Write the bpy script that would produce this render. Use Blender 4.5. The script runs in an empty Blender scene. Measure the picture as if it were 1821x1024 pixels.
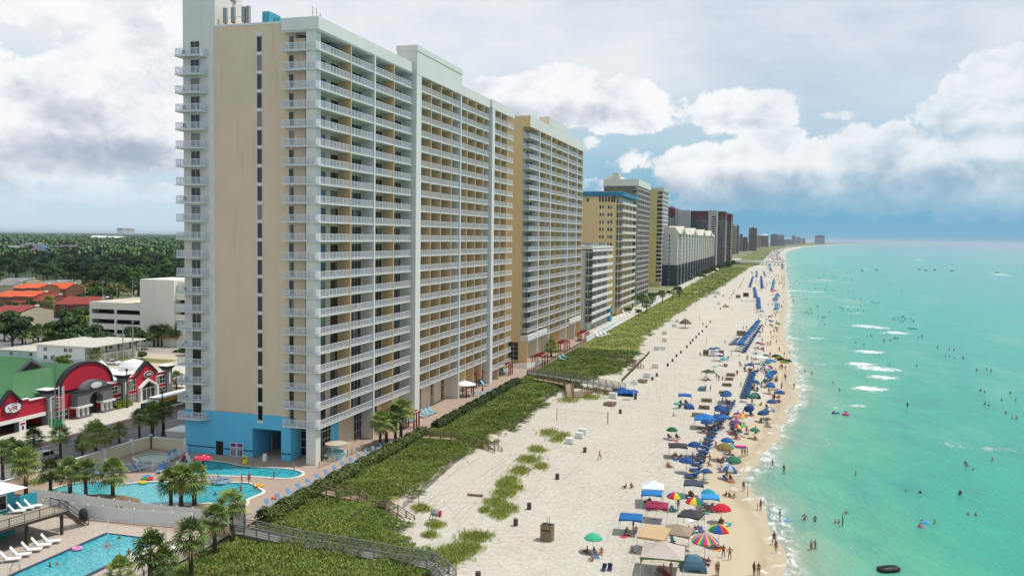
import bpy, math, random
import numpy as np
from mathutils import Vector, Matrix
rnd = random.Random(7); RS = np.random.RandomState(5)
SC = bpy.context.scene; COL = SC.collection
# ---------------------------------------------------------------- camera
FPX, CX, CY, CAMZ = 1610., 910.5, 512., 40.
_a = math.atan(462/1610); _p = math.atan(89.7/1610); _r = .0128
_h = np.array([-math.sin(_a), math.cos(_a), 0]); _r0 = np.array([math.cos(_a), math.sin(_a), 0]); _z = np.array([0, 0, 1.])
FW = math.cos(_p)*_h - math.sin(_p)*_z; _u0 = math.sin(_p)*_h + math.cos(_p)*_z
RT = math.cos(_r)*_r0 + math.sin(_r)*_u0; UP = math.cos(_r)*_u0 - math.sin(_r)*_r0
cam = bpy.data.cameras.new('camera'); camo = bpy.data.objects.new('camera', cam); COL.objects.link(camo)
cam.sensor_width = 36; cam.lens = 36*FPX/1821; cam.clip_start = 1; cam.clip_end = 90000
camo.matrix_world = Matrix([[RT[0], UP[0], -FW[0], 0], [RT[1], UP[1], -FW[1], 0], [RT[2], UP[2], -FW[2], CAMZ], [0, 0, 0, 1]])
SC.camera = camo
def lin(c): 
    c = c/255.
    return c/12.92 if c <= .04045 else ((c+.055)/1.055)**2.4
def C3(r, g, b): return (lin(r), lin(g), lin(b))
def ray(px, py): return FW + RT*((px-CX)/FPX) - UP*((py-CY)/FPX)
def azel(px, py):
    d = ray(px, py); d = d/np.linalg.norm(d)
    return math.degrees(math.atan2(d[0], d[1])), math.degrees(math.asin(d[2]))
def shown_size(P):   # photo pixels per metre at a point
    return FPX/max(1., (np.array(P, float)-np.array([0, 0, CAMZ])) @ FW)
# ---------------------------------------------------------------- node expressions
class N:
    def __init__(s, nt, k): s.nt, s.k = nt, k
    def _m(s, op, b=None, c=None):
        n = s.nt.nodes.new('ShaderNodeMath'); n.operation = op
        for i, v in enumerate((s, b, c)):
            if v is None: continue
            if isinstance(v, N): s.nt.links.new(v.k, n.inputs[i])
            else: n.inputs[i].default_value = v
        return N(s.nt, n.outputs[0])
    def __add__(s, b): return s._m('ADD', b)
    __radd__ = __add__
    def __sub__(s, b): return s._m('SUBTRACT', b)
    def __rsub__(s, b): return (s*-1.)+b
    def __mul__(s, b): return s._m('MULTIPLY', b)
    __rmul__ = __mul__
    def __truediv__(s, b): return s._m('DIVIDE', b)
    def f(s, op, b=None, c=None): return s._m(op, b, c)
    def step(s, lo, hi, o0=0., o1=1.):
        n = s.nt.nodes.new('ShaderNodeMapRange'); n.interpolation_type = 'SMOOTHSTEP'
        s.nt.links.new(s.k, n.inputs[0])
        for i, v in zip((1, 2, 3, 4), (lo, hi, o0, o1)): n.inputs[i].default_value = v
        return N(s.nt, n.outputs[0])
def vec(nt, x, y, z=0.):
    n = nt.nodes.new('ShaderNodeCombineXYZ')
    for i, v in enumerate((x, y, z)):
        if isinstance(v, N): nt.links.new(v.k, n.inputs[i])
        else: n.inputs[i].default_value = v
    return N(nt, n.outputs[0])
def sep(v):
    n = v.nt.nodes.new('ShaderNodeSeparateXYZ'); v.nt.links.new(v.k, n.inputs[0])
    return [N(v.nt, o) for o in n.outputs]
def noise(v, scale=1., detail=4., rough=.55, dist=0.):
    n = v.nt.nodes.new('ShaderNodeTexNoise'); v.nt.links.new(v.k, n.inputs['Vector'])
    n.inputs['Scale'].default_value = scale; n.inputs['Detail'].default_value = detail
    n.inputs['Roughness'].default_value = rough; n.inputs['Distortion'].default_value = dist
    return N(v.nt, n.outputs['Fac'])
def mixc(nt, f, a, b):
    n = nt.nodes.new('ShaderNodeMix'); n.data_type = 'RGBA'
    for i, v in ((0, f), (6, a), (7, b)):
        if isinstance(v, N): nt.links.new(v.k, n.inputs[i])
        elif i == 0: n.inputs[0].default_value = v
        else: n.inputs[i].default_value = (*v, 1)
    return N(nt, n.outputs[2])
def ramp(f, stops):
    n = f.nt.nodes.new('ShaderNodeValToRGB'); f.nt.links.new(f.k, n.inputs[0]); cr = n.color_ramp
    while len(cr.elements) < len(stops): cr.elements.new(.5)
    for e, (p, c) in zip(cr.elements, stops): e.position = p; e.color = (*c, 1)
    return N(f.nt, n.outputs[0])
# ---------------------------------------------------------------- world: daylight sky with cumulus
HAZE = 3.6e-5
SUN_EL, SUN_AZ = 66., 62.       # azimuth from +Y (along the beach) towards +X (sea)
W = bpy.data.worlds.new('World'); SC.world = W; W.use_nodes = True; nt = W.node_tree; nt.nodes.clear()
out = nt.nodes.new('ShaderNodeOutputWorld'); bg = nt.nodes.new('ShaderNodeBackground'); nt.links.new(bg.outputs[0], out.inputs[0])
sk = nt.nodes.new('ShaderNodeTexSky'); sk.sky_type = 'NISHITA'; sk.sun_disc = False
sk.sun_elevation = math.radians(SUN_EL); sk.sun_rotation = math.radians(SUN_AZ); sk.ozone_density = 1.5; sk.dust_density = .6
SKYK = .1; bg.inputs[1].default_value = SKYK
tc = nt.nodes.new('ShaderNodeTexCoord'); X, Y, Z = sep(N(nt, tc.outputs['Generated']))
AZ = X.f('ARCTAN2', Y)*57.2958; EL = Z.f('ARCSINE')*57.2958
BL = [ # clouds: px, py, half width, half height, weight   (bodies of the photo's clouds, turned into directions)
 (200, 110, 95, 56, 1.), (90, 195, 150, 62, 1.05), (262, 215, 150, 74, 1.1), (110, 262, 230, 56, 1.), (310, 110, 70, 90, .8), (40, 335, 190, 20, .6), (240, 338, 150, 26, .7), (-190, 240, 190, 150, .9), (90, 10, 190, 40, .75),
 (1000, 172, 82, 46, 1.15), (1100, 190, 90, 42, 1.15), (890, 182, 80, 34, 1.), (1310, 200, 88, 38, 1.05), (1345, 235, 50, 22, .65), (1210, 200, 50, 26, .8),
 (1052, 255, 22, 14, .7), (1140, 288, 85, 22, .62), (1070, 330, 60, 18, .6), (1480, 207, 36, 9, .6),
 (1250, 310, 90, 48, .95), (1380, 292, 150, 46, 1.), (1560, 290, 130, 56, 1.05), (1740, 300, 170, 60, 1.1), (1560, 350, 330, 36, .8),
 (1800, 150, 80, 48, 1.1), (1750, 205, 100, 34, .9), (1430, 238, 50, 12, .5), (2020, 240, 170, 120, 1.)]
DKB = [(110, 275, 190, 32, 1.), (150, 215, 60, 26, .55), (40, 330, 160, 14, .6), (1000, 205, 130, 18, .7), (1170, 222, 40, 10, .5), (1480, 345, 330, 36, .85), (1560, 290, 60, 30, .5), (1740, 320, 150, 24, .8), (1730, 235, 90, 12, .5), (1320, 222, 50, 8, .4)]
V2 = vec(nt, AZ, EL, 1.)
def blobs(L):
    tot = None
    for (px, py, w, h, k) in L:
        a0, e0 = azel(px, py); kw = math.sqrt(.9)*FPX/57.3/w; kh = math.sqrt(.9)*FPX/57.3/h
        n = nt.nodes.new('ShaderNodeVectorMath'); n.operation = 'MULTIPLY_ADD'; nt.links.new(V2.k, n.inputs[0])
        n.inputs[1].default_value = (kw, kh, 0); n.inputs[2].default_value = (-a0*kw, -e0*kh, 0)
        q = nt.nodes.new('ShaderNodeVectorMath'); q.operation = 'DOT_PRODUCT'; nt.links.new(n.outputs[0], q.inputs[0]); nt.links.new(n.outputs[0], q.inputs[1])
        g_ = N(nt, q.outputs['Value']).f('MULTIPLY_ADD', -.5, 1.)   # 1-q/2, a cheap bell
        if k != 1.: g_ = g_.f('MULTIPLY_ADD', k, 0.)
        tot = g_ if tot is None else tot.f('MAXIMUM', g_)
    return tot.f('MAXIMUM', 0.)
far = (EL.step(16., 22.)).f('MAXIMUM', (AZ.f('ABSOLUTE')).step(50., 66.))*EL.step(48., 30.)  # out-of-view cloud, added low to fill shaded walls, cleared overhead to deepen shadows
v_ = vec(nt, AZ, EL*1.25, 3.7)
n1 = noise(v_, .36, 10., .64, .2)
v3 = vec(nt, AZ+.5, EL*1.25+1.3, 3.7)
n1u = noise(v3, .34, 4., .55, .25)
tot = blobs(BL).f('MAXIMUM', far*.6)
dens = (tot+(n1-.5)*1.75).step(.36, .56)
under = (blobs(DKB).f('MAXIMUM', far*.5)*.75+(n1u-.5)*1.9-(n1-.5)*.8)
veil = noise(vec(nt, AZ*.35, EL, 9.), .14, 4., .6)
pale = (EL+(veil-.5)*7.).step(3.0, 12.)                       # thin high cloud thickening upwards
left = AZ.step(-2., -34.)
base = mixc(nt, left, C3(116, 174, 204), C3(200, 219, 233))     # air just over the horizon, rain-blue over the sea
skyc = N(nt, sk.outputs[0])
def vmul(c, k):
    n = nt.nodes.new('ShaderNodeVectorMath'); n.operation = 'SCALE'; nt.links.new(c.k, n.inputs[0]); n.inputs['Scale'].default_value = k; return N(nt, n.outputs[0])
def vmulc(a, k): return tuple(x*k for x in a)
K = 1/SKYK
clear = mixc(nt, .6, skyc, vmulc(C3(168, 206, 228), K))
low = EL.step(2.2, 6.5)
s1 = mixc(nt, low, vmul(base, K), clear)
vt = noise(vec(nt, AZ*.6, EL*1.6, 4.), .16, 7., .6)
vcol = mixc(nt, (vt-.5)*2.2+.5+(AZ*-.014), vmulc(C3(196, 207, 224), K), vmulc(C3(238, 240, 243), K))
s2 = mixc(nt, pale*.9*EL.step(55., 30., .25, 1.), s1, vcol)  # veil thinned overhead, out of view, to weaken fill light on the ground
ctop = mixc(nt, (AZ.step(-4., 6.))*.45, vmulc(C3(247, 248, 250), K), vmulc(C3(220, 231, 239), K))
cbot = mixc(nt, AZ.step(-6., 4.), vmulc(C3(170, 181, 200), K), vmulc(C3(150, 182, 204), K))
cc = mixc(nt, under.step(-.16, .95), ctop, cbot)
s3 = mixc(nt, dens*EL.step(1.2, 4.2, .1, .96), s2, cc)
nt.links.new(s3.k, bg.inputs[0])
try: W.cycles.sampling_method = 'MANUAL'; W.cycles.sample_map_resolution = 256
except Exception: pass
sun = bpy.data.lights.new('sun', 'SUN'); sun.energy = 3.5; sun.angle = math.radians(1.); sun.color = (1., .955, .89)
suno = bpy.data.objects.new('sun', sun); COL.objects.link(suno)
e_, z_ = math.radians(SUN_EL), math.radians(SUN_AZ)
suno.rotation_euler = Vector((math.sin(z_)*math.cos(e_), math.cos(z_)*math.cos(e_), math.sin(e_))).to_track_quat('Z', 'Y').to_euler()
SC.view_settings.view_transform = 'Standard'; SC.view_settings.look = 'None'; SC.view_settings.exposure = .05; SC.view_settings.gamma = 1.
SC.cycles.max_bounces = 6; SC.cycles.diffuse_bounces = 3; SC.cycles.transparent_max_bounces = 24
# ---------------------------------------------------------------- materials
MATS = {}
def M(name, col=None, rough=.75, var=.10, sc=.6, bump=0., bsc=8., metal=0., spec=.4, alpha=1., sub=None, dirt=0.):
    """plain procedural material: a base colour broken up by two noises, optional bump"""
    if name in MATS: return MATS[name]
    m = bpy.data.materials.new(name); m.use_nodes = True; t = m.node_tree; b = t.nodes['Principled BSDF']
    g = t.nodes.new('ShaderNodeNewGeometry'); p = N(t, g.outputs['Position'])
    n1 = noise(p, sc, 5., .6); n2 = noise(p, sc*.12, 2., .5)
    f = (n1-.5)*1.1+(n2-.5)*.9
    lo = tuple(x*(1-var*2) for x in col); hi = tuple(min(1., x*(1+var*2)) for x in col)
    c = mixc(t, f+.5, lo, hi)
    if dirt:
        x, y, z = sep(p)
        st = noise(vec(t, x*.9, y*.9, z*.05), 1.3, 4., .65).step(.52, .75)
        c = mixc(t, st*dirt, c, tuple(v*.5 for v in col))
    t.links.new(c.k, b.inputs['Base Color']); b.inputs['Roughness'].default_value = rough; b.inputs['Metallic'].default_value = metal
    b.inputs['Specular IOR Level'].default_value = spec
    if alpha < 1: b.inputs['Alpha'].default_value = alpha
    if bump:
        bn_ = noise(p, bsc, 4., .6); bm = t.nodes.new('ShaderNodeBump'); bm.inputs['Strength'].default_value = bump; bm.inputs['Distance'].default_value = .05
        t.links.new(bn_.k, bm.inputs['Height']); t.links.new(bm.outputs[0], b.inputs['Normal'])
    MATS[name] = m; return m
def MC(name, r, g, b, k=1., **kw): return M(name, vmulc(C3(r, g, b), k), **kw)
def glass(name, col, rough=.08, spec=.6):
    if name in MATS: return MATS[name]
    m = bpy.data.materials.new(name); m.use_nodes = True; t = m.node_tree; b = t.nodes['Principled BSDF']
    p = N(t, t.nodes.new('ShaderNodeNewGeometry').outputs['Position'])
    x, y, z = sep(p)
    w = noise(vec(t, x.f('SNAP', 1.1), y.f('SNAP', 1.1), z.f('SNAP', 3.)), 7.31, 0.)
    c = mixc(t, w.step(.35, .75), vmulc(col, .5), vmulc(col, 2.0))
    w2 = noise(vec(t, x.f('SNAP', 1.7), y.f('SNAP', 1.7), z.f('SNAP', 3.)), 5.13, 0.)
    c = mixc(t, w2.step(.60, .61)*(.55 if name == 'dark_glass' else .08), c, C3(150, 146, 138))
    t.links.new(c.k, b.inputs['Base Color']); b.inputs['Roughness'].default_value = rough; b.inputs['Specular IOR Level'].default_value = spec
    MATS[name] = m; return m
# ---------------------------------------------------------------- mesh helpers
class MB:
    """collects faces of one mesh; o = origin taken off every vertex at build time"""
    def __init__(s): s.v, s.f, s.m, s.ms = [], [], [], []
    def mi(s, m):
        if m not in s.ms: s.ms.append(m)
        return s.ms.index(m)
    def add(s, vs, fs, m):
        k = len(s.v); i = s.mi(m); s.v += [tuple(map(float, v)) for v in vs]
        for f in fs: s.f.append(tuple(k+j for j in f)); s.m.append(i)
        return s
    def box(s, x0, x1, y0, y1, z0, z1, m, rz=0., ctr=None, top=None):
        if x1 < x0: x0, x1 = x1, x0
        if y1 < y0: y0, y1 = y1, y0
        vs = [(x0, y0, z0), (x1, y0, z0), (x1, y1, z0), (x0, y1, z0), (x0, y0, z1), (x1, y0, z1), (x1, y1, z1), (x0, y1, z1)]
        if rz:
            cx, cy = ctr or ((x0+x1)/2, (y0+y1)/2); c, n = math.cos(rz), math.sin(rz)
            vs = [(cx+(x-cx)*c-(y-cy)*n, cy+(x-cx)*n+(y-cy)*c, z) for x, y, z in vs]
        s.add(vs, [(3, 2, 1, 0), (0, 1, 5, 4), (1, 2, 6, 5), (2, 3, 7, 6), (3, 0, 4, 7)], m)
        s.add(vs[4:], [(0, 1, 2, 3)], top or m); return s
    def prism(s, pts, z0, z1, m, top=None):
        n = len(pts)
        if sum(pts[i][0]*pts[(i+1) % n][1]-pts[(i+1) % n][0]*pts[i][1] for i in range(n)) < 0: pts = pts[::-1]
        vs = [(x, y, z0) for x, y in pts]+[(x, y, z1) for x, y in pts]
        s.add(vs, [(i, (i+1) % n, n+(i+1) % n, n+i) for i in range(n)]+[tuple(range(n))[::-1]], m)
        s.add([(x, y, z1) for x, y in pts], [tuple(range(n))], top or m); return s
    def slabx(s, pts, x0, x1, m, side=None):   # outline in (y,z), thickness along x
        n = len(pts)
        if sum(pts[i][0]*pts[(i+1) % n][1]-pts[(i+1) % n][0]*pts[i][1] for i in range(n)) < 0: pts = pts[::-1]
        vs = [(x0, y, z) for y, z in pts]+[(x1, y, z) for y, z in pts]
        s.add(vs, [(i, (i+1) % n, n+(i+1) % n, n+i) for i in range(n)], side or m)
        s.add(vs, [tuple(range(n))[::-1], tuple(range(n, 2*n))], m); return s
    def slaby(s, pts, y0, y1, m, side=None):   # outline in (x,z), thickness along y
        n = len(pts)
        if sum(pts[i][0]*pts[(i+1) % n][1]-pts[(i+1) % n][0]*pts[i][1] for i in range(n)) < 0: pts = pts[::-1]
        vs = [(x, y0, z) for x, z in pts]+[(x, y1, z) for x, z in pts]
        s.add(vs, [(n+i, n+(i+1) % n, (i+1) % n, i) for i in range(n)], side or m)
        s.add(vs, [tuple(range(n)), tuple(range(n, 2*n))[::-1]], m); return s
    def tube(s, p, q, r, m, n=6, r2=None, cap=True):
        p, q = Vector(p), Vector(q); d = (q-p)
        if d.length < 1e-6: return s
        qd = d.to_track_quat('Z', 'Y'); r2 = r if r2 is None else r2
        vs = []
        for c, rr in ((p, r), (q, r2)):
            for i in range(n):
                a = 2*math.pi*i/n+math.pi/n; vs.append(tuple(c+qd @ Vector((math.cos(a)*rr, math.sin(a)*rr, 0))))
        fs = [(i, (i+1) % n, n+(i+1) % n, n+i) for i in range(n)]
        if cap: fs += [tuple(range(n))[::-1], tuple(range(n, 2*n))]
        return s.add(vs, fs, m)
    def lathe(s, prof, c, m, n=12, sx=1., sy=1.):
        vs = []; k = len(prof)
        for r, z in prof:
            for i in range(n):
                a = 2*math.pi*i/n; vs.append((c[0]+math.cos(a)*r*sx, c[1]+math.sin(a)*r*sy, c[2]+z))
        fs = [(j*n+i, j*n+(i+1) % n, (j+1)*n+(i+1) % n, (j+1)*n+i) for j in range(k-1) for i in range(n)]
        if prof[0][0] > 1e-4: fs.append(tuple(range(n))[::-1])
        if prof[-1][0] > 1e-4: fs.append(tuple(range((k-1)*n, k*n)))
        return s.add(vs, fs, m)
    def quad(s, a, b, c, d, m): return s.add([a, b, c, d], [(0, 1, 2, 3)], m)
    def merge(s, o, T=None):
        for j, f in enumerate(o.f): pass
        k = len(s.v); s.v += [tuple(T @ Vector(v)) if T else v for v in o.v]; im = [s.mi(m) for m in o.ms]
        s.f += [tuple(k+i for i in f) for f in o.f]; s.m += [im[i] for i in o.m]; return s
    def mesh(s, name, off=(0, 0, 0), smooth=False):
        me = bpy.data.meshes.new(name)
        v = np.array(s.v, dtype=np.float64)-np.array(off, float) if s.v else np.zeros((0, 3))
        fast_mesh(me, v, s.f, s.m)
        for m in s.ms: me.materials.append(m)
        if smooth: me.polygons.foreach_set('use_smooth', [True]*len(me.polygons))
        return me
    def build(s, name, parent=None, off=None, smooth=False):
        if off is None: off = tuple(parent.location) if (parent is not None and parent.parent is None and parent.get('wb')) else (parent.get('woff') if parent is not None and parent.get('woff') else (0, 0, 0))
        o = bpy.data.objects.new(name, s.mesh(name, off, smooth)); COL.objects.link(o)
        if parent is not None:
            o.parent = parent
            if tuple(off) != (0, 0, 0): o['woff'] = list(off)
        return o
def fast_mesh(me, v, faces, mi=None):
    n = len(faces); ln = np.fromiter((len(f) for f in faces), np.int32, n) if n else np.zeros(0, np.int32)
    st = np.concatenate([[0], np.cumsum(ln)[:-1]]).astype(np.int32) if n else ln
    vi = np.fromiter((i for f in faces for i in f), np.int32, int(ln.sum()))
    me.vertices.add(len(v)); me.vertices.foreach_set('co', np.asarray(v, np.float32).ravel())
    me.loops.add(len(vi)); me.loops.foreach_set('vertex_index', vi)
    me.polygons.add(n); me.polygons.foreach_set('loop_start', st); me.polygons.foreach_set('loop_total', ln)
    if mi is not None and n: me.polygons.foreach_set('material_index', np.array(mi, np.int32))
    me.update(calc_edges=True); me.validate(verbose=False); me.polygons.foreach_set('use_smooth', [False]*len(me.polygons))
def np_mesh(name, v, quads, mats, mi=None):
    """v (n,3), quads (m,4) or (m,3) arrays"""
    me = bpy.data.meshes.new(name); k = quads.shape[1]; n = len(quads)
    me.vertices.add(len(v)); me.vertices.foreach_set('co', np.ascontiguousarray(v, np.float32).ravel())
    me.loops.add(n*k); me.loops.foreach_set('vertex_index', np.ascontiguousarray(quads, np.int32).ravel())
    me.polygons.add(n); me.polygons.foreach_set('loop_start', np.arange(n, dtype=np.int32)*k); me.polygons.foreach_set('loop_total', np.full(n, k, np.int32))
    if mi is not None: me.polygons.foreach_set('material_index', np.ascontiguousarray(mi, np.int32))
    for m in mats: me.materials.append(m)
    me.update(calc_edges=True); me.polygons.foreach_set('use_smooth', [False]*n); return me
def link(name, me, parent=None, loc=(0, 0, 0), rz=0.):
    o = bpy.data.objects.new(name, me); COL.objects.link(o); o.location = loc; o.rotation_euler = (0, 0, rz)
    if parent is not None: o.parent = parent
    return o
def tag(o, label=None, cat=None, group=None, kind=None):
    if label: o['label'] = label
    if cat: o['category'] = cat
    if group: o['group'] = group
    if kind: o['kind'] = kind
    return o
def E0(name, loc, label, cat, group=None, rz=0., wb=True):
    o = bpy.data.objects.new(name, None); COL.objects.link(o); o.location = loc; o.rotation_euler = (0, 0, rz); o.empty_display_size = .3
    if wb: o['wb'] = 1
    return tag(o, label, cat, group)
def copy_tree(o, loc=None, rz=None, label=None, parent=None, scale=None):
    c = o.copy(); COL.objects.link(c)
    if parent is not None: c.parent = parent
    if loc is not None: c.location = loc
    if rz is not None: c.rotation_euler = (0, 0, rz)
    if scale is not None: c.scale = (scale,)*3 if not hasattr(scale, '__len__') else scale
    if label: c['label'] = label
    for ch in o.children: copy_tree(ch, parent=c)
    return c
# ---------------------------------------------------------------- the shore and the lie of the land
SH = np.array([(4., 40.), (2.8, 112), (.9, 127), (-.7, 140), (-3, 158), (.1, 178.5), (4.2, 208), (8.6, 257.5), (7.6, 318), (6., 416), (10.8, 605), (12.3, 826), (17, 1311), (24, 1846), (30, 2531), (46, 3456), (176, 6092), (500, 10000), (1164, 16483), (3400, 30000), (5200, 40000)])
DU = np.array([(-27., 60.), (-33.7, 97.5), (-43., 106.8), (-48.8, 118.8), (-48.3, 148), (-46.5, 185), (-48.8, 216), (-40, 250), (-37, 279), (-42, 320), (-45, 360), (-44, 460), (-43, 563), (-38, 800), (-31, 1241), (-16, 1553), (0, 3456), (100, 6092), (1090, 16483), (5100, 40000)])
_ty = np.arange(-100, 2401, 2.); _tx = np.interp(_ty, SH[:, 1], SH[:, 0]); _kn = np.exp(-np.linspace(-2.5, 2.5, 17)**2); _kn /= _kn.sum()
_tx = np.convolve(np.pad(_tx, 8, 'edge'), _kn, 'valid')+.8*np.sin(_ty*.11)*np.exp(-_ty/900)+.5*np.sin(_ty*.27+1)
_ty = np.concatenate([_ty[50:1150], SH[SH[:, 1] > 2300][:, 1]]); _tx = np.concatenate([_tx[50:1150], SH[SH[:, 1] > 2300][:, 0]])
def xs(y): return np.interp(y, _ty, _tx)
def xd(y): return np.interp(y, DU[:, 1], DU[:, 0])
DK = 3.0        # level of decks, pavements and street
def zt(x, y):
    """height of the beach and dunes"""
    x = np.asarray(x, float); y = np.asarray(y, float)
    d = x-xs(y); e = x-xd(y)
    z = np.where(d > -12, -.055*d, .66+(-12-d)*.022)
    z = np.minimum(z, 1.5)
    k = np.clip((-e)/9., 0, 1); k = k*k*(3-2*k)
    hump = .22*np.sin(x*.31+y*.11)+.18*np.sin(y*.23-x*.17)+.22*np.sin(y*.071+1.)
    z = z*(1-k)+k*(2.35+hump*np.clip((-60.5-x)/-6., 0, 1))
    z = z+.07*np.sin(x*.9+y*.5)*np.sin(y*.37)*np.clip(-d/10-1, 0, 1)
    return z
def G(px, py, z=None):
    """ground point under a photo pixel (on the beach and dunes if z is None)"""
    d = ray(px, py)
    zz = 1. if z is None else z
    for _ in range(12):
        t = (zz-CAMZ)/d[2]; x, y = d[0]*t, d[1]*t
        if z is not None: break
        n = max(0., float(zt(x, y))) if x > -63 else DK
        if abs(n-zz) < .005: break
        zz = n
    return (float(x), float(y), float(zz))
# ---------------------------------------------------------------- beach and dunes (one sheet), sea, inland ground
def setuv(me, uv):
    l = me.uv_layers.new(name='shore'); vi = np.zeros(len(me.loops), np.int32); me.loops.foreach_get('vertex_index', vi)
    l.data.foreach_set('uv', uv[vi].astype(np.float32).ravel())
def grid_faces(nr, nc):
    i = np.arange(nr-1)[:, None]*nc+np.arange(nc-1)[None]; i = i.ravel()
    return np.stack([i, i+1, i+nc+1, i+nc], 1)
ys = np.concatenate([np.arange(30, 420, 1.), np.arange(420, 1000, 4.), np.arange(1000, 4000, 40.), np.geomspace(4000, 40000, 40)])
ts = np.concatenate([np.linspace(0, 1, 130), [1.12, 1.3, 1.6]])
inner = np.full_like(ys, -63.)
Xg = inner[:, None]+(xs(ys)-inner)[:, None]*ts[None]; Yg = np.repeat(ys[:, None], len(ts), 1)
Zg = zt(Xg, Yg)
v = np.stack([Xg, Yg, Zg], -1).reshape(-1, 3)
def sand_mat():
    m = bpy.data.materials.new('sand'); m.use_nodes = True; t = m.node_tree; b = t.nodes['Principled BSDF']
    uvn = t.nodes.new('ShaderNodeUVMap'); uvn.uv_map = 'shore'; d, e, _ = sep(N(t, uvn.outputs[0]))   # d: metres from waterline, e: metres from dune edge
    p = N(t, t.nodes.new('ShaderNodeNewGeometry').outputs['Position']); x, y, z = sep(p)
    n1 = noise(p, 2.2, 6., .7); n2 = noise(p, .12, 4., .6)
    dry = mixc(t, n1.step(.3, .7), vmulc(C3(206, 197, 182), .70), vmulc(C3(230, 222, 207), .78))
    dry = mixc(t, n2.step(.35, .7)*.25, dry, vmulc(C3(212, 190, 160), .78))
    # wheel tracks and rake lines that run with the beach
    tr = noise(vec(t, x+(y*.021).f('SINE')*4.5+(y*.057).f('SINE')*1.1+y*.05, y*.03, 0.), 2.0, 3., .6).step(.52, .64)
    msk = noise(vec(t, x*.05, y*.012, 4.), 1., 2.).step(.42, .6)
    dry = mixc(t, tr*msk*.42, dry, vmulc(C3(178, 168, 156), .8))
    sp = noise(p, 5.5, 3., .8).step(.62, .72)
    ft = noise(vec(t, x, y, 6.), 1.15, 4., .75, .8)
    tram = noise(p, .06, 3., .6).step(.42, .62)
    dry = mixc(t, ft.step(.54, .60)*(tram*.36+.16), dry, vmulc(C3(168, 158, 146), .74))
    dry = mixc(t, sp*.45, dry, vmulc(C3(150, 138, 126), .8))
    cusp = noise(vec(t, x*.12, y*.05, 2.), 1., 3., .5)
    wd = d+(cusp-.5)*9.
    damp = wd.step(-9.5, -6.)*y.step(700., 250., .45, 1.)
    wet = wd.step(-4.6, -1.5)
    c = mixc(t, damp, dry, vmulc(C3(218, 199, 168), .72))
    c = mixc(t, wet, c, vmulc(C3(196, 172, 138), .70))
    # swash foam lines
    f1 = noise(vec(t, x*.35, y*.22, 7.), 1., 7., .66, .6)
    edge = (d+(cusp-.5)*5.+(f1-.5)*3.)
    film = edge.step(-2.8, -1.6)
    lines = (f1.step(.56, .66))*edge.step(-3.2, -1.2)
    c = mixc(t, film*.25, c, C3(214, 208, 176))
    c = mixc(t, (lines*.75), c, (.8, .8, .78))
    # soil under dune plants
    ve = (e+(noise(p, .25, 5., .7)-.5)*9.)
    soil = mixc(t, n1, C3(84, 96, 36), C3(138, 132, 66))
    farveg = mixc(t, noise(p, .08, 6., .7), C3(62, 80, 30), C3(128, 128, 62))
    soil = mixc(t, y.step(350., 700.), soil, farveg)
    c = mixc(t, ve.step(-2.2, -4.2), c, soil)
    t.links.new(c.k, b.inputs['Base Color'])
    b.inputs['Specular IOR Level'].default_value = .25
    t.links.new((wet*-.5+.9).k, b.inputs['Roughness'])
    h = noise(p, 1.6, 5., .7)*(1.-damp)
    bm = t.nodes.new('ShaderNodeBump'); bm.inputs['Strength'].default_value = .8; bm.inputs['Distance'].default_value = .22
    t.links.new(h.k, bm.inputs['Height']); t.links.new(bm.outputs[0], b.inputs['Normal'])
    return m
me = np_mesh('beach', v, grid_faces(len(ys), len(ts)), [sand_mat()])
setuv(me, np.stack([(Xg-xs(Yg)).ravel(), (Xg-xd(Yg)).ravel()], 1))
me.polygons.foreach_set('use_smooth', [True]*len(me.polygons))
tag(link('beach', me), kind='structure')
# sea
dd = np.concatenate([np.arange(-7, 20, .8), np.arange(20, 130, 1.5), np.geomspace(130, 60000, 60)])
ysea = np.concatenate([np.arange(30, 420, 2.), np.arange(420, 1100, 8.), np.geomspace(1100, 40000, 60)])
Xs = xs(ysea)[:, None]+dd[None]; Ys = np.repeat(ysea[:, None], len(dd), 1)
BRK = [ # breaking crests: px, py, half length px, half height px, strength
 (1510, 545, 28, 3, .7), (1545, 581, 42, 4, 1.), (1592, 592, 26, 5, 1.), (1440, 578, 18, 2, .7), (1500, 599, 28, 2, .6), (1545, 626, 30, 5, 1.), (1530, 648, 30, 5, 1.), (1560, 656, 45, 7, 1.), (1570, 672, 34, 6, .95), (1460, 648, 26, 4, .7), (1547, 692, 36, 8, 1.), (1525, 723, 20, 4, .95), (1410, 602, 30, 3, .8), (1450, 602, 22, 3, .8),
 (1700, 793, 70, 9, .55), (1770, 800, 60, 10, .6), (1800, 805, 60, 8, .5), (1465, 498, 18, 2, .8), (1470, 487, 14, 2, .6), (1640, 463, 12, 1.5, .9), (1600, 451, 16, 1.2, .9), (1550, 481, 22, 1.4, .8), (1760, 486, 60, 1.3, .9), (1425, 517, 18, 2, .8), (1452, 519, 10, 3, .9), (1520, 557, 16, 2.5, .8), (1405, 517, 14, 2.5, .9), (1480, 540, 12, 2, .4)]
foam = np.zeros(Xs.shape)
DAT = (Xs*0)
_P = np.stack([Xs, Ys, np.full(Xs.shape, -CAMZ)], -1); _k = _P @ FW; PXs = CX+FPX*(_P @ RT)/_k; PYs = CY-FPX*(_P @ UP)/_k
BW = []
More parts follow.
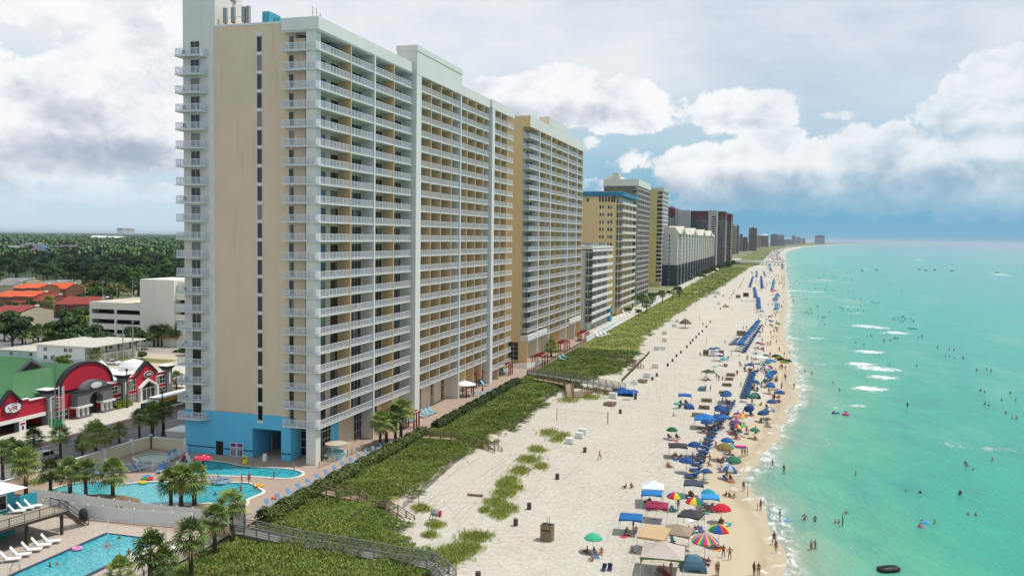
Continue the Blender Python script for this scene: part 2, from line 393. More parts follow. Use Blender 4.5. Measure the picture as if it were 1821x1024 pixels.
for (px, py, hw, hh, s) in BRK:
    c = np.array(G(px, py, 0.)); l = np.array(G(px-hw, py-hw*.12, 0.)); r = np.array(G(px+hw, py+hw*.12, 0.)); u = np.array(G(px, py-hh, 0.)); dn = np.array(G(px, py+hh, 0.))
    ax = (r-l)/2; L = np.linalg.norm(ax); ax = ax/L; ay = np.array([-ax[1], ax[0], 0]); Wd = abs((u-dn)/2 @ ay)
    dx = (Xs-c[0])*ax[0]+(Ys-c[1])*ax[1]; dy = (Xs-c[0])*ay[0]+(Ys-c[1])*ay[1]
    foam = np.maximum(foam, s*np.exp(-(dx/L)**4*1.2-(dy/max(Wd, .7))**2*1.1))
Zs = .10*np.sin(Xs*.35+Ys*.05)*np.exp(-np.abs(dd-40)/60)[None]+.06*np.sin(Ys*.21+Xs*.11)+.22*foam
Zs = np.where(Xs-xs(Ys) < 3, 0., Zs)*np.clip((900-Ys)/700, 0, 1)
v = np.stack([Xs, Ys, Zs], -1).reshape(-1, 3)
def sea_mat():
    m = bpy.data.materials.new('sea_water'); m.use_nodes = True; t = m.node_tree; b = t.nodes['Principled BSDF']
    uvn = t.nodes.new('ShaderNodeUVMap'); uvn.uv_map = 'shore'; d, fo, _ = sep(N(t, uvn.outputs[0]))
    p = N(t, t.nodes.new('ShaderNodeNewGeometry').outputs['Position']); x, y, z = sep(p)
    big = noise(vec(t, x*.020-y*.006, y*.0045+x*.004, 0.), 1., 5., .55, .6)
    str_ = noise(vec(t, x*.5+y*.16, y*.10-x*.16, 0.), .35, 5., .6)
    ld = (d+(big-.5)*d*1.0+(str_-.5)*6.).f('MAXIMUM', .5).f('LOGARITHM', 10.)*.25   # 1 m ->0, 10 ->.25, 100->.5, 1000->.75
    K_ = .68
    c = ramp(ld, [(0., vmulc(C3(206, 198, 160), K_)), (.13, vmulc(C3(172, 200, 166), K_)), (.26, vmulc(C3(116, 202, 162), K_)), (.36, vmulc(C3(66, 194, 156), K_)), (.50, vmulc(C3(46, 190, 172), K_)), (.62, vmulc(C3(60, 182, 184), K_)), (.76, vmulc(C3(86, 164, 186), K_)), (.9, vmulc(C3(132, 150, 178), K_))])
    sl = noise(vec(t, x*.045+y*.02, y*.018-x*.02, 5.), 1., 4., .6).step(.58, .76)
    c = mixc(t, sl*.75*(1.-ld.step(.52, .8)), c, vmulc(C3(34, 160, 150), .72))
    rp = noise(vec(t, x*.16+y*.06, y*.05-x*.05, 2.), 1., 6., .68, .4)
    c = mixc(t, (rp-.5)*1.5+.28, c, vmulc(C3(60, 150, 146), .72))
    sa = noise(vec(t, x*.03, y*.008, 11.), 1., 4., .55).step(.52, .7)
    c = mixc(t, sa*.42*(1.-ld.step(.42, .6)), c, vmulc(C3(150, 200, 170), .74))
    fn = noise(vec(t, x*.7+y*.15, y*.35, 3.), 1., 7., .72, .8); fn2 = noise(p, 3.2, 4., .7)
    fm = (fo*1.0+(fn-.5)*2.1+(fn2-.5)*.9).step(.52, 1.0)*fo.step(.08, .3)
    cusp = noise(vec(t, x*.12, y*.05, 2.), 1., 3., .5)
    edge = d+(cusp-.5)*7.
    s1_ = edge.step(-4., -1.)*edge.step(3.2, .5)
    shore = ((fn*.8+fn2*.25).step(.45, .62))*s1_
    s2_ = edge.step(5., 7.)*edge.step(13., 9.)*noise(vec(t, x*.02, y*.03, 8.), 1., 2.).step(.5, .62)
    shore2 = (fn.step(.57, .66))*s2_*.6
    fa = fm.f('MAXIMUM', shore*.9).f('MAXIMUM', shore2)
    c = mixc(t, fa, c, (.82, .84, .83))
    t.links.new(c.k, b.inputs['Base Color'])
    t.links.new((fa*.5+.22).k, b.inputs['Roughness']); b.inputs['Specular IOR Level'].default_value = .22; b.inputs['IOR'].default_value = 1.33
    h = noise(vec(t, x*1.2+y*.5, y*.6-x*.3, 0.), .8, 5., .62)+noise(p, 2.6, 3., .6)*.35+fa*.5
    bm = t.nodes.new('ShaderNodeBump'); bm.inputs['Strength'].default_value = .8; bm.inputs['Distance'].default_value = .45
    t.links.new(h.k, bm.inputs['Height']); t.links.new(bm.outputs[0], b.inputs['Normal'])
    al = (d+(cusp-.5)*5.+(fn-.5)*2.5).step(-5.2, -2.2)
    t.links.new(al.k, b.inputs['Alpha'])
    return m
me = np_mesh('sea', v, grid_faces(len(ysea), len(dd)), [sea_mat()])
setuv(me, np.stack([(Xs-xs(Ys)).ravel(), foam.ravel()], 1)); me.polygons.foreach_set('use_smooth', [True]*len(me.polygons))
tag(link('sea', me), kind='structure')
# inland ground: one sheet to the horizon
def ground_mat():
    m = bpy.data.materials.new('inland_ground'); m.use_nodes = True; t = m.node_tree; b = t.nodes['Principled BSDF']
    p = N(t, t.nodes.new('ShaderNodeNewGeometry').outputs['Position']); x, y, z = sep(p)
    n1 = noise(p, .05, 6., .65); n2 = noise(p, .6, 5., .6)
    near = mixc(t, n2, C3(78, 92, 44), C3(120, 124, 70))
    near = mixc(t, n1.step(.5, .62)*.6, near, C3(168, 160, 142))
    farc = mixc(t, noise(p, .012, 7., .7), C3(26, 44, 26), C3(64, 86, 52))
    c = mixc(t, x.step(-380., -600.), near, farc)
    t.links.new(c.k, b.inputs['Base Color']); b.inputs['Roughness'].default_value = .95; return m
mb = MB(); gm = ground_mat()
mb.quad((-45000, -60, DK-.3), (-62.5, -60, DK-.3), (-62.5, 42000, DK-.3), (-45000, 42000, DK-.3), gm)
tag(mb.build('ground'), kind='structure')
# ---------------------------------------------------------------- buildings
white = MC('white_stucco', 220, 216, 208, .98, var=.035, sc=.25, dirt=.10); tan = MC('tan_stucco', 226, 201, 172, .94, var=.05, sc=.2, dirt=.2)
tan3 = MC('recess_yellow_stucco', 226, 192, 146, .92, var=.04, sc=.3, dirt=.1); tan2 = MC('warm_tan_stucco', 228, 196, 146, .92, var=.04, sc=.15, dirt=.1); blue = MC('sky_blue_stucco', 100, 190, 226, .95, var=.05, sc=.3)
navy = MC('navy_trim', 34, 48, 92); railm = MC('white_railing', 226, 228, 232, .95, var=.02); slabm = MC('white_slab', 216, 218, 214, .95, var=.04, sc=.5, dirt=.12)
dglass = glass('dark_glass', (.008, .011, .014)); bglass = glass('blue_glass', (.03, .05, .065)); framem = MC('window_frame', 206, 206, 200, .9)
roofm = MC('roof_membrane', 190, 188, 182, .8, var=.1); teal = MC('teal_panel', 70, 165, 190, .9); grey = MC('grey_metal', 150, 154, 158, .9); dark = MC('dark_void', 26, 26, 28, .8)
cream = MC('cream_stucco', 214, 208, 188, .85, var=.05, sc=.2, dirt=.15)
tilem = MC('balcony_floor', 150, 138, 128, .8)
def rail(mb, pts, z, h=1.08, m=None, pick=.125, post=1.25, fine=True, closed=False):
    m = m or railm
    for (x0, y0), (x1, y1) in zip(pts[:-1], pts[1:]):
        L = math.hypot(x1-x0, y1-y0)
        if L < .05: continue
        ux, uy = (x1-x0)/L, (y1-y0)/L; rz = math.atan2(uy, ux)
        def bar(a, b, za, zb, w):
            c = ((a+b)/2*ux+x0, (a+b)/2*uy+y0); l = b-a
            mb.box(c[0]-l/2, c[0]+l/2, c[1]-w/2, c[1]+w/2, za, zb, m, rz)
        bar(0, L, z+h-.07, z+h, .07); bar(0, L, z+.08, z+.13, .045)
        n = max(1, round(L/post))
        for i in range(n+1): bar(max(0, i*L/n-.03), min(L, i*L/n+.03), z, z+h-.07, .065)
        if fine:
            k = max(1, int(L/pick))
            for i in range(k):
                s = (i+.5)*L/k; x, y = x0+ux*s, y0+uy*s; w = .021
                mb.add([(x-ux*w, y-uy*w, z+.13), (x+ux*w, y+uy*w, z+.13), (x+ux*w, y+uy*w, z+h-.07), (x-ux*w, y-uy*w, z+h-.07)], [(0, 1, 2, 3)], m)
WPROTO = {}
def win_mesh(w, h, face, kind='win', n=2):
    """window seen from +X ('x') or from -Y ('y'); origin at lower near corner on the wall plane, panes and frame together"""
    key = (round(w, 2), round(h, 2), face, kind, n)
    if key in WPROTO: return WPROTO[key]
    mb = MB(); f = .07 if kind != 'thin' else .05; g = bglass if kind == 'strip' else dglass
    def b(a0, a1, z0, z1, d0, d1, m):
        if face == 'x': mb.box(d0, d1, a0, a1, z0, z1, m)
        else: mb.box(a0, a1, -d1, -d0, z0, z1, m)
    b(f, w-f, f, h-f, .003, .03, g)
    b(0, f, 0, h, .003, .07, framem); b(w-f, w, 0, h, .003, .07, framem); b(f, w-f, 0, f, .003, .07, framem); b(f, w-f, h-f, h, .003, .07, framem)
    for i in range(1, n):
        a = w*i/n; b(a-.035, a+.035, f, h-f, .003, .06, framem)
    if kind == 'grid':
        k = max(2, round(h/1.5))
        for i in range(1, k): b(f, w-f, h*i/k-.04, h*i/k+.04, .003, .055, framem)
    WPROTO[key] = mb.mesh('window'); return WPROTO[key]
def windows(root, L, name='window', limit=100):
    """L of (x, y, z, w, h, face, kind, n): the largest shown become parts of their own, the rest one mesh"""
    off = np.array(root.location)
    L = sorted(L, key=lambda q: -shown_size(q[:3])**2*q[3]*q[4]*(.5 if q[5] == 'x' else 1.))
    for q in L[:limit]:
        link(name, win_mesh(*q[3:]), root, np.array(q[:3])-off)
    if len(L) > limit:
        mb = MB()
        for (x, y, z, w, h, fc, kd, n) in L[limit:]:
            if fc == 'x': mb.box(x+.003, x+.04, y, y+w, z, z+h, framem); mb.box(x+.041, x+.05, y+.08, y+w-.08, z+.08, z+h-.08, dglass)
            else: mb.box(x, x+w, y-.04, y-.003, z, z+h, framem); mb.box(x+.08, x+w-.08, y-.05, y-.041, z+.08, z+h-.08, dglass)
        o = mb.build(name, root); o['kind'] = 'stuff'
def balconies(root, poly, rpts, zs_, sub=True, solid=None, thick=.24, fine=True, name='balcony', pat=None):
    """same slab and railing on every floor, each floor a part"""
    off = np.array(root.location); a = MB(); a.prism(poly, -thick, 0, slabm, top=tilem); b = MB()
    if solid:
        for (x0, y0), (x1, y1) in zip(rpts[:-1], rpts[1:]):
            L = math.hypot(x1-x0, y1-y0); cx, cy = (x0+x1)/2, (y0+y1)/2
            b.box(cx-L/2, cx+L/2, cy-.06, cy+.06, .0, 1.0, solid, math.atan2(y1-y0, x1-x0))
    else: rail(b, rpts, 0, fine=fine)
    am = a.mesh(name, (off[0], off[1], 0)); bm_ = b.mesh('railing', (off[0], off[1], 0))
    for z in zs_:
        o = link(name, am, root, (0, 0, z-off[2])); link('railing', bm_, o)
# ---- the large tan and white beach hotel
X0, YW, YE = -69.1, 131., 129.4
FL = [9.12+3.002*i for i in range(21)]
h1 = E0('hotel_tower', (-80, 180, DK), 'tall tan and white hotel tower with blue ground floor beside the kidney pool', 'hotel')
w = MB(); XB = -71.3
w.box(-89.1, XB-2.7, YW, 168, 9.0, 73.7, tan); w.box(XB-2.7, XB, YW+2.0, 168, 9.0, 71.2, tan); w.box(XB-2.7, XB-1.0, YW, YW+2.0, 9., 71.2, tan)
w.box(-89.1, XB, 168, 237, 3, 71.2, tan)
w.box(-94.9, -89.1, YW-.0, 237, 3.0, 72.3, white); w.box(-94.9, -89.1, YW, 139.5, 72.3, 82, white)
w.box(-89.1, -88.8, YW, 139.5, 73.7, 79., white); w.box(-94.9, -88.9, 139.5, 141.5, 73., 78.8, white)
w.box(-89.1, XB, 139.6, 237, 71.2, 72., roofm)
# blue base with the lobby cut into it
w.box(-94.93, -82.04, YW-.03, 150, 3.001, 10.35, blue); w.box(-82.04, -76.7, YW-.03, 150, 7.9, 10.3, blue)
w.box(-76.7, -74.95, YW-.03, YW+2, 3, 10.25, blue); w.box(-74.95, -73.95, YW-.03, YW+.5, 9.1, 10.2, blue)
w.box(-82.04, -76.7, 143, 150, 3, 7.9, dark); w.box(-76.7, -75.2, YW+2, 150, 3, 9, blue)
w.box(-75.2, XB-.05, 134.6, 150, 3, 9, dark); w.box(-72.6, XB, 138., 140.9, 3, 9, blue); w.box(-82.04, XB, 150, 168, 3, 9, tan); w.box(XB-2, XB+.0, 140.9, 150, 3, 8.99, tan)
w.box(-94.96, -89.1, YW-.05, YW-.03, 4.05, 4.25, navy); w.box(-87.5, -82.04, YW-.05, YW-.031, 4.0, 4.2, navy); w.box(-76.72, -74.93, YW-.05, YW-.031, 4.0, 4.2, navy)
w.box(-89.0, -87.6, YW-.04, YW-.02, 3, 5.3, dark)
w.box(-89.1, -82, YW-.05, YW-.02, 10.36, 10.52, MC('peach_band', 226, 170, 120))
# corner and face columns, party walls
w.box(-71.45, -69.75, 129.75, 131.4, 3, 72.1, white)
for y, m, t in ((140.8, tan3, .26), (158.9, tan3, .26)): w.box(XB, X0+.05, y-t/2, y+t/2, 3. if y > 141 else 9.36, 72., m)
w.box(XB, X0+.12, 149.95, 150.45, 3, 72.1, white); w.box(XB, -68.25, 168.0, 170.6, 3, 77.3, white)
XC = -68.45
for y in (176.5, 182.4, 189.): w.box(XB, XC+.05, y-.13, y+.13, 9.35, 72, tan3)
w.box(XB, XC+.15, 194.5, 195.1, 3, 72.1, white)
for y in (199.6, 205.8, 211.8): w.box(XB, XC+.05, y-.13, y+.13, 5, 72, tan3)
w.box(XB, -67.7, 216.6, 218.7, 3, 72.1, white); XD = -67.95
w.box(XB, XD+.05, 224.6, 224.9, 3, 72, tan3); w.box(XB, XD+.05, 230.4, 230.7, 5, 72, tan3); w.box(XB-1, XB+1.2, 236.7, 237.02, 3, 72, tan)
# white undersides for party walls on alternate bays
for y in (150.0, 168.0): pass
w.build('wall', h1)
r = MB(); r.box(-75.6, X0, YE, 168.0, 72.15, 74.1, white); r.box(-75.6, XB+.1, YE+.3, 168, 72.0, 72.15, white); r.box(-75.6, X0-.1, YE+.2, 168, 71.9, 72.15, slabm)
r.box(-72.5, -68.2, 168.02, 194.9, 71.9, 76.4, white); r.box(-72.6, -68.1, 167.9, 195., 76.4, 77.5, white)
r.box(XB-1, XC+.1, 194.92, 216.6, 71.95, 74.15, white); r.box(XB-1, XD+.1, 216.6, 237, 71.95, 74.15, white)
r.box(-89.15, -75.6, YW-.06, YW+.3, 73.7, 74.05, white); r.box(-75.2, X0-.5, YE+2, 166, 74.1, 74.16, roofm)
r.build('roof', h1)
p = MB(); p.box(-90.4, -89., 148, 152, 74, 80.4, teal); p.build('roof_plant', h1); p = MB(); p.box(-85.2, -83.9, 143, 146, 72, 77.8, teal, top=roofm); p.box(-83.9, -79, 143.2, 150, 72, 76.8, tan); p.build('roof_plant', h1)
for i, x in enumerate((-89.0+.9, -86.6, -84.6+.0)):
    a = MB(); a.box(x, x+.62, 132.2, 132.7, 74.6, 77.1, grey); a.tube((x+.3, 132.6, 73.8), (x+.3, 132.6, 74.7), .08, dark); a.box(x-.2, x+1.3, 132.3, 133.2, 73.9, 74.3, dark); a.build('antenna_panel', h1)
a = MB(); a.box(-83.8, -83.3, 132.3, 132.9, 73.8, 77.2, grey); a.tube((-84.2, 132.6, 75.6), (-87.5, 132.6, 75.5), .04, grey); a.build('antenna_panel', h1)
for x, y, hh in ((-70.4, 129.9, 1.7), (-69.9, 130.2, 1.5), (-69.4, 130.5, .8), (-69.3, 236.4, .8)):
    a = MB(); a.tube((x, y, 74.1), (x, y, 74.1+hh), .045, grey, 5); a.tube((x-.12, y, 74.1+hh*.45), (x+.12, y, 74.1+hh*.45), .05, grey, 5); a.build('aerial', h1)
a = MB(); a.tube((-88.95, 136.5, 79), (-88.95, 136.5, 80.2), .55, grey, 12); a.build('roof_vent', h1)
Ls = []
for i, z in enumerate(FL):
    Ls.append((-81.04, YW, z+.18, .98, 2.55, 'y', 'strip', 1)); Ls.append((-93.45, YW, z+.04, 1.75, 2.45, 'y', 'win', 2))
    Ls.append((-75.25, YW-.0, z+.1, .95, 2.4, 'y', 'strip', 1)); Ls.append((-73.9+.2, YW+2.0-.0, z+.04, 2.2, 2.35, 'y', 'win', 2))
for x0_, x1_, z in ():
    pass
def bay(y0, y1, X, zs_=FL, n=3):
    for z in zs_: Ls.append((X, y0, z+.04, y1-y0, 2.35, 'x', 'win', n))
bay(133.6, 136., XB, n=2); bay(137.6, 140.4, XB); bay(141.5, 149.4, XB, n=6); bay(151., 158.4, XB, n=5); bay(159.5, 167.4, XB, n=6)
for a, b in ((171, 176), (177, 182), (183, 188.5), (189.5, 194.2), (195.6, 199.2), (200, 205.4), (206.3, 211.4), (212.3, 216.3), (219, 224.3), (225.3, 230.2)): bay(a+.5, b-.3, XB, n=3)
windows(h1, Ls, limit=100)
# white strips between the stacked stair windows
s_ = MB()
for z in FL+[72.3]: s_.box(-81.09, -80.01, YW-.09, YW-.004, z-.26, z+.16, white)
s_.build('window_sill', h1)
balconies(h1, [(-95.3, 129.3), (-91.2, 129.3), (-90.6, 129.55), (-90.25, 130.1), (-90.15, 130.98), (-94.92, 130.98), (-94.92, 133), (-95.3, 133)], [(-95.22, 132.9), (-95.22, 129.38), (-91.2, 129.38), (-90.65, 129.62), (-90.33, 130.15), (-90.25, 130.9)], FL)
balconies(h1, [(-75.62, 129.4), (X0, 129.4), (X0, 167.98), (XB+.02, 167.98), (XB+.02, YW+2.02), (-74.2, YW+1.98), (-74.2, YW-.02), (-75.62, YW-.02)], [(-75.55, 130.9), (-75.55, 129.47), (X0-.07, 129.47), (X0-.07, 140.65)], FL)
# the rest of the long terraces, railing sections between the party walls
for (X, a, b, zs_) in ((X0, 140.95, 149.93, FL), (X0, 150.48, 158.75, FL), (X0, 159.05, 167.95, FL)):
    m_ = MB(); rail(m_, [(X-.07, a), (X-.07, b)], 0); me = m_.mesh('railing', (-80, 180, 0))
    for z in zs_[:]:
        pass
    WPROTO['r%g' % a] = me
bal = [o for o in h1.children if o.name.startswith('balcony')][21:]
for o in bal:
    for k in ('r140.95', 'r150.48', 'r159.05'): link('railing', WPROTO[k], o)
FC = FL[:]; 
balconies(h1, [(XB+.02, 170.62), (XC, 170.62), (XC, 216.58), (XB+.02, 216.58)], [(XC-.07, 170.7), (XC-.07, 176.3)], FL)
bal2 = [o for o in h1.children if o.name.startswith('balcony')][42:]
for a, b in ((176.68, 182.22), (182.58, 188.82), (189.18, 194.45), (195.15, 199.42), (199.78, 205.62), (205.98, 211.62), (211.98, 216.5)):
    m_ = MB(); rail(m_, [(XC-.07, a), (XC-.07, b)], 0); me = m_.mesh('railing', (-80, 180, 0))
    for o in bal2: link('railing', me, o)
balconies(h1, [(XB+.02, 218.72), (XD, 218.72), (XD, 236.68), (XB+.02, 236.68)], [(XD-.07, 218.8), (XD-.07, 224.5)], [6.1]+FL)
bal3 = [o for o in h1.children if o.name.startswith('balcony')][63:]
for a, b in ((225., 230.3), (230.8, 236.6)):
    m_ = MB(); rail(m_, [(XD-.07, a), (XD-.07, b)], 0); me = m_.mesh('railing', (-80, 180, 0))
    for o in bal3: link('railing', me, o)
# wall lamps under the slabs and street level joinery
g_ = [(-82.0+.3, 142.95, 3.05, 4.6, 4.6, 'y', 'grid', 4), (-75.1, 134.55, 3.1, 3.7, 5.6, 'y', 'grid', 3), (XB, 134.7, 3.1, 3.2, 5.6, 'x', 'grid', 3), (XB, 146.6, 3.1, 3.2, 5.2, 'x', 'grid', 3), (XB, 152.5, 3.1, 4.0, 5., 'x', 'grid', 3), (XB, 160., 3.1, 4, 5., 'x', 'grid', 3), (XB, 184.5, 3.1, 2., 5., 'x', 'grid', 2), (XB, 191., 3.1, 2., 5., 'x', 'grid', 2), (XB, 177.5, 3.1, 1.5, 5., 'x', 'grid', 2)]
for q in g_: link('shop_window', win_mesh(*q[3:]), h1, np.array(q[:3])-np.array(h1.location))
a = MB(); a.box(XB+.01, XB+.06, 144.1, 145.5, 3.02, 5.4, white); a.box(XB+.06, XB+.1, 145.2, 145.35, 4.1, 4.25, grey); a.build('door', h1)
for i in range(3):
    a = MB(); x = -81.5+i*1.9; yy = 136+i*2.4
    a.box(x, x+.06, yy, yy+1.4, 3.0, 5.6, framem); a.box(x+.06, x+.08, yy+.15, yy+1.25, 3.15, 5.45, dglass); a.build('door', h1)
a = MB(); a.box(XB+.05, X0+.2, 129.6, 150, 8.3, 8.5, slabm); rail(a, [(X0-.1, 136), (X0-.1, 141), (XB+.1, 141)], 8.5); 
# ---- generic tower for the row behind
def tower(name, label, cat, Xf, Xl, Ya, Yb, ztop, fh, wallm, frontm, z0=DK, group=None):
    r = E0(name, ((Xf+Xl)/2, (Ya+Yb)/2, z0), label, cat, group); return r
# second tan hotel
X0b = -69.1
h2 = E0('hotel_tower', (-78, 296, DK), 'second tan hotel tower with white terraces, behind the nearest tower', 'hotel')
w = MB(); w.box(-95, XB, 258, 336, 10.9, 74.0, tan2); w.box(-95, XB, 258, 336, 3, 10.9, tan2); w.box(XB, X0b-.0, 258, 258.5, 3, 9.4, tan2)
EB2 = [258.1, 269.5, 278.1, 284.5, 292.4, 300.7, 309.9, 315.4, 325., 334.6]
for i, y in enumerate(EB2[1:], 1):
    wh = i in (1, 3, 6, 8); w.box(XB, X0b+(.12 if wh else .05), y-(.3 if wh else .13), y+(.3 if wh else .13), 3 if wh or i > 3 else 9.4, 72.5, white if wh else tan2)
w.build('wall', h2)
r = MB(); r.box(-95.05, X0b, 257.95, 336, 72.4, 75.6, tan2); r.box(X0b, X0b+.06, 257.95, 336, 72.4, 75.62, white); r.box(-72.5, X0b+.08, 281, 307.4, 75.6, 78.3, white); r.build('roof', h2)
for ya, yb in ((258, 281.9), (315.5, 334.8)): r = MB(); r.box(XB, X0b+.2, ya, yb, 9.35, 11., white); r.build('fascia', h2)
F2 = [9.1+3.02*i for i in range(21)]
Lq = []
for z in F2:
    for a, b in zip(EB2[:-1], EB2[1:]): Lq.append((XB, a+.9, z+.05, b-a-1.5, 2.35, 'x', 'win', 3))
windows(h2, Lq, limit=84)
balconies(h2, [(XB+.02, 258.02), (X0b, 258.02), (X0b, 335.9), (XB+.02, 335.9)], [(XB+.1, 258.1), (X0b-.07, 258.1), (X0b-.07, 269.2)], F2)
bl = [o for o in h2.children if o.name.startswith('balcony')]
for a, b in zip(EB2[1:], EB2[2:]+[336.0]):
    m_ = MB(); rail(m_, [(X0b-.07, a+.33), (X0b-.07, b-.33)], 0, pick=.16); me = m_.mesh('railing', (-78, 296, 0))
    for o in bl: link('railing', me, o)
for q in [(-75.0, 258, 3.6, 3.2, 5.4, 'y', 'grid', 2), (-79.4, 258, 3.6, 2.4, 5.4, 'y', 'grid', 2), (XB, 259.5, 3.2, 3.4, 5.6, 'x', 'grid', 2), (XB, 272, 3.2, 4, 5.6, 'x', 'grid', 2), (XB, 263.8, 3.2, 3.4, 5.6, 'x', 'grid', 2)]:
    link('shop_window', win_mesh(*q[3:]), h2, np.array(q[:3])-np.array(h2.location))
# low grey-white block
gw = MC('grey_white_stucco', 200, 204, 196, .92, var=.05, dirt=.1)
h3 = E0('condo_block', (-75, 381, DK), 'low pale grey beachfront block with white balconies between the tan towers', 'apartment block')
w = MB(); w.box(-90, -71.2, 359, 405, 3, 35.2, gw); w.box(-90, -72.2, 357, 359, 3, 35.2, gw); w.box(-90.1, -69, 356.8, 405.5, 35.6, 36.6, white); w.box(-88, -70, 358, 404, 36.6, 37, roofm)
for x, y in ((-86, 366), (-82, 372), (-76, 380), (-80, 390), (-74, 398)): w.box(x, x+2.5, y, y+2.5, 37, 38.2, grey)
for y in (368.6, 380., 391.6): w.box(-71.2, -69.1, y-.12, y+.12, 3.1, 35.2, gw)
w.box(-71.2, -69.0, 401, 405, 3., 10, teal)
w.build('wall', h3)
F3 = [6.2+3.2*i for i in range(10)]
Lq = []
for z in F3:
    Lq.append((-71.9, 359, z+.05, .65, 2.3, 'y', 'win', 1)); 
    for a, b in ((359.4, 368), (369.2, 379.4), (380.7, 391), (392.2, 404)): Lq.append((-71.2, a, z+.05, b-a, 2.4, 'x', 'win', 6))
windows(h3, Lq)
balconies(h3, [(-72.2, 357.02), (-69, 357.02), (-69, 405), (-71.19, 405), (-71.19, 359), (-72.2, 359)], [(-69.06, 357.1), (-69.06, 404.9)], F3, solid=white, thick=.3)
a = MB(); 
# tan block with the blue roof edge
h4 = E0('condo_tower', (-82, 461, DK), 'tan tower with bright blue roof edge, sixteen floors of cream balconies', 'apartment tower')
w = MB(); w.box(-104, -73.4, 437, 485, 3, 60.6, tan2); w.box(-73.4, -72.4, 439, 485, 3, 60.6, tan2)
for y in (448.6, 460.6, 472.6): w.box(-72.4, -70.7, y-.2, y+.2, 3, 58, tan)
w.build('wall', h4); r = MB(); r.box(-105, -69.8, 435.8, 486, 60.6, 62.6, MC('roof_blue', 50, 124, 156)); r.box(-104, -71, 437, 485, 62.6, 63., roofm); r.box(-99, -94, 440, 446, 63, 64.2, grey); r.build('roof', h4)
F4 = [6.5+3.62*i for i in range(15)]; Lq = []
for i, z in enumerate(F4):
    if i > 6 and i < 14:
        for x in (-81.6, -80.2, -77.6, -76.2): Lq.append((x, 437, z+.9, 1.0, 1.7, 'y', 'win', 1))
    if i == 14:
        for x in (-99, -94, -88, -82, -80.5, -79, -77.5, -76, -74.8): Lq.append((x, 437, z+.5, 1.1, 3.4 if x > -85 else 2, 'y', 'win', 1))
    Lq.append((-73.3, 439, z+.1, .8, 2.6, 'y', 'win', 1))
    for a, b in ((439.5, 448), (449.2, 460), (461, 472), (473.2, 484.5)): Lq.append((-72.4, a, z+.1, b-a, 2.6, 'x', 'win', 5))
windows(h4, Lq)
balconies(h4, [(-73.3, 437.02), (-70.5, 437.02), (-70.5, 485), (-72.39, 485), (-72.39, 439), (-73.3, 439)], [(-70.56, 441), (-70.56, 484.9)], F4, solid=cream, thick=.3)
m_ = MB(); rail(m_, [(-73.2, 437.1), (-70.56, 437.1), (-70.56, 441)], 0, fine=False); me = m_.mesh('railing', (-82, 461, 0))
for o in [o for o in h4.children if o.name.startswith('balcony')]: link('railing', me, o)
def gridtower(name, label, Xf, Xl, Ya, Yb, zt_, fh, endm, gridm, cap, nb, capm=None, endwin=(), insetx=0., glassm=None, base=6.):
    """tower whose sea front is a regular frame of openings; every floor band a part"""
    r = E0(name, ((Xf+Xl)/2, (Ya+Yb)/2, DK), label, 'apartment tower'); off = np.array(r.location)
    w = MB(); w.box(Xl, Xf-2.2, Ya, Yb, 3, zt_-cap, endm); w.box(Xf-2.2, Xf-1.6, Ya+insetx, Yb, 3, zt_-cap, endm)
    L = (Yb-Ya)/nb
    for i in range(nb+1):
        y = Ya+i*L; w.box(Xf-1.6, Xf+.02, y-.7 if i else y, y+.7 if i < nb else y, 3, zt_-cap, gridm)
    w.build('wall', r); rr = MB(); rr.box(Xl-.3, Xf+.3, Ya-.3, Yb+.3, zt_-cap, zt_, capm or gridm); rr.build('roof', r)
    a = MB(); a.box(Xf-1.59, Xf, Ya+.05, Yb-.05, -.55, .55, gridm); am = a.mesh('balcony', (off[0], off[1], 0))
    z = base; Lq = []; k = 0
    while z < zt_-cap-.8:
        link('balcony', am, r, (0, 0, z-off[2]))
        for i in range(nb): Lq.append((Xf-1.6, Ya+i*L+.75, z+.3, L-1.5, fh-1.2, 'x', 'win', 2))
        for (x, wd, hh) in endwin: Lq.append((x, Ya, z+.4, wd, hh, 'y', 'win', 2))
        z += fh
    windows(r, Lq); return r
dbrown = MC('grey_brown_stucco', 128, 120, 110, .75, var=.05, dirt=.1); yel = MC('yellow_stucco', 206, 186, 122, .85, var=.05, dirt=.1)
t5 = gridtower('condo_tower', 'grey brown tower with white gridded front, rising behind the blue roof edge', -82, -104, 571, 627, 77.5, 3.3, dbrown, MC('pale_grid', 178, 172, 166, .78), 4.2, 6, white, endwin=((-103.6, 3.2, 2.4), (-97.5, 1.1, 2.4), (-86, 3., 1.8)))
a = MB(); a.box(-103.5, -94, 575, 590, 77.5, 79.6, white); a.box(-99, -95, 574, 580, 77.5, 81.5, cream); a.build('roof_plant', t5)
t6 = gridtower('condo_tower', 'slim yellow tower with stacked dark balconies, right of the grey brown tower', -85, -99, 729, 768, 81, 3.3, yel, MC('pale_grid2', 206, 204, 206, .9), 2.4, 5, cream, endwin=((-89.6, 4.3, 2.3),))
for i in range(22):
    pass
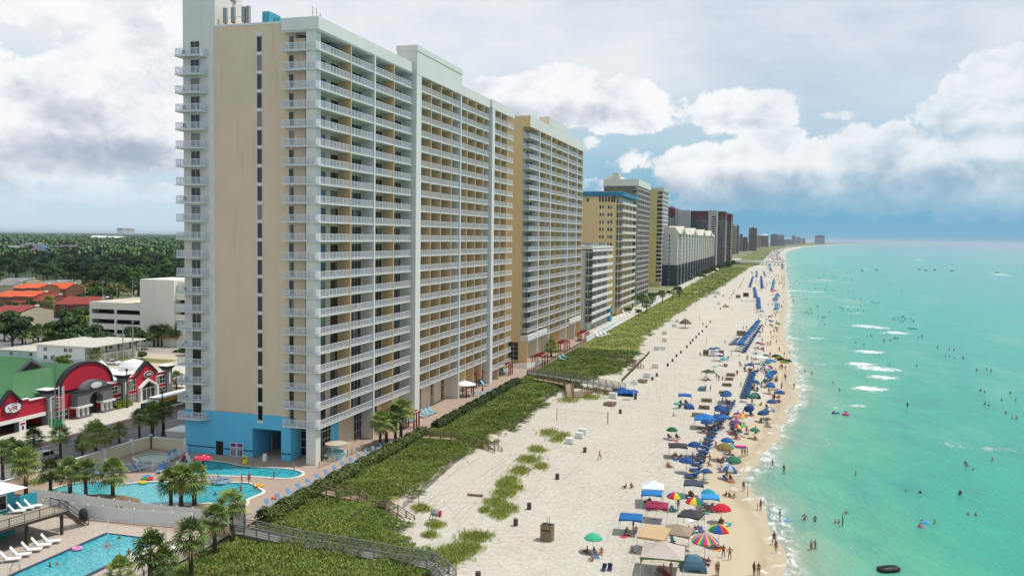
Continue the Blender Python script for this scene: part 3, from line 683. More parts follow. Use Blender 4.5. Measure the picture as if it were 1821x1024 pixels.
# long cream block with gables
h7 = E0('apartment_block', (-82, 974, DK), 'long cream block with dark slate lower floors and white gables', 'apartment block')
slate = MC('slate_blue_stucco', 66, 78, 88, .6, var=.08); cw = MC('cream_white_stucco', 204, 202, 190, .85, var=.04)
w = MB(); w.box(-95, -73.4, 736, 1212, 19.5, 44.6, cw); w.box(-95, -73.3, 735.9, 1212, 3, 19.5, slate)
for i in range(16):
    y = 752+i*29.; w.box(-73.4, -72.2, y, y+15, 19.51, 44.5, cw); w.box(-73.3, -72.1, y, y+15, 3, 19.5, slate)
w.build('wall', h7); r = MB()
for i in range(4):
    y = 740+i*118.; r.slaby([(-96, 44.6), (-72, 44.6), (-76, 49.8), (-92, 49.8)], y, y+117, cream); r.slabx([(y+2, 44.6), (y+58, 44.6), (y+30, 51.2)], -84, -71.6, cream); r.slabx([(y+22, 45.2), (y+38, 45.2), (y+30, 47.6)], -71.6, -71.5, dark)
r.build('roof', h7); Lq = []
for k in range(13):
    z = 4+3.15*k
    for i in range(16):
        y = 752+i*29.; Lq.append((-72.2+.12, y+3, z, 3.4, 2., 'x', 'win', 1)); Lq.append((-73.28, y-9, z, 4., 2.2, 'x', 'win', 1))
    Lq.append((-80.5, 735.9, z, 1.2, 1.6, 'y', 'win', 1)); Lq.append((-90, 735.9, z, 3.2, 1.8, 'y', 'win', 1))
windows(h7, Lq, limit=90)
# maroon topped complex
h8 = E0('resort_tower', (-100, 1300, DK), 'broad grey resort tower with maroon top floors behind the gabled block', 'resort')
mar = MC('maroon_stucco', 112, 54, 56, .7); lg = MC('light_grey_stucco', 176, 176, 178, .8); mg = MC('mid_grey_stucco', 132, 128, 132, .8)
w = MB()
for (px0, px1, Y, pt, pm, bm_) in ((1187, 1201, 1240, 373, 1, lg), (1201, 1207, 1230, 371, 0, lg), (1207, 1227, 1220, 374, 0, lg), (1227, 1260, 1236, 375, 1, mg), (1260, 1275, 1200, 374, 0, lg), (1275, 1290, 1230, 376, 1, mg), (1290, 1300.5, 1290, 380, 1, dbrown)):
    def atY(px, py): 
        d = ray(px, py); t = Y/d[1]; return d[0]*t, CAMZ+d[2]*t
    a, zt1 = atY(px0, pt); b, _ = atY(px1, pt)
    if pm: w.box(a, b, Y, Y+60, 3, zt1-11, bm_); w.box(a, b, Y-.5, Y+60, zt1-11, zt1, mar)
    else: w.box(a, b, Y, Y+60, 3, zt1, bm_)
    if px0 in (1187,): w.lathe([(6, 0), (6, 2), (4, 4), (0, 5)], ((a+b)/2-1, Y+6, zt1), mar, 12)
w.box(-100, -98, 1219, 1219.9, 40, 72, slate); w.box(-104, -101.5, 1219, 1219.9, 40, 72, slate)
w.build('wall', h8); Lq = []
for k in range(21):
    z = 6+3.15*k
    for (px0, px1, Y, n) in ((1187, 1201, 1240, 3), (1227, 1260, 1236, 6), (1260, 1275, 1200, 1), (1275, 1290, 1230, 3), (1290, 1300.5, 1290, 2)):
        for i in range(n):
            px = px0+(i+.25)*(px1-px0)/n; d = ray(px, 430); x = d[0]/d[1]*Y
            Lq.append((x, Y-.6, z, (px1-px0)/n*.55*Y/FPX*1.05, 1.7, 'y', 'win', 1))
windows(h8, Lq, limit=100)
# skyline beyond the pier: one box-like tower each, with floor bands
def skyline(px0, px1, yt, yb, m, cap=None, label='', dome=False):
    c = G((px0+px1)/2, yb, DK); Y = c[1]; s = 1/shown_size(c)
    wd = (px1-px0)*s; hgt = (yb-yt)*s; r = E0('distant_tower', (c[0], Y, DK), label, 'tower block', wb=False)
    w = MB(); w.box(-wd/2, wd/2, 0, wd*1.3, 0, hgt, m)
    w.box(-wd*.2, wd*.15, wd*.2, wd*.7, hgt, hgt*1.05, m)
    w.build('wall', r); bnd = MB(); n = max(5, int(hgt/6))
    for i in range(n): bnd.box(-wd*.44, wd*.44, -.6, -.02, hgt*(i+.35)/n, hgt*(i+.62)/n, dark if i % 1 == 0 else m)
    bnd.build('window_band', r)
    if dome: a = MB(); a.lathe([(wd*.5, 0), (wd*.45, hgt*.05), (wd*.25, hgt*.1), (0, hgt*.12)], (0, wd*.4, hgt), white, 16); a.build('roof', r)
    return r
fb = MC('far_brown', 120, 96, 90, .8); fg = MC('far_grey', 110, 112, 122, .7); ft = MC('far_tan', 176, 156, 128, .8); fp = MC('far_pink', 150, 118, 118, .75)
for q in [(1299, 1308, 402, 452, ft, 'tan tower with white end just beyond the maroon resort'), (1307, 1313, 402, 451, fg, 'grey banded slab joined to the tan tower beyond the resort'), (1314, 1320, 417, 447, fp, 'small mauve tower left of the brown skyscraper'), (1320, 1329, 422, 447, fg, 'squat grey block beside the mauve tower'), (1314, 1332, 432, 444.5, ft, 'low wide tan block at the foot of the mauve tower'), (1331, 1345, 406, 446, fb, 'tallest brown skyscraper on the far shore'), (1345, 1351.5, 419, 441, ft, 'narrow cream tower right of the brown skyscraper'), (1351.5, 1366, 419, 439, fb, 'brown tower with white domed roof on the far shore'), (1370, 1384, 417, 437.5, fg, 'grey tower with stepped top, left of its dark twin'), (1379, 1396, 426, 436.8, fg, 'low grey slab in front of the far stepped tower'), (1385, 1394, 418, 436, fp, 'reddish grey tower right of the stepped tower'), (1396, 1408, 426, 434.6, fg, 'long low dark block in the middle of the far skyline'), (1408, 1414, 419, 434.4, fg, 'grey tower with white cap on the far bend'), (1415, 1423, 422, 434.2, fg, 'grey tower with flat white roof on the far bend'), (1424, 1432, 424, 433.9, fp, 'pale stub tower near the end of the far row'), (1450, 1466, 419, 433.6, fg, 'isolated dark broad tower at the far end of the shore')]:
    o = skyline(*q[:5], label=q[5], dome='dome' in q[5])
    if 'cap' in q[5] or 'flat white' in q[5]:
        pass
# ---------------------------------------------------------------- streets, decks and pavements
def sheet(name, x0, x1, y0, y1, z, m): return tag(MB().quad((x0, y0, z), (x1, y0, z), (x1, y1, z), (x0, y1, z), m).build(name), kind='structure')
asph = MC('asphalt', 128, 126, 128, .8, var=.10, sc=.5, bump=.2); redl = MC('red_lane', 150, 112, 108, .85, var=.1); conc = MC('concrete', 200, 194, 180, .9, var=.06, sc=.4, dirt=.1)
linew = MC('line_white', 224, 224, 218, .9); liney = MC('line_yellow', 214, 168, 92, .9)
def paver_mat(name, a, b, s=1.2):
    m = bpy.data.materials.new(name); m.use_nodes = True; t = m.node_tree; bs = t.nodes['Principled BSDF']
    p = N(t, t.nodes.new('ShaderNodeNewGeometry').outputs['Position'])
    br = t.nodes.new('ShaderNodeTexBrick'); t.links.new(p.k, br.inputs['Vector']); br.inputs['Scale'].default_value = s; br.inputs['Mortar Size'].default_value = .02
    for i, c in ((1, a), (2, b), (3, vmulc(a, .6))): br.inputs[i].default_value = (*c, 1)
    n = noise(p, .35, 5., .65); c = mixc(t, (n-.35)*.9, N(t, br.outputs[0]), vmulc(b, .62)); t.links.new(c.k, bs.inputs['Base Color']); bs.inputs['Roughness'].default_value = .85
    return m
paver = paver_mat('terracotta_pavers', vmulc(C3(186, 160, 140), .8), vmulc(C3(198, 174, 154), .8)); paver2 = paver_mat('pink_deck', vmulc(C3(206, 190, 174), .85), vmulc(C3(198, 182, 166), .85), .5)
Zd = DK
sheet('road', -119.5, -106.9, -20, 1400, Zd, asph); sheet('cycle_lane_far', -122.0, -119.5, -20, 1400, Zd+.01, redl); sheet('cycle_lane_near', -106.9, -104.3, -20, 1400, Zd+.01, redl)
mb = MB()
for x in (-119.55, -107.0): mb.quad((x-.12, -20, Zd+.02), (x+.12, -20, Zd+.02), (x+.12, 900, Zd+.02), (x-.12, 900, Zd+.02), linew)
for x in (-117.1, -113.2): mb.quad((x-.13, -20, Zd+.02), (x+.13, -20, Zd+.02), (x+.13, 900, Zd+.02), (x-.13, 900, Zd+.02), liney)
tag(mb.build('road_markings'), kind='structure')
mb = MB().box(-132.6, -122.0, -20, 186, Zd-.3, Zd+.13, conc); tag(mb.build('pavement_far'), kind='structure')
mb = MB().box(-104.3, -103.2, -20, 131, Zd-.3, Zd+.12, conc); tag(mb.build('pavement_near'), kind='structure')
sheet('pool_deck', -103.2, -63.4, 94.9, 150, Zd-.01, paver); sheet('lower_pool_deck', -103.2, -63.4, 50, 94.9, Zd-.012, paver2)
sheet('promenade', -71.3, -63.0, 150, 352, Zd-.01, paver)
sheet('car_park', -320, -205, 225, 350, Zd, asph); sheet('side_street', -200, -133, 186, 252, Zd-.02, conc); sheet('motel_yard', -204, -160, 186, 236, Zd, MC('pale_paving', 196, 184, 160, .85, var=.08))
sheet('grass_island', -186, -166, 219, 226, Zd+.03, MC('lawn', 130, 132, 60, .7)); sheet('garage_forecourt', -232, -140, 236, 258, Zd+.01, MC('worn_paving', 176, 168, 156, .8, var=.1))
sheet('motel_lot', -72, -63, 352, 1400, Zd-.02, conc)
# pool building helper: coping ring, water, both parts of one pool
def pool_mat():
    m = bpy.data.materials.new('pool_water'); m.use_nodes = True; t = m.node_tree; b = t.nodes['Principled BSDF']
    p = N(t, t.nodes.new('ShaderNodeNewGeometry').outputs['Position'])
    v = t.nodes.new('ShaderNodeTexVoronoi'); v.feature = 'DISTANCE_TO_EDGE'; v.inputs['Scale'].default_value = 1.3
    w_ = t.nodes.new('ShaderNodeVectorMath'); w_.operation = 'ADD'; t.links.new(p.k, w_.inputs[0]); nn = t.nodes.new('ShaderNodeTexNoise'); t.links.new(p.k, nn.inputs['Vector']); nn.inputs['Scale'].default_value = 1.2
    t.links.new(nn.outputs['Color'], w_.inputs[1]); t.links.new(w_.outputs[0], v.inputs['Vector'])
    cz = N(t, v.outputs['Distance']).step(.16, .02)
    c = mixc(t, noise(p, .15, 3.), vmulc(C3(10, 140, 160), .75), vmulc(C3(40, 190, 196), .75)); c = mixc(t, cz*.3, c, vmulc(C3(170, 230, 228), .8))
    t.links.new(c.k, b.inputs['Base Color']); b.inputs['Roughness'].default_value = .08; b.inputs['IOR'].default_value = 1.33
    bm = t.nodes.new('ShaderNodeBump'); bm.inputs['Strength'].default_value = .35; bm.inputs['Distance'].default_value = .1; t.links.new(noise(p, 2.2, 3.).k, bm.inputs['Height']); t.links.new(bm.outputs[0], b.inputs['Normal'])
    return m
poolw = pool_mat(); coping = MC('coping', 226, 216, 200, .9); tilebl = MC('pool_tile', 40, 70, 96, .8)
def smooth_loop(pts, k=6):
    P = [Vector((x, y)) for x, y in pts]; n = len(P); out = []
    for i in range(n):
        a, b, c, d = P[i-1], P[i], P[(i+1) % n], P[(i+2) % n]
        for j in range(k):
            t = j/k; out.append(.5*((2*b)+(c-a)*t+(2*a-5*b+4*c-d)*t*t+(3*b-a-3*c+d)*t**3))
    return [(p.x, p.y) for p in out]
def pool(label, pts, k=6, name='swimming_pool', wm=None, cm=None, wd=.45, inner=True):
    L = smooth_loop(pts, k) if k else pts; n = len(L); cx = sum(p[0] for p in L)/n; cy = sum(p[1] for p in L)/n
    if sum(L[i][0]*L[(i+1) % n][1]-L[(i+1) % n][0]*L[i][1] for i in range(n)) < 0: L = L[::-1]
    r = E0(name, (cx, cy, Zd), label, 'pool')
    def off(d):
        o = []
        for i in range(n):
            a = Vector(L[i-1]); b = Vector(L[(i+1) % n]); t = (b-a).normalized(); o.append((L[i][0]+t.y*d, L[i][1]-t.x*d))
        return o
    out = off(wd); cop = MB(); z = Zd+.13
    vs = [(x, y, z) for x, y in L]+[(x, y, z) for x, y in out]+[(x, y, Zd-.1) for x, y in L]+[(x, y, Zd-.1) for x, y in out]
    cop.add(vs, [(i, n+i, n+(i+1) % n, (i+1) % n) for i in range(n)]+[(n+i, 3*n+i, 3*n+(i+1) % n, n+(i+1) % n) for i in range(n)], cm or coping)
    cop.add(vs, [(2*n+i, i, (i+1) % n, 2*n+(i+1) % n) for i in range(n)], tilebl)
    cop.build('coping', r); wa = MB(); wa.add([(x, y, Zd+.02) for x, y in L], [tuple(range(n))], wm or poolw); wa.build('water', r)
    return r
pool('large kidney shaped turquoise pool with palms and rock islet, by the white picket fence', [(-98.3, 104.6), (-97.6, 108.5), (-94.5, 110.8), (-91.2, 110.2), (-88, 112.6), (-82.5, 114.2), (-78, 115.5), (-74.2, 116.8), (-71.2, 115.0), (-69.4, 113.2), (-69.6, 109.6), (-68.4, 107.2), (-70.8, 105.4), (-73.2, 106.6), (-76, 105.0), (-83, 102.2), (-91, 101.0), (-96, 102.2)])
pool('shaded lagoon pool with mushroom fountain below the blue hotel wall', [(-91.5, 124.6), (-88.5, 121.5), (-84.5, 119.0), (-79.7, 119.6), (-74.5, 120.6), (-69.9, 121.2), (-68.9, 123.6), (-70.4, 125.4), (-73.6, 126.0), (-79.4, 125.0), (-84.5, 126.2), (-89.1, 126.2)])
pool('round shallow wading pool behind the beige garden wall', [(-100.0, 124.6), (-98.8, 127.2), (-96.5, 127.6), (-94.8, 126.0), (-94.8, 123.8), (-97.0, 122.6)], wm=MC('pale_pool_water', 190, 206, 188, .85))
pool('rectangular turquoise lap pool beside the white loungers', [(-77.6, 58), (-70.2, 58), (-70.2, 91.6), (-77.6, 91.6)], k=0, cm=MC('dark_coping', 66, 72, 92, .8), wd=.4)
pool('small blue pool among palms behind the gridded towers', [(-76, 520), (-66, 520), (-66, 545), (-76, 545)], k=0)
# ---------------------------------------------------------------- palms
trunkm = MC('palm_trunk', 92, 74, 60, .6, var=.25, sc=3., bump=.8, bsc=9.); bootm = MC('palm_boots', 116, 96, 70, .6, var=.3, sc=5.)
def leafmat(name, a, b, dryc=None, sc=.5):
    m = bpy.data.materials.new(name); m.use_nodes = True; t = m.node_tree; bs = t.nodes['Principled BSDF']
    p = N(t, t.nodes.new('ShaderNodeNewGeometry').outputs['Position']); oi = N(t, t.nodes.new('ShaderNodeObjectInfo').outputs['Random'])
    f = (noise(p, sc, 4., .6)-.5)*1.6+(oi-.5)*.7+.5
    c = mixc(t, f.step(0., 1.), a, b)
    if dryc: c = mixc(t, noise(p, sc*2.5, 3., .7).step(.56, .72)*.7, c, dryc)
    t.links.new(c.k, bs.inputs['Base Color']); bs.inputs['Roughness'].default_value = .6; bs.inputs['Specular IOR Level'].default_value = .25
    return m
palmleaf = leafmat('palm_leaf', C3(58, 82, 30), C3(132, 150, 70), C3(156, 146, 84)); deadleaf = leafmat('dead_palm_leaf', C3(120, 98, 60), C3(150, 130, 90))
def fan_palm(h, seed, cr=2.3, n=27):
    r = random.Random(seed); tr = MB(); lean = (r.uniform(-.03, .03), r.uniform(-.03, .03)); prev = None; k = 7
    pr_ = [(lean[0]*h*(i/k)**2, lean[1]*h*(i/k)**2, h*i/k) for i in range(k+1)]
    for i in range(k):
        a = .26-.06*i/k; tr.tube(pr_[i], pr_[i+1], a*(1.15 if i == 0 else 1.02), trunkm if i < k-2 else bootm, 7, a*.95, cap=False)
    top = Vector(pr_[-1])
    for i in range(16):
        a = i*2.4; z = top.z-.15-i*.085; tr.tube((top.x+math.cos(a)*.15, top.y+math.sin(a)*.15, z), (top.x+math.cos(a)*.42, top.y+math.sin(a)*.42, z+.32), .05, bootm, 4, .02)
    cb = MB()
    for i in range(n):
        az = i*2.39996+r.uniform(-.2, .2); el = math.radians(80-(i/n)**.85*128+r.uniform(-8, 8)); m = palmleaf if i < n-3 else deadleaf
        d = Vector((math.cos(az)*math.cos(el), math.sin(az)*math.cos(el), math.sin(el))); L = r.uniform(.42, .58)*cr
        p0 = top+Vector((0, 0, .05)); mid = p0+d*L*.55; p1 = p0+d*L+Vector((0, 0, -.10*L))
        side = d.cross(Vector((0, 0, 1)))
        side = side.normalized() if side.length > .1 else Vector((math.cos(az+1.57), math.sin(az+1.57), 0)); up = side.cross(d).normalized()
        cb.add([p0-side*.025, p0+side*.025, p1+side*.02, p1-side*.02], [(0, 1, 2, 3)], m)
        nb = 15; R = r.uniform(.5, .62)*cr
        for j in range(nb):
            t = (j/(nb-1)-.5)*2*math.radians(112); dd_ = (d*math.cos(t)+side*math.sin(t)); fold = (.10 if j % 2 else -.02)
            RR = R*(1-.28*abs(t)/2)*(r.uniform(.88, 1.05)); w_ = .085*cr/2.3
            nrm = dd_.cross(up).normalized(); a0 = p1-d*.06+up*fold*.3
            q1 = a0+dd_*RR*.6+up*(fold*.5-.05); q2 = a0+dd_*RR+Vector((0, 0, -.30*RR-.12*r.random()))
            cb.add([a0-nrm*.012, a0+nrm*.012, q1+nrm*w_, q1-nrm*w_, q2], [(0, 1, 2, 3), (3, 2, 4)], m)
    return tr.mesh('trunk'), cb.mesh('crown')
PALMS = [fan_palm(h, i+3, cr) for i, (h, cr) in enumerate(((5.2, 2.4), (6.6, 2.6), (3.6, 2.3), (7.8, 2.5)))]; PH = (5.2, 6.6, 3.6, 7.8)
def palm(px, py, pcy, label, group, z=DK, k=1.):
    c = G(px, py, z if z is not None else None); h = max(2.2, (py-pcy)/shown_size((c[0], c[1], c[2]+3)))
    i = min(range(4), key=lambda j: abs(PH[j]-h)); s = h/PH[i]
    o = bpy.data.objects.new('palm_tree', None); COL.objects.link(o); o.location = c; tag(o, label, 'palm tree', group); o.rotation_euler = (0, 0, rnd.uniform(0, 6.28))
    hs = (max(.8, min(1.25, s))*k); t, cmesh = PALMS[i]
    a = link('trunk', t, o); a.scale = (hs, hs, s); b = link('crown', cmesh, o, (0, 0, PH[i]*s-PH[i]*hs)); b.scale = (hs,)*3
    return o
gp = 'palms round the hotel pools'
for q in [(46, 884, 818, 'tall palm over the picket fence, left of the pool palms'), (90, 877, 838, 'dark palm leaning by the beige wall near the kidney pool'), (125, 880, 836, 'palm at the left rim of the kidney pool'), (153, 895, 836, 'tall thin palm standing at the picket fence before the kidney pool'), (201, 887, 840, 'broad palm growing on the rock islet in the pool'), (304, 899, 856, 'first palm of the trio at the kidney pool, with leaning skirt'), (322, 899, 851, 'middle palm of the trio at the kidney pool'), (346, 901, 850, 'rightmost palm of the trio at the kidney pool')]: palm(*q, gp, k=1.15)
gs = 'palms along the street'
for q in [(5, 854, 800, 'street palm cut by the left edge of the view'), (36, 868, 805, 'street palm behind the white roofed beach house'), (60, 812, 778, 'young palm in front of the arched arcade fascia'), (108, 822, 772, 'upright street palm left of the pale car'), (147, 812, 789, 'short bushy palm in the street hedge'), (170, 820, 772, 'tall dark palm beside the short bushy one'), (186, 799, 774, 'thin palm right of the tall dark street palm'), (212, 788, 768, 'small bright green palm at the near kerb'), (248, 786, 741, 'leftmost of the three big palms before the flatbed truck'), (271, 777, 736, 'middle of the three big palms before the flatbed truck'), (291, 773, 728, 'rightmost of the three big palms before the flatbed truck'), (314, 696, 672, 'small palm between the arcade end and the hotel balconies'), (20, 820, 795, 'low palm among bushes at the far left kerb')]: palm(*q, gs, k=1.1)
gf = 'palms at the dune edge in front'
for q in [(412, 966, 894, 'tall palm at the landward end of the grey boardwalk'), (382, 990, 920, 'palm inside the dune bushes left of the boardwalk'), (340, 1030, 948, 'tall foreground palm in front of the white picket fence'), (268, 1040, 975, 'foreground palm overlapping the lap pool corner'), (290, 1046, 996, 'short foreground palm right beside the lap pool palm'), (214, 1058, 1014, 'lowest foreground palm, only its head showing at the bottom')]: palm(*q, gf, z=None if q[0] > 330 else DK, k=1.1)
gm_ = 'palms in front of the tall hotel terrace'
for q in [(676, 797, 748, 'left palm of the four by the hotel terrace'), (687, 791, 752, 'short palm of the four by the hotel terrace'), (703, 787, 736, 'third palm of the four by the hotel terrace'), (713, 784, 727, 'right palm of the four, beside the red pergola')]: palm(*q, gm_, k=1.15)
palm(980, 634, 616, 'bushy palm between the second hotel and its red pergolas', gm_, k=1.5)
for i, (px, cyy) in enumerate([(274, 588), (281, 592), (288, 591), (295, 586), (299, 588), (307, 590), (312, 588), (317, 587)]):
    palm(px, 616, cyy, ['leftmost palm of the row against the garage wall', 'second palm from left against the garage wall', 'third palm from left against the garage wall', 'tallest middle palm against the garage wall', 'fifth palm from left against the garage wall', 'sixth palm from left against the garage wall', 'seventh palm from left against the garage wall', 'last palm of the garage wall row, nearest the hotel'][i], 'palms against the parking garage', k=1.3)
for i, (px, py, cyy) in enumerate([(59, 612, 588), (68, 610, 589), (40, 622, 592), (170, 648, 630), (86, 563, 535), (64, 508, 495)]):
    palm(px, py, cyy, ['twin trunk palm beside the grey car park, left one', 'twin trunk palm beside the grey car park, right one', 'palm at the edge of the dark oak by the car park', 'palm beside the staircase of the white motel', 'tall thin palm in the court of the red roofed condos', 'lone palm among the grey roofs behind the condos'][i], 'palms around the car park', k=1.3)
for i, (px, py, cyy) in enumerate([(1125, 547, 530), (1142, 545, 531), (1160, 541, 528), (1178, 538, 522), (1196, 533, 519), (1150, 556, 541), (1208, 528, 516)]):
    palm(px, py, cyy, ['nearest', 'second', 'third', 'fourth', 'fifth', 'sixth', 'farthest'][i]+' distant palm in the pool garden under the gridded towers', 'distant palms in the tower gardens', k=1.15)
# ---------------------------------------------------------------- broadleaf trees, pines and shrubs
barkm = MC('bark', 96, 80, 64, .6, var=.2, sc=2.)
def leaves(centers, radii, n, size, rs, flat=1., up=.35):
    """n leaf clumps spread on and in a set of ellipsoids; returns verts, quads"""
    k = rs.choice(len(centers), n, p=np.array([r[0]*r[2] for r in radii])/sum(r[0]*r[2] for r in radii))
    d = rs.normal(size=(n, 3)); d /= np.linalg.norm(d, axis=1)[:, None]; d[:, 2] = np.where(d[:, 2] < -.35, -d[:, 2], d[:, 2])
    rr = rs.uniform(.72, 1.05, n)[:, None]
    c = np.array(centers)[k]+d*np.array(radii)[k]*rr
    nn = d+rs.normal(size=(n, 3))*.55+np.array([0, 0, up]); nn /= np.linalg.norm(nn, axis=1)[:, None]
    a = np.cross(nn, rs.normal(size=(n, 3))); a /= np.linalg.norm(a, axis=1)[:, None]; b = np.cross(nn, a)
    s = size*rs.uniform(.55, 1.25, n)[:, None]
    q = np.stack([c-a*s-b*s*.5, c+a*s*.6-b*s*.8, c+a*s+b*s*.5, c-a*s*.5+b*s*.9], 1)
    q += rs.normal(size=q.shape)*size*.12
    return q.reshape(-1, 3), np.arange(4*n).reshape(-1, 4)
def broadleaf(seed, h=10., w=5.5, nl=16, n=2200, size=.42, m=None, flat=.6, base=.35, trunk=True):
    rs = np.random.RandomState(seed); C_, R_ = [], []
    for i in range(nl):
        a = rs.uniform(0, 6.28); rr = w*rs.uniform(0, .72)**.6; z = h*(base+(1-base)*rs.uniform(.15, .85)*(1-.35*(rr/w)**2))
        s = w*rs.uniform(.25, .42); C_.append((math.cos(a)*rr, math.sin(a)*rr, z)); R_.append((s, s, s*flat))
    v, q = leaves(C_, R_, n, size, rs); me = np_mesh('crown', v, q, [m]); 
    t = MB(); t.tube((0, 0, -.3), (.1, 0, h*.45), w*.06, barkm, 6, w*.04)
    for c in C_[:7]: t.tube((.05, 0, h*.3), c, w*.03, barkm, 5, w*.012, cap=False)
    return t.mesh('trunk'), me
oakd = leafmat('dark_oak_leaf', C3(28, 48, 22), C3(72, 98, 42), sc=.18); oakg = leafmat('green_leaf', C3(50, 76, 24), C3(104, 128, 44), sc=.3); pinel = leafmat('pine_needles', C3(26, 46, 26), C3(62, 86, 44), sc=.16); oliv = leafmat('olive_leaf', C3(76, 82, 36), C3(128, 116, 54), sc=.3)
TREES = {'dark': [broadleaf(i, 9.+i % 3, 6., 18, 1900, .5, oakd) for i in (1, 2, 3)], 'green': [broadleaf(i, 8, 5., 15, 1700, .42, oakg) for i in (4, 5)], 'olive': [broadleaf(7, 8., 5., 14, 1500, .45, oliv)],
         'pine': [broadleaf(i, 15., 4.2, 15, 1300, .5, pinel, flat=.45, base=.52) for i in (8, 9, 10)], 'bush': [broadleaf(11, 2.2, 1.7, 10, 800, .2, oakg, base=.05), broadleaf(12, 2.2, 1.7, 10, 800, .2, oakd, base=.05)]}
def tree(x, y, kind, s, label, group, z=DK-.2, name='tree', cat='tree'):
    L = TREES[kind]; t, c = L[rnd.randrange(len(L))]
    o = bpy.data.objects.new(name, None); COL.objects.link(o); o.location = (x, y, z); o.rotation_euler = (0, 0, rnd.uniform(0, 6.28)); o.scale = (s*rnd.uniform(.9, 1.1), s*rnd.uniform(.9, 1.1), s)
    tag(o, label, cat, group); link('trunk', t, o); link('crown', c, o); return o
def treep(px, py, kind, s, label, group=None, **kw): x, y, _ = G(px, py, DK); return tree(x, y, kind, s, label, group, **kw)
for q in [(22, 628, 'dark', 1.15, 'large dark oak at the left edge beside the motel annex'), (8, 606, 'dark', .9, 'dark oak behind the large one at the left edge'), (45, 612, 'green', .75, 'bright leafy tree next to the twin palms'), (118, 620, 'dark', 1.1, 'big dark tree in front of the parking garage, left'), (145, 622, 'dark', 1., 'spreading dark tree touching the parking garage corner'), (100, 614, 'green', .8, 'leafy green tree at the car park exit'), (170, 628, 'dark', .75, 'dark tree under the garage openings'), (190, 624, 'dark', .55, 'round shrubby tree at the foot of the garage'), (242, 622, 'dark', .8, 'tall dark magnolia against the garage wall'), (252, 640, 'green', .35, 'small clipped round tree on the grass island'), (140, 592, 'green', .9, 'green tree between condos and garage, left one'), (152, 580, 'green', 1., 'green tree between condos and garage, right one'), (112, 655, 'green', .5, 'round yellow green tree by the motel corner'), (52, 572, 'dark', .8, 'dark tree in front of the red roofed condos'), (72, 568, 'dark', .85, 'dark tree at the left of the condo court'), (30, 566, 'dark', .8, 'dark tree near the lower left red roof'), (152, 548, 'dark', .9, 'tree behind the front condo row'), (178, 540, 'green', 1.2, 'sunlit bright green tree above the garage deck'), (200, 536, 'green', .9, 'second sunlit tree above the garage deck'), (96, 622, 'green', .6, 'low leafy tree by the car park kerb'), (68, 622, 'olive', .45, 'small olive tree by the motel annex'), (330, 632, 'green', .5, 'low tree tucked beside the hotel balconies')]: treep(*q)
for i, (px, py, kd, s) in enumerate([(1120, 543, 'dark', .45), (1133, 538, 'dark', .5), (1146, 534, 'green', .45), (1160, 533, 'dark', .55), (1175, 529, 'dark', .5), (1190, 525, 'green', .45), (1205, 520, 'dark', .5), (1245, 497, 'dark', .8), (1255, 492, 'dark', .9), (1266, 487, 'dark', .9), (1280, 482, 'dark', 1.), (1292, 478, 'dark', 1.1), (1302, 474, 'dark', 1.1), (1228, 500, 'green', .5), (1135, 560, 'green', .4), (1118, 556, 'dark', .35)]):
    treep(px, py, kd, s, '%s dark garden tree along the feet of the far towers, from the camera' % ['6th', '7th', '8th', '9th', '10th', '11th', '12th', '13th', '14th', '15th', '16th', '17th', '18th', '3rd', '2nd', 'nearest'][i], 'garden trees of the far towers')
def hedge(name, label, pts, w, h, m, dens=60, z=DK, size=.14):
    r_ = np.random.RandomState(len(label)); V = []
    L = sum(math.dist(a, b) for a, b in zip(pts[:-1], pts[1:])); n = int(L*dens)
    P = []
    for a, b in zip(pts[:-1], pts[1:]):
        k = int(n*math.dist(a, b)/L); t = r_.rand(k); P.append(np.stack([a[0]+(b[0]-a[0])*t, a[1]+(b[1]-a[1])*t], 1))
    P = np.concatenate(P); k = len(P); th = r_.uniform(0, math.pi, k); hh = h*(1+.18*np.sin(P[:, 1]*1.3+P[:, 0])+.1*r_.randn(k))
    rad = r_.uniform(.8, 1.05, k)
    c = np.stack([P[:, 0]+np.cos(th)*w/2*rad, P[:, 1]+r_.randn(k)*.1, z+np.sin(th)**.6*hh*rad], 1)
    nn = np.stack([np.cos(th), r_.randn(k)*.4, np.sin(th)], 1)+r_.randn(k, 3)*.5; nn /= np.linalg.norm(nn, axis=1)[:, None]
    a = np.cross(nn, r_.randn(k, 3)); a /= np.linalg.norm(a, axis=1)[:, None]; b = np.cross(nn, a); s = size*r_.uniform(.6, 1.3, k)[:, None]
    q = np.stack([c-a*s-b*s*.5, c+a*s*.6-b*s*.8, c+a*s+b*s*.5, c-a*s*.5+b*s*.9], 1)
    c0 = P.mean(0); o = link(name, np_mesh('hedge', q.reshape(-1, 3)-np.array([c0[0], c0[1], z]), np.arange(4*k).reshape(-1, 4), [m]), None, (c0[0], c0[1], z))
    return tag(o, label, 'hedge')
hm = leafmat('hedge_leaf', C3(48, 66, 28), C3(104, 116, 54), C3(160, 156, 104), sc=1.2); hb = leafmat('shrub_leaf', C3(60, 84, 24), C3(120, 138, 50), sc=.8)
hedge('hedge', 'long dark clipped hedge along the white promenade railing', [(-62.2, 101.5), (-62.2, 124), (-62., 158)], 2.0, 1.3, hm, 330)
hedge('hedge', 'dark hedge continuing past the middle stairs to the lounger terrace', [(-61.9, 163), (-61.9, 195), (-62, 222)], 2.0, 1.1, hm, 200, size=.18)
hedge('hedge', 'bushy green street hedge between the wall and the near kerb', [(-103.6, 92), (-103.0, 110), (-103.6, 128)], 1.5, 1.5, hb, 230)
hedge('hedge', 'trimmed box shrubs at the foot of the arcade', [(-131.4, 157.5), (-131.2, 162)], 1.7, 1.3, hb, 260)
hedge('hedge', 'yellow green ground shrubs at the garage forecourt', [(-176, 240), (-164, 241)], 5., .9, hb, 120, size=.3)
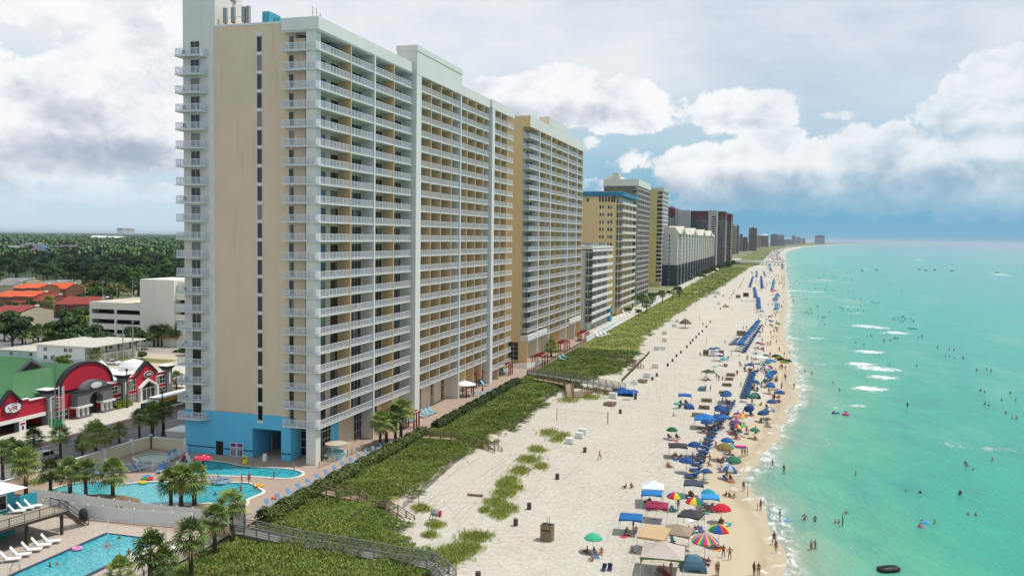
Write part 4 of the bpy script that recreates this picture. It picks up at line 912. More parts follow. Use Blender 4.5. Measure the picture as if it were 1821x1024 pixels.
# forest of single trees behind the condos
fg_ = 'trees of the dense wood behind the condos'; cnt = 0; FT = []; FQ = []
rr_ = random.Random(11)
while cnt < 235:
    az = math.radians(rr_.uniform(-47, -29)); D = 330+(1150-330)*rr_.random()**.75
    x, y = math.sin(az)*D, math.cos(az)*D; P = np.array([x, y, 3-CAMZ]); k_ = P @ FW; px = CX+FPX*(P @ RT)/k_; py = CY-FPX*(P @ UP)/k_
    if px < -30 or px > 345 or py > 535 or py < 448: continue
    if py > 505 and px < 130: continue
    if py > 520 and px < 160: continue
    if any((x-a)**2+(y-b)**2 < (7.+D*.008)**2 for a, b in FT): continue
    FT.append((x, y)); cnt += 1
    kd = rr_.choices(['dark', 'pine', 'green', 'olive'], [5, 5, .8, .4])[0]; s = rr_.uniform(.95, 1.35)*(1. if kd == 'pine' else 1.15)
    FQ.append((D, px, x, y, kd, s))
FQ.sort(); 
for bi in range(5):
    band = sorted(FQ[bi*47:(bi+1)*47], key=lambda q: q[1]); cn_ = {}
    for D, px, x, y, kd, s in band:
        cn_[kd] = cn_.get(kd, 0)+1; k = cn_[kd]; od = '%d%s' % (k, 'th' if 10 < k < 14 else {1: 'st', 2: 'nd', 3: 'rd'}.get(k % 10, 'th'))
        tree(x, y, kd, s, '%s %s from the left in the %s belt of the wood' % (od, {'dark': 'dark round oak', 'pine': 'dark high pine', 'green': 'lighter green tree', 'olive': 'olive brown tree'}[kd], ['front', 'second', 'middle', 'fourth', 'rear'][bi]), fg_)
# far forest: a bumpy canopy, one mass
rs = np.random.RandomState(3); n = 5200; az = np.radians(rs.uniform(-60, -27, n)); D = 1100*np.exp(rs.rand(n)**.8*2.4)
cx_, cy_ = np.sin(az)*D, np.cos(az)*D; ok = (cx_ > -9000)
V, Q = [], []; bv, bq = leaves([(0, 0, 8)], [(9, 9, 6)], 34, 3.0, rs)
nb = len(bv); sc = (rs.uniform(.7, 1.3, n)*(1+(D-1000)/4200)); M_ = bv[None]*sc[:, None, None]*np.array([1, 1, .85])[None, None]/np.array([1, 1, 1]); 
M_[:, :, 2] = bv[None, :, 2]*rs.uniform(.7, 1.15, n)[:, None]
M_ += np.stack([cx_, cy_, np.full(n, DK)], 1)[:, None]
fm_ = leafmat('far_forest_leaf', C3(34, 60, 32), C3(92, 120, 64), sc=.012)
o = link('forest', np_mesh('forest', M_.reshape(-1, 3), (np.arange(n)[:, None, None]*nb+bq[None]).reshape(-1, 4), [fm_])); tag(o, 'flat green forest stretching inland to the horizon', 'forest', kind='stuff')
# ---------------------------------------------------------------- built things left of the hotel
def OY(px, py, Y): d = ray(px, py); t = Y/d[1]; return float(d[0]*t), float(CAMZ+d[2]*t)
def OX(px, py, X): d = ray(px, py); t = X/d[0]; return float(d[1]*t), float(CAMZ+d[2]*t)
red = MC('arcade_red', 200, 34, 62, .8, var=.06, sc=.6); dgrey = MC('arcade_grey', 122, 124, 130, .75, var=.05); blk = MC('black_trim', 44, 44, 50, .7); green = MC('green_metal_roof', 76, 130, 80, .72, var=.12, sc=.3, dirt=.3)
wpaint = MC('white_paint', 228, 228, 224, .95, var=.03); signw = MC('sign_white', 226, 226, 232, .95, var=.02); redlet = MC('sign_red', 190, 40, 60, .8)
XA = -132.5
def capital(mb, y0, y1, z, X=XA):
    mb.box(X-1, X+.5, y0, y1, 3, z, dgrey); yc = (y0+y1)/2; h = (y1-y0)/2
    mb.box(X+.5, X+.56, yc-.2, yc+.2, 5.6, z-.8, wpaint)
    for i in range(3): mb.box(X-1.1-i*.2, X+.6+i*.2, y0-.15-i*.2, y1+.15+i*.2, z+i*.25, z+.25+i*.25, blk)
    mb.box(X-1.8, X+1.1, y0-.6, y1+.6, z+.75, z+.85, wpaint)
def oval(name, root, Y, z, a, b, m, rim, X=XA+.3, inner=None):
    mb = MB(); n = 28; P = [(Y+a*math.cos(6.2832*i/n), z+b*math.sin(6.2832*i/n)) for i in range(n)]
    mb.slabx(P, X, X+.12, rim); mb.slabx([(Y+(y-Y)*.9, z+(q-z)*.86) for y, q in P], X+.12, X+.16, m)
    if inner: mb.slabx([(Y+(y-Y)*.8, z+(q-z)*.74) for y, q in P], X+.16, X+.18, inner)
    return mb.build(name, root)
ar = E0('arcade_building', (XA-6, 146, 3), 'crimson arcade with black arch, grey portico and green roofs across the street', 'amusement arcade')
w = MB(); w.box(XA-26, XA-.3, 112, 141, 5.7, 8.5, red, top=roofm); w.slabx([(112, 5.6), (141, 5.6), (141, 8.5), (136, 8.5), (136, 8.9), (133.9, 8.9), (131.8, 10.9), (129.4, 8.9), (112, 8.9)], XA-.3, XA, red)
w.box(XA-.1, XA+.12, 112, 140.1, 5.05, 5.75, wpaint); w.box(XA-26, XA-9, 112, 141, 3, 5.7, dark)
for a in (117.5, 125.6, 133.6): w.box(XA-1, XA-.02, a, a+1.6, 3, 5.6, dgrey)
w.box(XA-26, XA-.2, 141, 178, 3, 8.3, red, top=roofm); w.box(XA-26, XA-.25, 162.5, 175.6, 8.3, 8.36, wpaint)
n = 20; arc = [(150.8+7.*math.cos(math.pi*i/n), 8.9+4.7*math.sin(math.pi*i/n)) for i in range(n+1)]
w.slabx(arc, XA-.6, XA+.1, red); w.slabx([(164.6, 8.2), (172.2, 8.2), (172.2, 9.2), (169.1, 11.5), (164.6, 8.7)], XA-.5, XA+.05, red); w.slabx([(162.7, 5.), (175.6, 5.), (175.6, 8.6), (162.7, 8.9)], XA-.3, XA+.03, red)
w.box(XA-.3, XA+.08, 162.8, 165.5, 5.85, 8.3, wpaint); w.box(XA-.3, XA+.08, 172.3, 175.4, 5.85, 8., wpaint)
capital(w, 140.1, 141.6, 9.1); capital(w, 160.9, 162.7, 9.); capital(w, 175.5, 177.4, 9.)
w.build('wall', ar)
t_ = MB()
for i in range(n):
    a, b = arc[i], arc[i+1]; o = lambda p, k: (150.8+(p[0]-150.8)*k, 8.9+(p[1]-8.9)*k)
    t_.slabx([a, b, o(b, 1.07), o(a, 1.07)], XA-.9, XA+.35, blk)
t_.build('arch_trim', ar); t_ = MB()
for a, b in (((129.0, 8.7), (131.8, 11.2)), ((131.8, 11.2), (134.3, 8.9)), ((164.5, 8.5), (169.1, 11.8)), ((169.1, 11.8), (172.6, 9.))):
    t_.slabx([a, b, (b[0], b[1]-.45), (a[0], a[1]-.45)], XA-.6, XA+.35, blk)
    if b[1] < a[1]: t_.build('gable_trim', ar); t_ = MB()
t_.box(XA-.4, XA+.3, 133.9, 136, 8.9, 9.05, wpaint); t_.box(XA-.4, XA+.3, 136, 140, 8.5, 8.65, wpaint); t_.box(XA-.4, XA+.3, 172.3, 175.4, 8.6, 8.75, wpaint); t_.build('trim', ar)
r = MB() # dutch gable green roof, ridge running away from the street
Yr, zr = 145., 15.; e0, e1, ze = 133.5, 156.5, 8.7; xf, xb = XA-1.5, XA-34
gx = XA-8
r.add([(xf, e0, ze), (gx, Yr-4., zr-2.4), (gx, Yr, zr), (xb, Yr, zr), (xb, e0, ze)], [(0, 1, 2, 3, 4)[::-1]], green)
r.add([(xf, e1, ze), (gx, Yr+4., zr-2.4), (gx, Yr, zr), (xb, Yr, zr), (xb, e1, ze)], [(0, 1, 2, 3, 4)], green)
r.add([(xf, e0, ze), (xf, e1, ze), (gx, Yr+4., zr-2.4), (gx, Yr-4., zr-2.4)], [(0, 1, 2, 3)], green)
r.add([(gx+.02, Yr-4., zr-2.4), (gx+.02, Yr+4., zr-2.4), (gx+.02, Yr, zr)], [(0, 1, 2)], dgrey)
r.add([(gx+.1, Yr-2.6, zr-2.2), (gx+.1, Yr+2.6, zr-2.2), (gx+.1, Yr, zr-.7)], [(0, 1, 2)], dark)
r.add([(XA-.8, 143.4, 8.6), (XA-.8, 151.2, 13.1), (XA-20, 151.2, 13.1), (XA-20, 143.4, 8.6)], [(0, 3, 2, 1)], green); r.add([(XA-.8, 158.6, 8.6), (XA-.8, 151.2, 13.1), (XA-20, 151.2, 13.1), (XA-20, 158.6, 8.6)], [(0, 1, 2, 3)], green)
r.add([(XA-20, 143.4, 8.6), (XA-20, 158.6, 8.6), (XA-20, 151.2, 13.1)], [(0, 1, 2)], green)
x0 = -140.
r.build('roof', ar); r = MB(); r.lathe([(3.2, 0), (3., 1.), (2.2, 2.), (0, 2.6)], (XA-9, 176, 8.3), wpaint, 14); r.build('dome', ar)
pt = MB(); pt.box(XA, XA+1.6, 146.6, 150., 5.5, 8.3, dgrey); pt.box(XA, XA+1.6, 153.6, 156.6, 5.5, 8.3, dgrey); pt.slabx([(150, 6.6), (150.6, 7.4), (151.8, 7.8), (153., 7.4), (153.6, 6.6), (153.6, 8.3), (150, 8.3)], XA, XA+1.6, dgrey)
pt.slabx([(148.2+3.6-3.6*math.cos(math.pi*i/12), 8.3+1.9*math.sin(math.pi*i/12)) for i in range(13)], XA+.1, XA+1.4, dgrey); pt.box(XA, XA+2, 146.2, 150.3, 5.2, 5.55, wpaint); pt.box(XA, XA+2, 153.3, 157., 5.2, 5.55, wpaint); pt.box(XA, XA+1.9, 146.3, 156.9, 8.3, 8.55, blk)
pt.box(XA+.05, XA+.2, 150.2, 153.4, 3, 7.2, dark)
for y in (147.1, 148.4, 149.6, 153.9, 155.1, 156.3): pt.tube((XA+1.2, y, 3.4), (XA+1.2, y, 5.3), .36, wpaint, 10)
pt.box(XA, XA+1.9, 146.5, 150.1, 3, 3.5, dgrey); pt.box(XA, XA+1.9, 153.4, 156.9, 3, 3.5, dgrey); pt.build('portico', ar)
s_ = oval('sign', ar, 131.95, 7.9, 2.15, 1.02, signw, blk)
lt = MB(); X = XA+.47
def stroke(mb, pts, w_, m, x=X):
    for (y0, z0), (y1, z1) in zip(pts[:-1], pts[1:]):
        L = math.hypot(y1-y0, z1-z0); u = ((y1-y0)/L, (z1-z0)/L); n_ = (-u[1]*w_/2, u[0]*w_/2)
        mb.slabx([(y0+n_[0], z0+n_[1]), (y1+n_[0], z1+n_[1]), (y1-n_[0], z1-n_[1]), (y0-n_[0], z0-n_[1])], x, x+.04, m)
stroke(lt, [(130.9, 8.2), (131.4, 7.45), (131.9, 8.2)], .17, redlet); stroke(lt, [(132.1, 7.45), (132.1, 8.15), (132.75, 8.15), (132.8, 7.85), (132.15, 7.78)], .15, redlet); stroke(lt, [(132.4, 7.78), (132.95, 7.42)], .15, redlet)
stroke(lt, [(131.6, 8.45), (132.3, 8.68), (132.9, 8.5)], .1, blk); stroke(lt, [(130.8, 7.3), (131.2, 7.12), (131.8, 7.2)], .1, blk); stroke(lt, [(130.15, 8.2), (130.05, 7.9), (130.2, 7.5)], .1, blk); stroke(lt, [(133.75, 8.3), (133.85, 7.9), (133.7, 7.6)], .1, blk)
lt.build('lettering', s_)
oval('sign', ar, 151.9, 9.15, 1.7, .72, signw, dgrey, X=XA+1.4)
s2 = oval('sign', ar, 169.3, 8.75, 1.5, .75, MC('sign_black', 40, 26, 30, .7), signw)
lt = MB()
for i in range(4):
    y = 168.55+i*.42; stroke(lt, [(y, 8.5), (y, 9.), (y+.26, 9.), (y+.26, 8.5)], .1, signw); stroke(lt, [(y, 8.75), (y+.26, 8.75)], .08, signw)
lt.build('lettering', s2)
for y, z, wd, hh in ((163., 5.95, 2.4, 2.2), (172.4, 5.95, 2.9, 1.9), (163., 3.2, 2.5, 2.), (172.4, 3.2, 2.9, 2.), (158., 6., 2.6, 1.6), (157.8, 3.5, 3., 1.6), (142, 6., 1.6, 1.6), (142, 3.3, 3.8, 2.)):
    link('window', win_mesh(wd, hh, 'x', 'grid', 3), ar, np.array((XA+.1, y, z))-np.array(ar.location))
d_ = MB(); d_.box(XA+.05, XA+.9, 166., 166.5, 3, 6.2, wpaint); d_.box(XA+.05, XA+.9, 171.6, 172.1, 3, 6.2, wpaint)
d_.slabx([(166, 6.1), (169., 7.9), (172.1, 6.1), (171.6, 6.1), (169., 7.4), (166.5, 6.1)], XA+.05, XA+.9, wpaint); d_.box(XA+.06, XA+.1, 166.5, 171.6, 3, 6.2, dglass); d_.slabx([(166.5, 6.15), (171.6, 6.15), (169., 7.4)], XA+.07, XA+.12, dglass)
for y in (167.5, 168.9, 170.3): d_.box(XA+.1, XA+.18, y-.05, y+.05, 3, 6., wpaint)
d_.box(XA+.1, XA+.18, 166.5, 171.6, 5.6, 5.75, wpaint); d_.build('door', ar)
b_ = MB().box(XA+.0, XA+.1, 127.3+6.4, 135.2, 3.1, 5.0, signw); b_.box(XA+.1, XA+.13, 133.9, 135., 4.3, 4.7, redlet); b_.box(XA+.1, XA+.13, 134.2, 134.7, 3.4, 4.1, navy); b_.build('banner', ar)
# free standing things by the arcade
p_ = MB(); x, y, z = G(97, 790, DK); p_.tube((0, 0, 0), (0, 0, 15.8), .16, grey, 8, .1); o = p_.build('utility_pole'); o.location = (x+.3, y, z); tag(o, 'weathered wooden utility pole rising before the left arcade wing', 'utility pole')
x, y, z = G(112, 778, DK); sl = E0('slingshot_tower', (x, y, z), 'thin steel pole frame with green mesh between arcade pillar and portico', 'ride frame', wb=False)
for k, (dx, dy) in enumerate(((-2.3, -.2), (-1.3, .6), (-.6, 1.0), (0, 0))):
    m_ = MB(); m_.tube((dx, dy, 0), (dx, dy, 9.2 if k else 7.4), .09, wpaint, 6); m_.build('pole', sl)
m_ = MB(); m_.tube((-2.4, -.2, 7.3), (.2, 0, 7.3), .06, wpaint, 5); m_.tube((-1.3, .6, 5.4), (-.6, 1, 5.4), .05, wpaint, 5); m_.build('crossbar', sl)
m_ = MB(); m_.box(-3.3, -.3, .3, .36, 1.6, 3.2, MC('mesh_green', 40, 170, 90, .8)); m_.build('safety_net', sl)
for q, lab, h_ in (((237, 678), 'tall pale street light pole behind the arcade', 15.2), ((219, 642), 'wooden pole at the garage forecourt', 10.5), ((178, 628), 'short wooden pole beside the white motel', 8.)):
    x, y, z = G(*q, DK); m_ = MB(); m_.tube((0, 0, 0), (0, 0, h_), .2, grey, 7, .13); m_.box(-.5, .5, -.08, .08, h_-.4, h_-.25, grey); o = m_.build('street_pole'); o.location = (x, y, z); tag(o, lab, 'pole')
def lamp(px, py, ytop, lab, z=DK):
    x, y, z = G(px, py, z); h_ = (py-ytop)/shown_size((x, y, z)); m_ = MB(); m_.tube((0, 0, 0), (0, 0, h_), .11, blk, 6); m_.box(-.18, .18, -.18, .18, 0, .5, blk); m_.lathe([(.1, 0), (.28, .2), (.2, .55), (.05, .7)], (0, 0, h_), blk, 8); m_.tube((0, 0, h_*.62), (.5, 0, h_*.62), .05, blk, 5); o = m_.build('street_lamp'); o.location = (x, y, z); tag(o, lab, 'street lamp')
lamp(226, 726, 660, 'black street lamp in front of the second arcade pillar'); lamp(289, 774, 700, 'black street lamp beside the big street palms'); lamp(323, 692, 668, 'short black lamp by the last arcade corner')
x, y, z = G(44, 900, DK)
# flatbed truck
tk = E0('box_truck', (-121.0, 159, 3), 'long flatbed truck with white roofed yellow trailer parked at the far kerb', 'truck', wb=False)
ye = MC('truck_yellow', 196, 150, 40, .8); rub = MC('rubber', 34, 34, 36, .7); m_ = MB(); m_.box(-1.25, 1.25, -2.5, 14, 1.15, 1.35, dgrey); m_.box(-1.2, 1.2, -2.4, 13.9, 1.35, 2.2, MC('truck_olive', 70, 76, 44, .7)); m_.box(-1.24, 1.24, -2.5, 14, 2.2, 3.1, ye); m_.build('trailer', tk)
m_ = MB(); m_.box(-1.35, 1.35, -2.7, 14.2, 3.1, 3.3, wpaint); m_.box(-1.35, 1.35, -2.7, -2.5, 1.9, 3.3, wpaint); m_.build('roof', tk)
m_ = MB(); m_.box(-1.15, 1.15, -6.6, -3.2, .55, 1.5, MC('truck_navy', 40, 46, 70, .8)); m_.box(-1.05, 1.05, -5.1, -3.3, 1.5, 2.5, MATS['truck_navy']); m_.box(-1.08, 1.08, -5., -3.5, 1.7, 2.3, dglass); m_.box(-1.2, 1.2, -6.75, -6.6, .5, .9, wpaint); m_.build('cab', tk)
def wheel(mb, x0, x1, y, z, r): mb.tube((x0, y, z), (x1, y, z), r, rub, 14); mb.tube((x0-.02 if x0 < 0 else x1-.05, y, z), (x0+.05 if x0 < 0 else x1+.02, y, z), r*.55, wpaint, 10)
for y in (-5.7, -1.2, .0, 11.4, 12.6):
    for s in (-1, 1): m_ = MB(); wheel(m_, *((-1.2, -.9) if s < 0 else (.9, 1.2)), y, .5, .5); m_.build('wheel', tk)
# cars
def car_parts(suv=False, L=4.7, W_=1.85):
    h = 1.62 if suv else 1.42; b = MB(); b.m_ = None
    pro = [(-L/2, .35), (-L/2, .72), (-L/2+.1, .86), (-L*.22, .95), (L*.5-.45, 1.0), (L/2-.05, .9), (L/2, .6), (L/2, .35)]
    cab = [(-L*.24, .93), (-L*.10, h-.04), (L*.20, h), (L*.30 if not suv else L*.42, h-.1), (L*.42 if not suv else L*.47, .98)]
    return pro, cab, W_, L, h
CARM = {}
def car(px, py, col, label, group, rz=0., suv=False, z=DK, pos=None):
    x, y, z = pos or G(px, py, z); key = (col, suv)
    if key not in CARM:
        pm = MC('car_paint_%d_%d_%d' % col, *col, .9, var=.02, rough=.25, spec=.6); pro, cab, W_, L, h = car_parts(suv)
        b = MB(); b.slabx(pro, -W_/2, W_/2, pm); b.slabx([(a*.97, c) for a, c in cab], -W_/2+.12, W_/2-.12, dglass); b.box(-W_/2+.16, W_/2-.16, -L*.09, L*.19 if not suv else L*.38, h-.03, h+.02, pm)
        b.box(-W_/2+.1, -W_/2+.13, -L*.01, L*.01+.04, .95, h-.05, pm); b.box(W_/2-.13, W_/2-.1, -L*.01, L*.01+.04, .95, h-.05, pm)
        wm = []
        m_ = MB(); wheel(m_, -.02, .2, 0, .33, .33); wl = m_.mesh('wheel')
        l_ = MB(); l_.box(-.22, .22, -.03, .03, -.07, .07, wpaint); ll = l_.mesh('headlight'); CARM[key] = (b.mesh('body'), wl, ll, L, W_)
    bm_, wl, ll, L, W_ = CARM[key]; r = E0('parked_car', (x, y, z), label, 'car', group, rz, wb=False); link('body', bm_, r)
    for sy in (-.31, .31):
        for sx in (-1, 1): link('wheel', wl, r, (sx*(W_/2-.1)-(.1 if sx > 0 else .1), sy*L, 0))
    for sx in (-1, 1): link('headlight', ll, r, (sx*.62, -L/2-.01, .68))
    return r
gc = 'cars in the condo car park'
car(200, 648, (232, 234, 238), 'white saloon parked alone on the motel forecourt', None, 1.45); car(82, 818, (214, 214, 210), 'pale estate car driving on the street behind the palms', None, 3.14, True)
for q in [(84, 562, (225, 228, 232), 'long white car at the far left of the condo parking row', 1.3), (95, 564, (40, 44, 50), 'first black car right of the white one in the condo row', 1.3), (104, 565, (30, 32, 36), 'black suv in the middle of the condo row', 1.3, True), (116, 567, (28, 30, 40), 'third dark car in the condo row', 1.3), (124, 572, (34, 30, 40), 'dark purple car at the right end of the condo row', .9), (63, 589, (220, 222, 226), 'white van in the lower left of the car park', .3, True), (70, 594, (120, 130, 150), 'grey blue car next to the white van', .3), (72, 577, (150, 156, 168), 'silver car under the tree in the car park', .4), (56, 578, (190, 190, 196), 'half hidden pale car under the tree', .4), (120, 578, (176, 70, 60), 'small red car by the kerb right of the dark row', .9)]:
    car(q[0], q[1], q[2], q[3], gc, q[4], len(q) > 5)
car(330, 690, (240, 240, 240), 'white car on the street behind the hotel balconies', None, .2)
# motel
mo = E0('motel', (-192, 216, 3), 'white two storey motel with flat roof and outside stair', 'motel')
whm = MC('motel_white', 222, 228, 234, .95, var=.03, dirt=.12); m_ = MB(); m_.box(-200.5, -184, 209, 230, 3, 7.9, whm); m_.box(-216, -200.5, 211, 222, 3, 5.5, MC('motel_aqua', 188, 214, 218, .9)); m_.box(-200.52, -184, 208.97, 209, 3, 4.2, MATS['motel_aqua']); m_.build('wall', mo)
m_ = MB(); m_.box(-201.5, -181, 208.2, 231, 7.9, 8.15, wpaint, top=conc); m_.box(-216.5, -200.5, 210.6, 222.5, 5.5, 5.7, wpaint, top=conc); m_.build('roof', mo)
m_ = MB(); m_.box(-184, -182, 209.5, 230, 5.3, 5.5, wpaint); rail(m_, [(-182.1, 209.6), (-182.1, 229.9)], 5.5, fine=False)
for y in (209.6, 214.6, 219.6, 224.6, 229.6): m_.box(-182.2, -182.05, y, y+.15, 3, 7.9, wpaint)
m_.build('balcony', mo); m_ = MB(); m_.slaby([(-182, 5.3), (-178.4, 3.), (-178.0, 3.), (-182, 5.6)], 209.6, 210.8, wpaint); m_.slaby([(-182, 6.4), (-178.2, 4.0), (-178.2, 4.15), (-182, 6.6)], 209.5, 209.6, wpaint); m_.build('stair', mo)
for x, z in ((-198, 6.2), (-191, 6.2), (-189.4, 6.2), (-198, 3.9), (-195.6, 3.9), (-205, 4.1), (-212, 4.1)): link('window', win_mesh(1.2, 1.1, 'y'), mo, np.array((x, 209-.02 if x > -200 else 211, z))-np.array(mo.location))
for y in (212, 217, 222, 227): link('door', win_mesh(1., 2., 'x', n=1), mo, np.array((-184, y, 5.5))-np.array(mo.location)); link('window', win_mesh(1.4, 1.1, 'x'), mo, np.array((-184, y+1.6, 6.1))-np.array(mo.location))
# parking garage
ga = E0('parking_garage', (-200, 262, 3), 'cream multi level parking garage with stained stair tower', 'parking garage'); crm = MC('garage_cream', 234, 230, 218, .95, var=.04, sc=.15, dirt=.25)
gx0, _ = OY(160, 600, 252); gx1, _ = OY(252, 600, 252); gx2, _ = OY(312, 600, 252); gx3, _ = OY(345, 600, 252); _, gz = OY(205, 538, 252); _, tz = OY(280, 497, 252); _, t3 = OY(325, 522, 252)
m_ = MB(); lv = []
for (yt, yb) in ((550.5, 558.5), (568, 576), (586, 593.5)): lv.append((OY(205, yb, 252)[1], OY(205, yt, 252)[1]))
zz = 3.
for a, b in lv[::-1]: m_.box(gx0, gx1, 252, 252.4, zz, a, crm); zz = b
m_.box(gx0, gx1, 252, 252.4, zz, gz, crm); xm = (gx0+gx1)/2
for x in (gx0, xm-.4, gx1-.6): m_.box(x, x+.8, 251.98, 252.42, 3, gz-.01, crm)
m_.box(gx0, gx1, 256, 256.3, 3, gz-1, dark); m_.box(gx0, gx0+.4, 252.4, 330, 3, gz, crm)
for a, b in lv: m_.box(gx0+.4, gx1, 252.4, 256, a-.5, a-.2, conc)
m_.box(gx0, gx1, 252.4, 330, gz-1.6, gz-1.3, conc); m_.build('wall', ga)
m_ = MB(); m_.box(gx1, gx2, 251.4, 268, 3, tz, crm); m_.build('stair_tower', ga)
m_ = MB(); zz = 3.
for (yt, yb) in ((535, 541.5), (552.5, 559), (570.5, 577)):
    lv.append(0)
ll = [(OY(320, yb, 252)[1], OY(320, yt, 252)[1]) for yt, yb in ((533.5, 540.5), (552, 559.5), (570.5, 577.5))][::-1]
for a, b in ll: m_.box(gx2, gx3, 252.3, 252.7, zz, a, crm); zz = b
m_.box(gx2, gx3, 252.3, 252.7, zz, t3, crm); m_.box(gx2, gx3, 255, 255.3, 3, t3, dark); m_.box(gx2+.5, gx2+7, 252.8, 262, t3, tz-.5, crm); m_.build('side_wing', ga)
m_ = MB(); a0 = OY(258, 560, 252)
m_.add([(gx0+.4, 262, gz-1.2), (gx1, 262, gz-.2), (gx1, 300, tz-6), (gx0+6, 310, gz+1.0)], [(0, 1, 2, 3)], MC('ramp_cream', 224, 208, 180, .9)); m_.slaby([(gx0, gz-1.3), (gx1, gz-1.3), (gx1, tz-2.), (gx0+20, gz+6), (gx0, gz)], 311, 311.4, crm); m_.build('ramp', ga)
for px, pt, pb in ((208, 505, 536), (236, 500, 530), (183, 502, 532)):
    x, z0 = OY(px, pb, 285); x1, z1 = OY(px, pt, 285); m_ = MB(); m_.tube((x, 285, z0-1), (x, 285, z1), .12, grey, 6); m_.box(x-.5, x+.5, 284.8, 285.2, z0-1, z0+1, conc); m_.box(x-.35, x+.35, 284.8, 285.2, z1, z1+.25, grey); m_.build('deck_light', ga)
# condos with red tile roofs and grey roofs behind
rtile = MC('orange_tile_roof', 226, 96, 50, .8, var=.08, sc=.6); rtile2 = MC('dark_red_tile_roof', 158, 62, 48, .75, var=.08, sc=.6); grf = MC('grey_shingle', 150, 150, 146, .7, var=.06); brk = MC('condo_brick', 150, 100, 80, .75); bone = MC('condo_cream', 196, 184, 160, .85)
def condo(px0, px1, pb, pe, pr, dpt, rm, wm, label, group, name='condo_house', lw=0, slope=.12):
    """row house facing the camera: base row pb, eave row pe, ridge row pr"""
    a = G(px0, pb, DK); b = G(px1, pb+(px1-px0)*0.0, DK); Y = (a[1]+b[1])/2; x0, _ = OY(px0, pb, Y); x1, _ = OY(px1, pb, Y); _, ze = OY((px0+px1)/2, pe, Y); _, zr = OY((px0+px1)/2, pr, Y+dpt/2)
    r = E0(name, ((x0+x1)/2, Y, DK), label, 'house', group); m_ = MB(); m_.box(x0, x1, Y, Y+dpt, 3, ze, wm); 
    n = max(1, round((x1-x0)/9)); m2 = MB(); L = (x1-x0)/n
    for i in range(n):
        xa, xb = x0+i*L, x0+(i+1)*L; dz = .35*(i % 2); yo = -.8+(i % 2)*.5
        m2.slabx([(Y+yo, ze+dz), (Y+dpt/2, zr+dz), (Y+dpt+.8, ze+dz), (Y+dpt/2, zr-.35+dz)], xa-.1, xb-.15, rm); m2.box(xb-.25, xb-.05, Y+dpt/2-1, Y+dpt/2+1, zr+dz-.4, zr+dz+.25, wpaint)
        m_.slabx([(Y, ze-.01), (Y+dpt/2, zr-.2), (Y+dpt, ze-.01)], xa+.1, xb-.2, wm)
    m_.build('wall', r); m2.build('roof', r)
    for i in range(n):
        for k in (0, 1):
            if 3.6+k*2.9+1.8 < ze: link('window', win_mesh(2., 1.7, 'y'), r, np.array((x0+(i+.3)*L, Y, 3.6+k*2.9))-np.array(r.location))
    return r
gr_ = 'red roofed condo rows'
for q in [(68, 118, 530, 514, 503, 14, rtile, brk, 'orange roofed row furthest back beside the oaks'), (24, 70, 540, 513, 504, 14, rtile, brk, 'orange roofed row left of the lone roof palm'), (-10, 60, 560, 528, 517, 15, rtile, brk, 'bright orange low row at the left picture edge'), (22, 84, 562, 538, 522, 16, rtile2, brk, 'dark red sloping row behind the car park oaks'), (98, 168, 566, 542, 527, 16, rtile2, brk, 'dark red row with shaded porches facing the car park'), (-20, 37, 590, 556, 542, 16, rtile2, bone, 'red ribbed roof low at the left picture edge')]: condo(*q, gr_)
for q in [(0, 46, 512, 500, 494, 14, grf, bone, 'large grey roof at the left edge behind the orange rows'), (70, 92, 512, 505, 499, 12, grf, bone, 'grey gabled roof right of the lone palm'), (92, 118, 512, 504, 497, 12, grf, bone, 'widest grey gabled roof behind the orange row'), (114, 130, 511, 504, 498, 12, grf, bone, 'small green grey gable under the oaks'), (-10, 24, 522, 508, 500, 12, grf, bone, 'pale grey roof corner just above the orange roofs')]: condo(*q, 'grey roofed houses behind the condos')
blu = MC('apt_blue', 130, 164, 190, .8); violet = MC('apt_grey_roof', 110, 104, 116, .7)
for q in [(0, 30, 456, 440, 436.5, 20, grf, bone, 'cream four storey apartment block above the wood at far left'), (30, 68, 456, 440, 433, 22, violet, blu, 'blue apartment house with grey roof above the wood'), (39, 68, 448, 437, 432.5, 20, wpaint, bone, 'house with wide white roof above the blue apartments'), (52, 72, 462, 447, 440, 14, violet, blu, 'pale blue gabled house half sunk in the trees'), (78, 104, 452, 442, 437, 20, violet, bone, 'grey roofed apartment row left of centre over the wood'), (104, 127, 453, 443, 435.5, 20, violet, bone, 'grey roofed apartment row with small white cupola'), (127, 150, 452, 443, 437, 20, violet, bone, 'mauve grey roofed row at centre over the wood'), (150, 174, 452, 443, 436.8, 20, violet, bone, 'last mauve grey row beside the tree line'), (200, 232, 446, 441, 437, 20, violet, grf, 'long grey brown roof right of the tree gap'), (236, 275, 444, 439, 434.5, 20, violet, grf, 'long roof showing just left of the hotel balconies'), (160, 186, 428, 423, 419, 30, wpaint, bone, 'far white roofed house row in the forest'), (186, 214, 428, 423, 420, 40, wpaint, bone, 'far flat white warehouse roof in the forest')]: condo(*q, 'buildings standing out of the wood')
ft2 = skyline(207, 218, 406, 415.5, ft, label='left half of the pale tower pair on the inland horizon'); skyline(219, 230, 406.5, 415.5, ft, label='right half of the pale tower pair on the inland horizon')
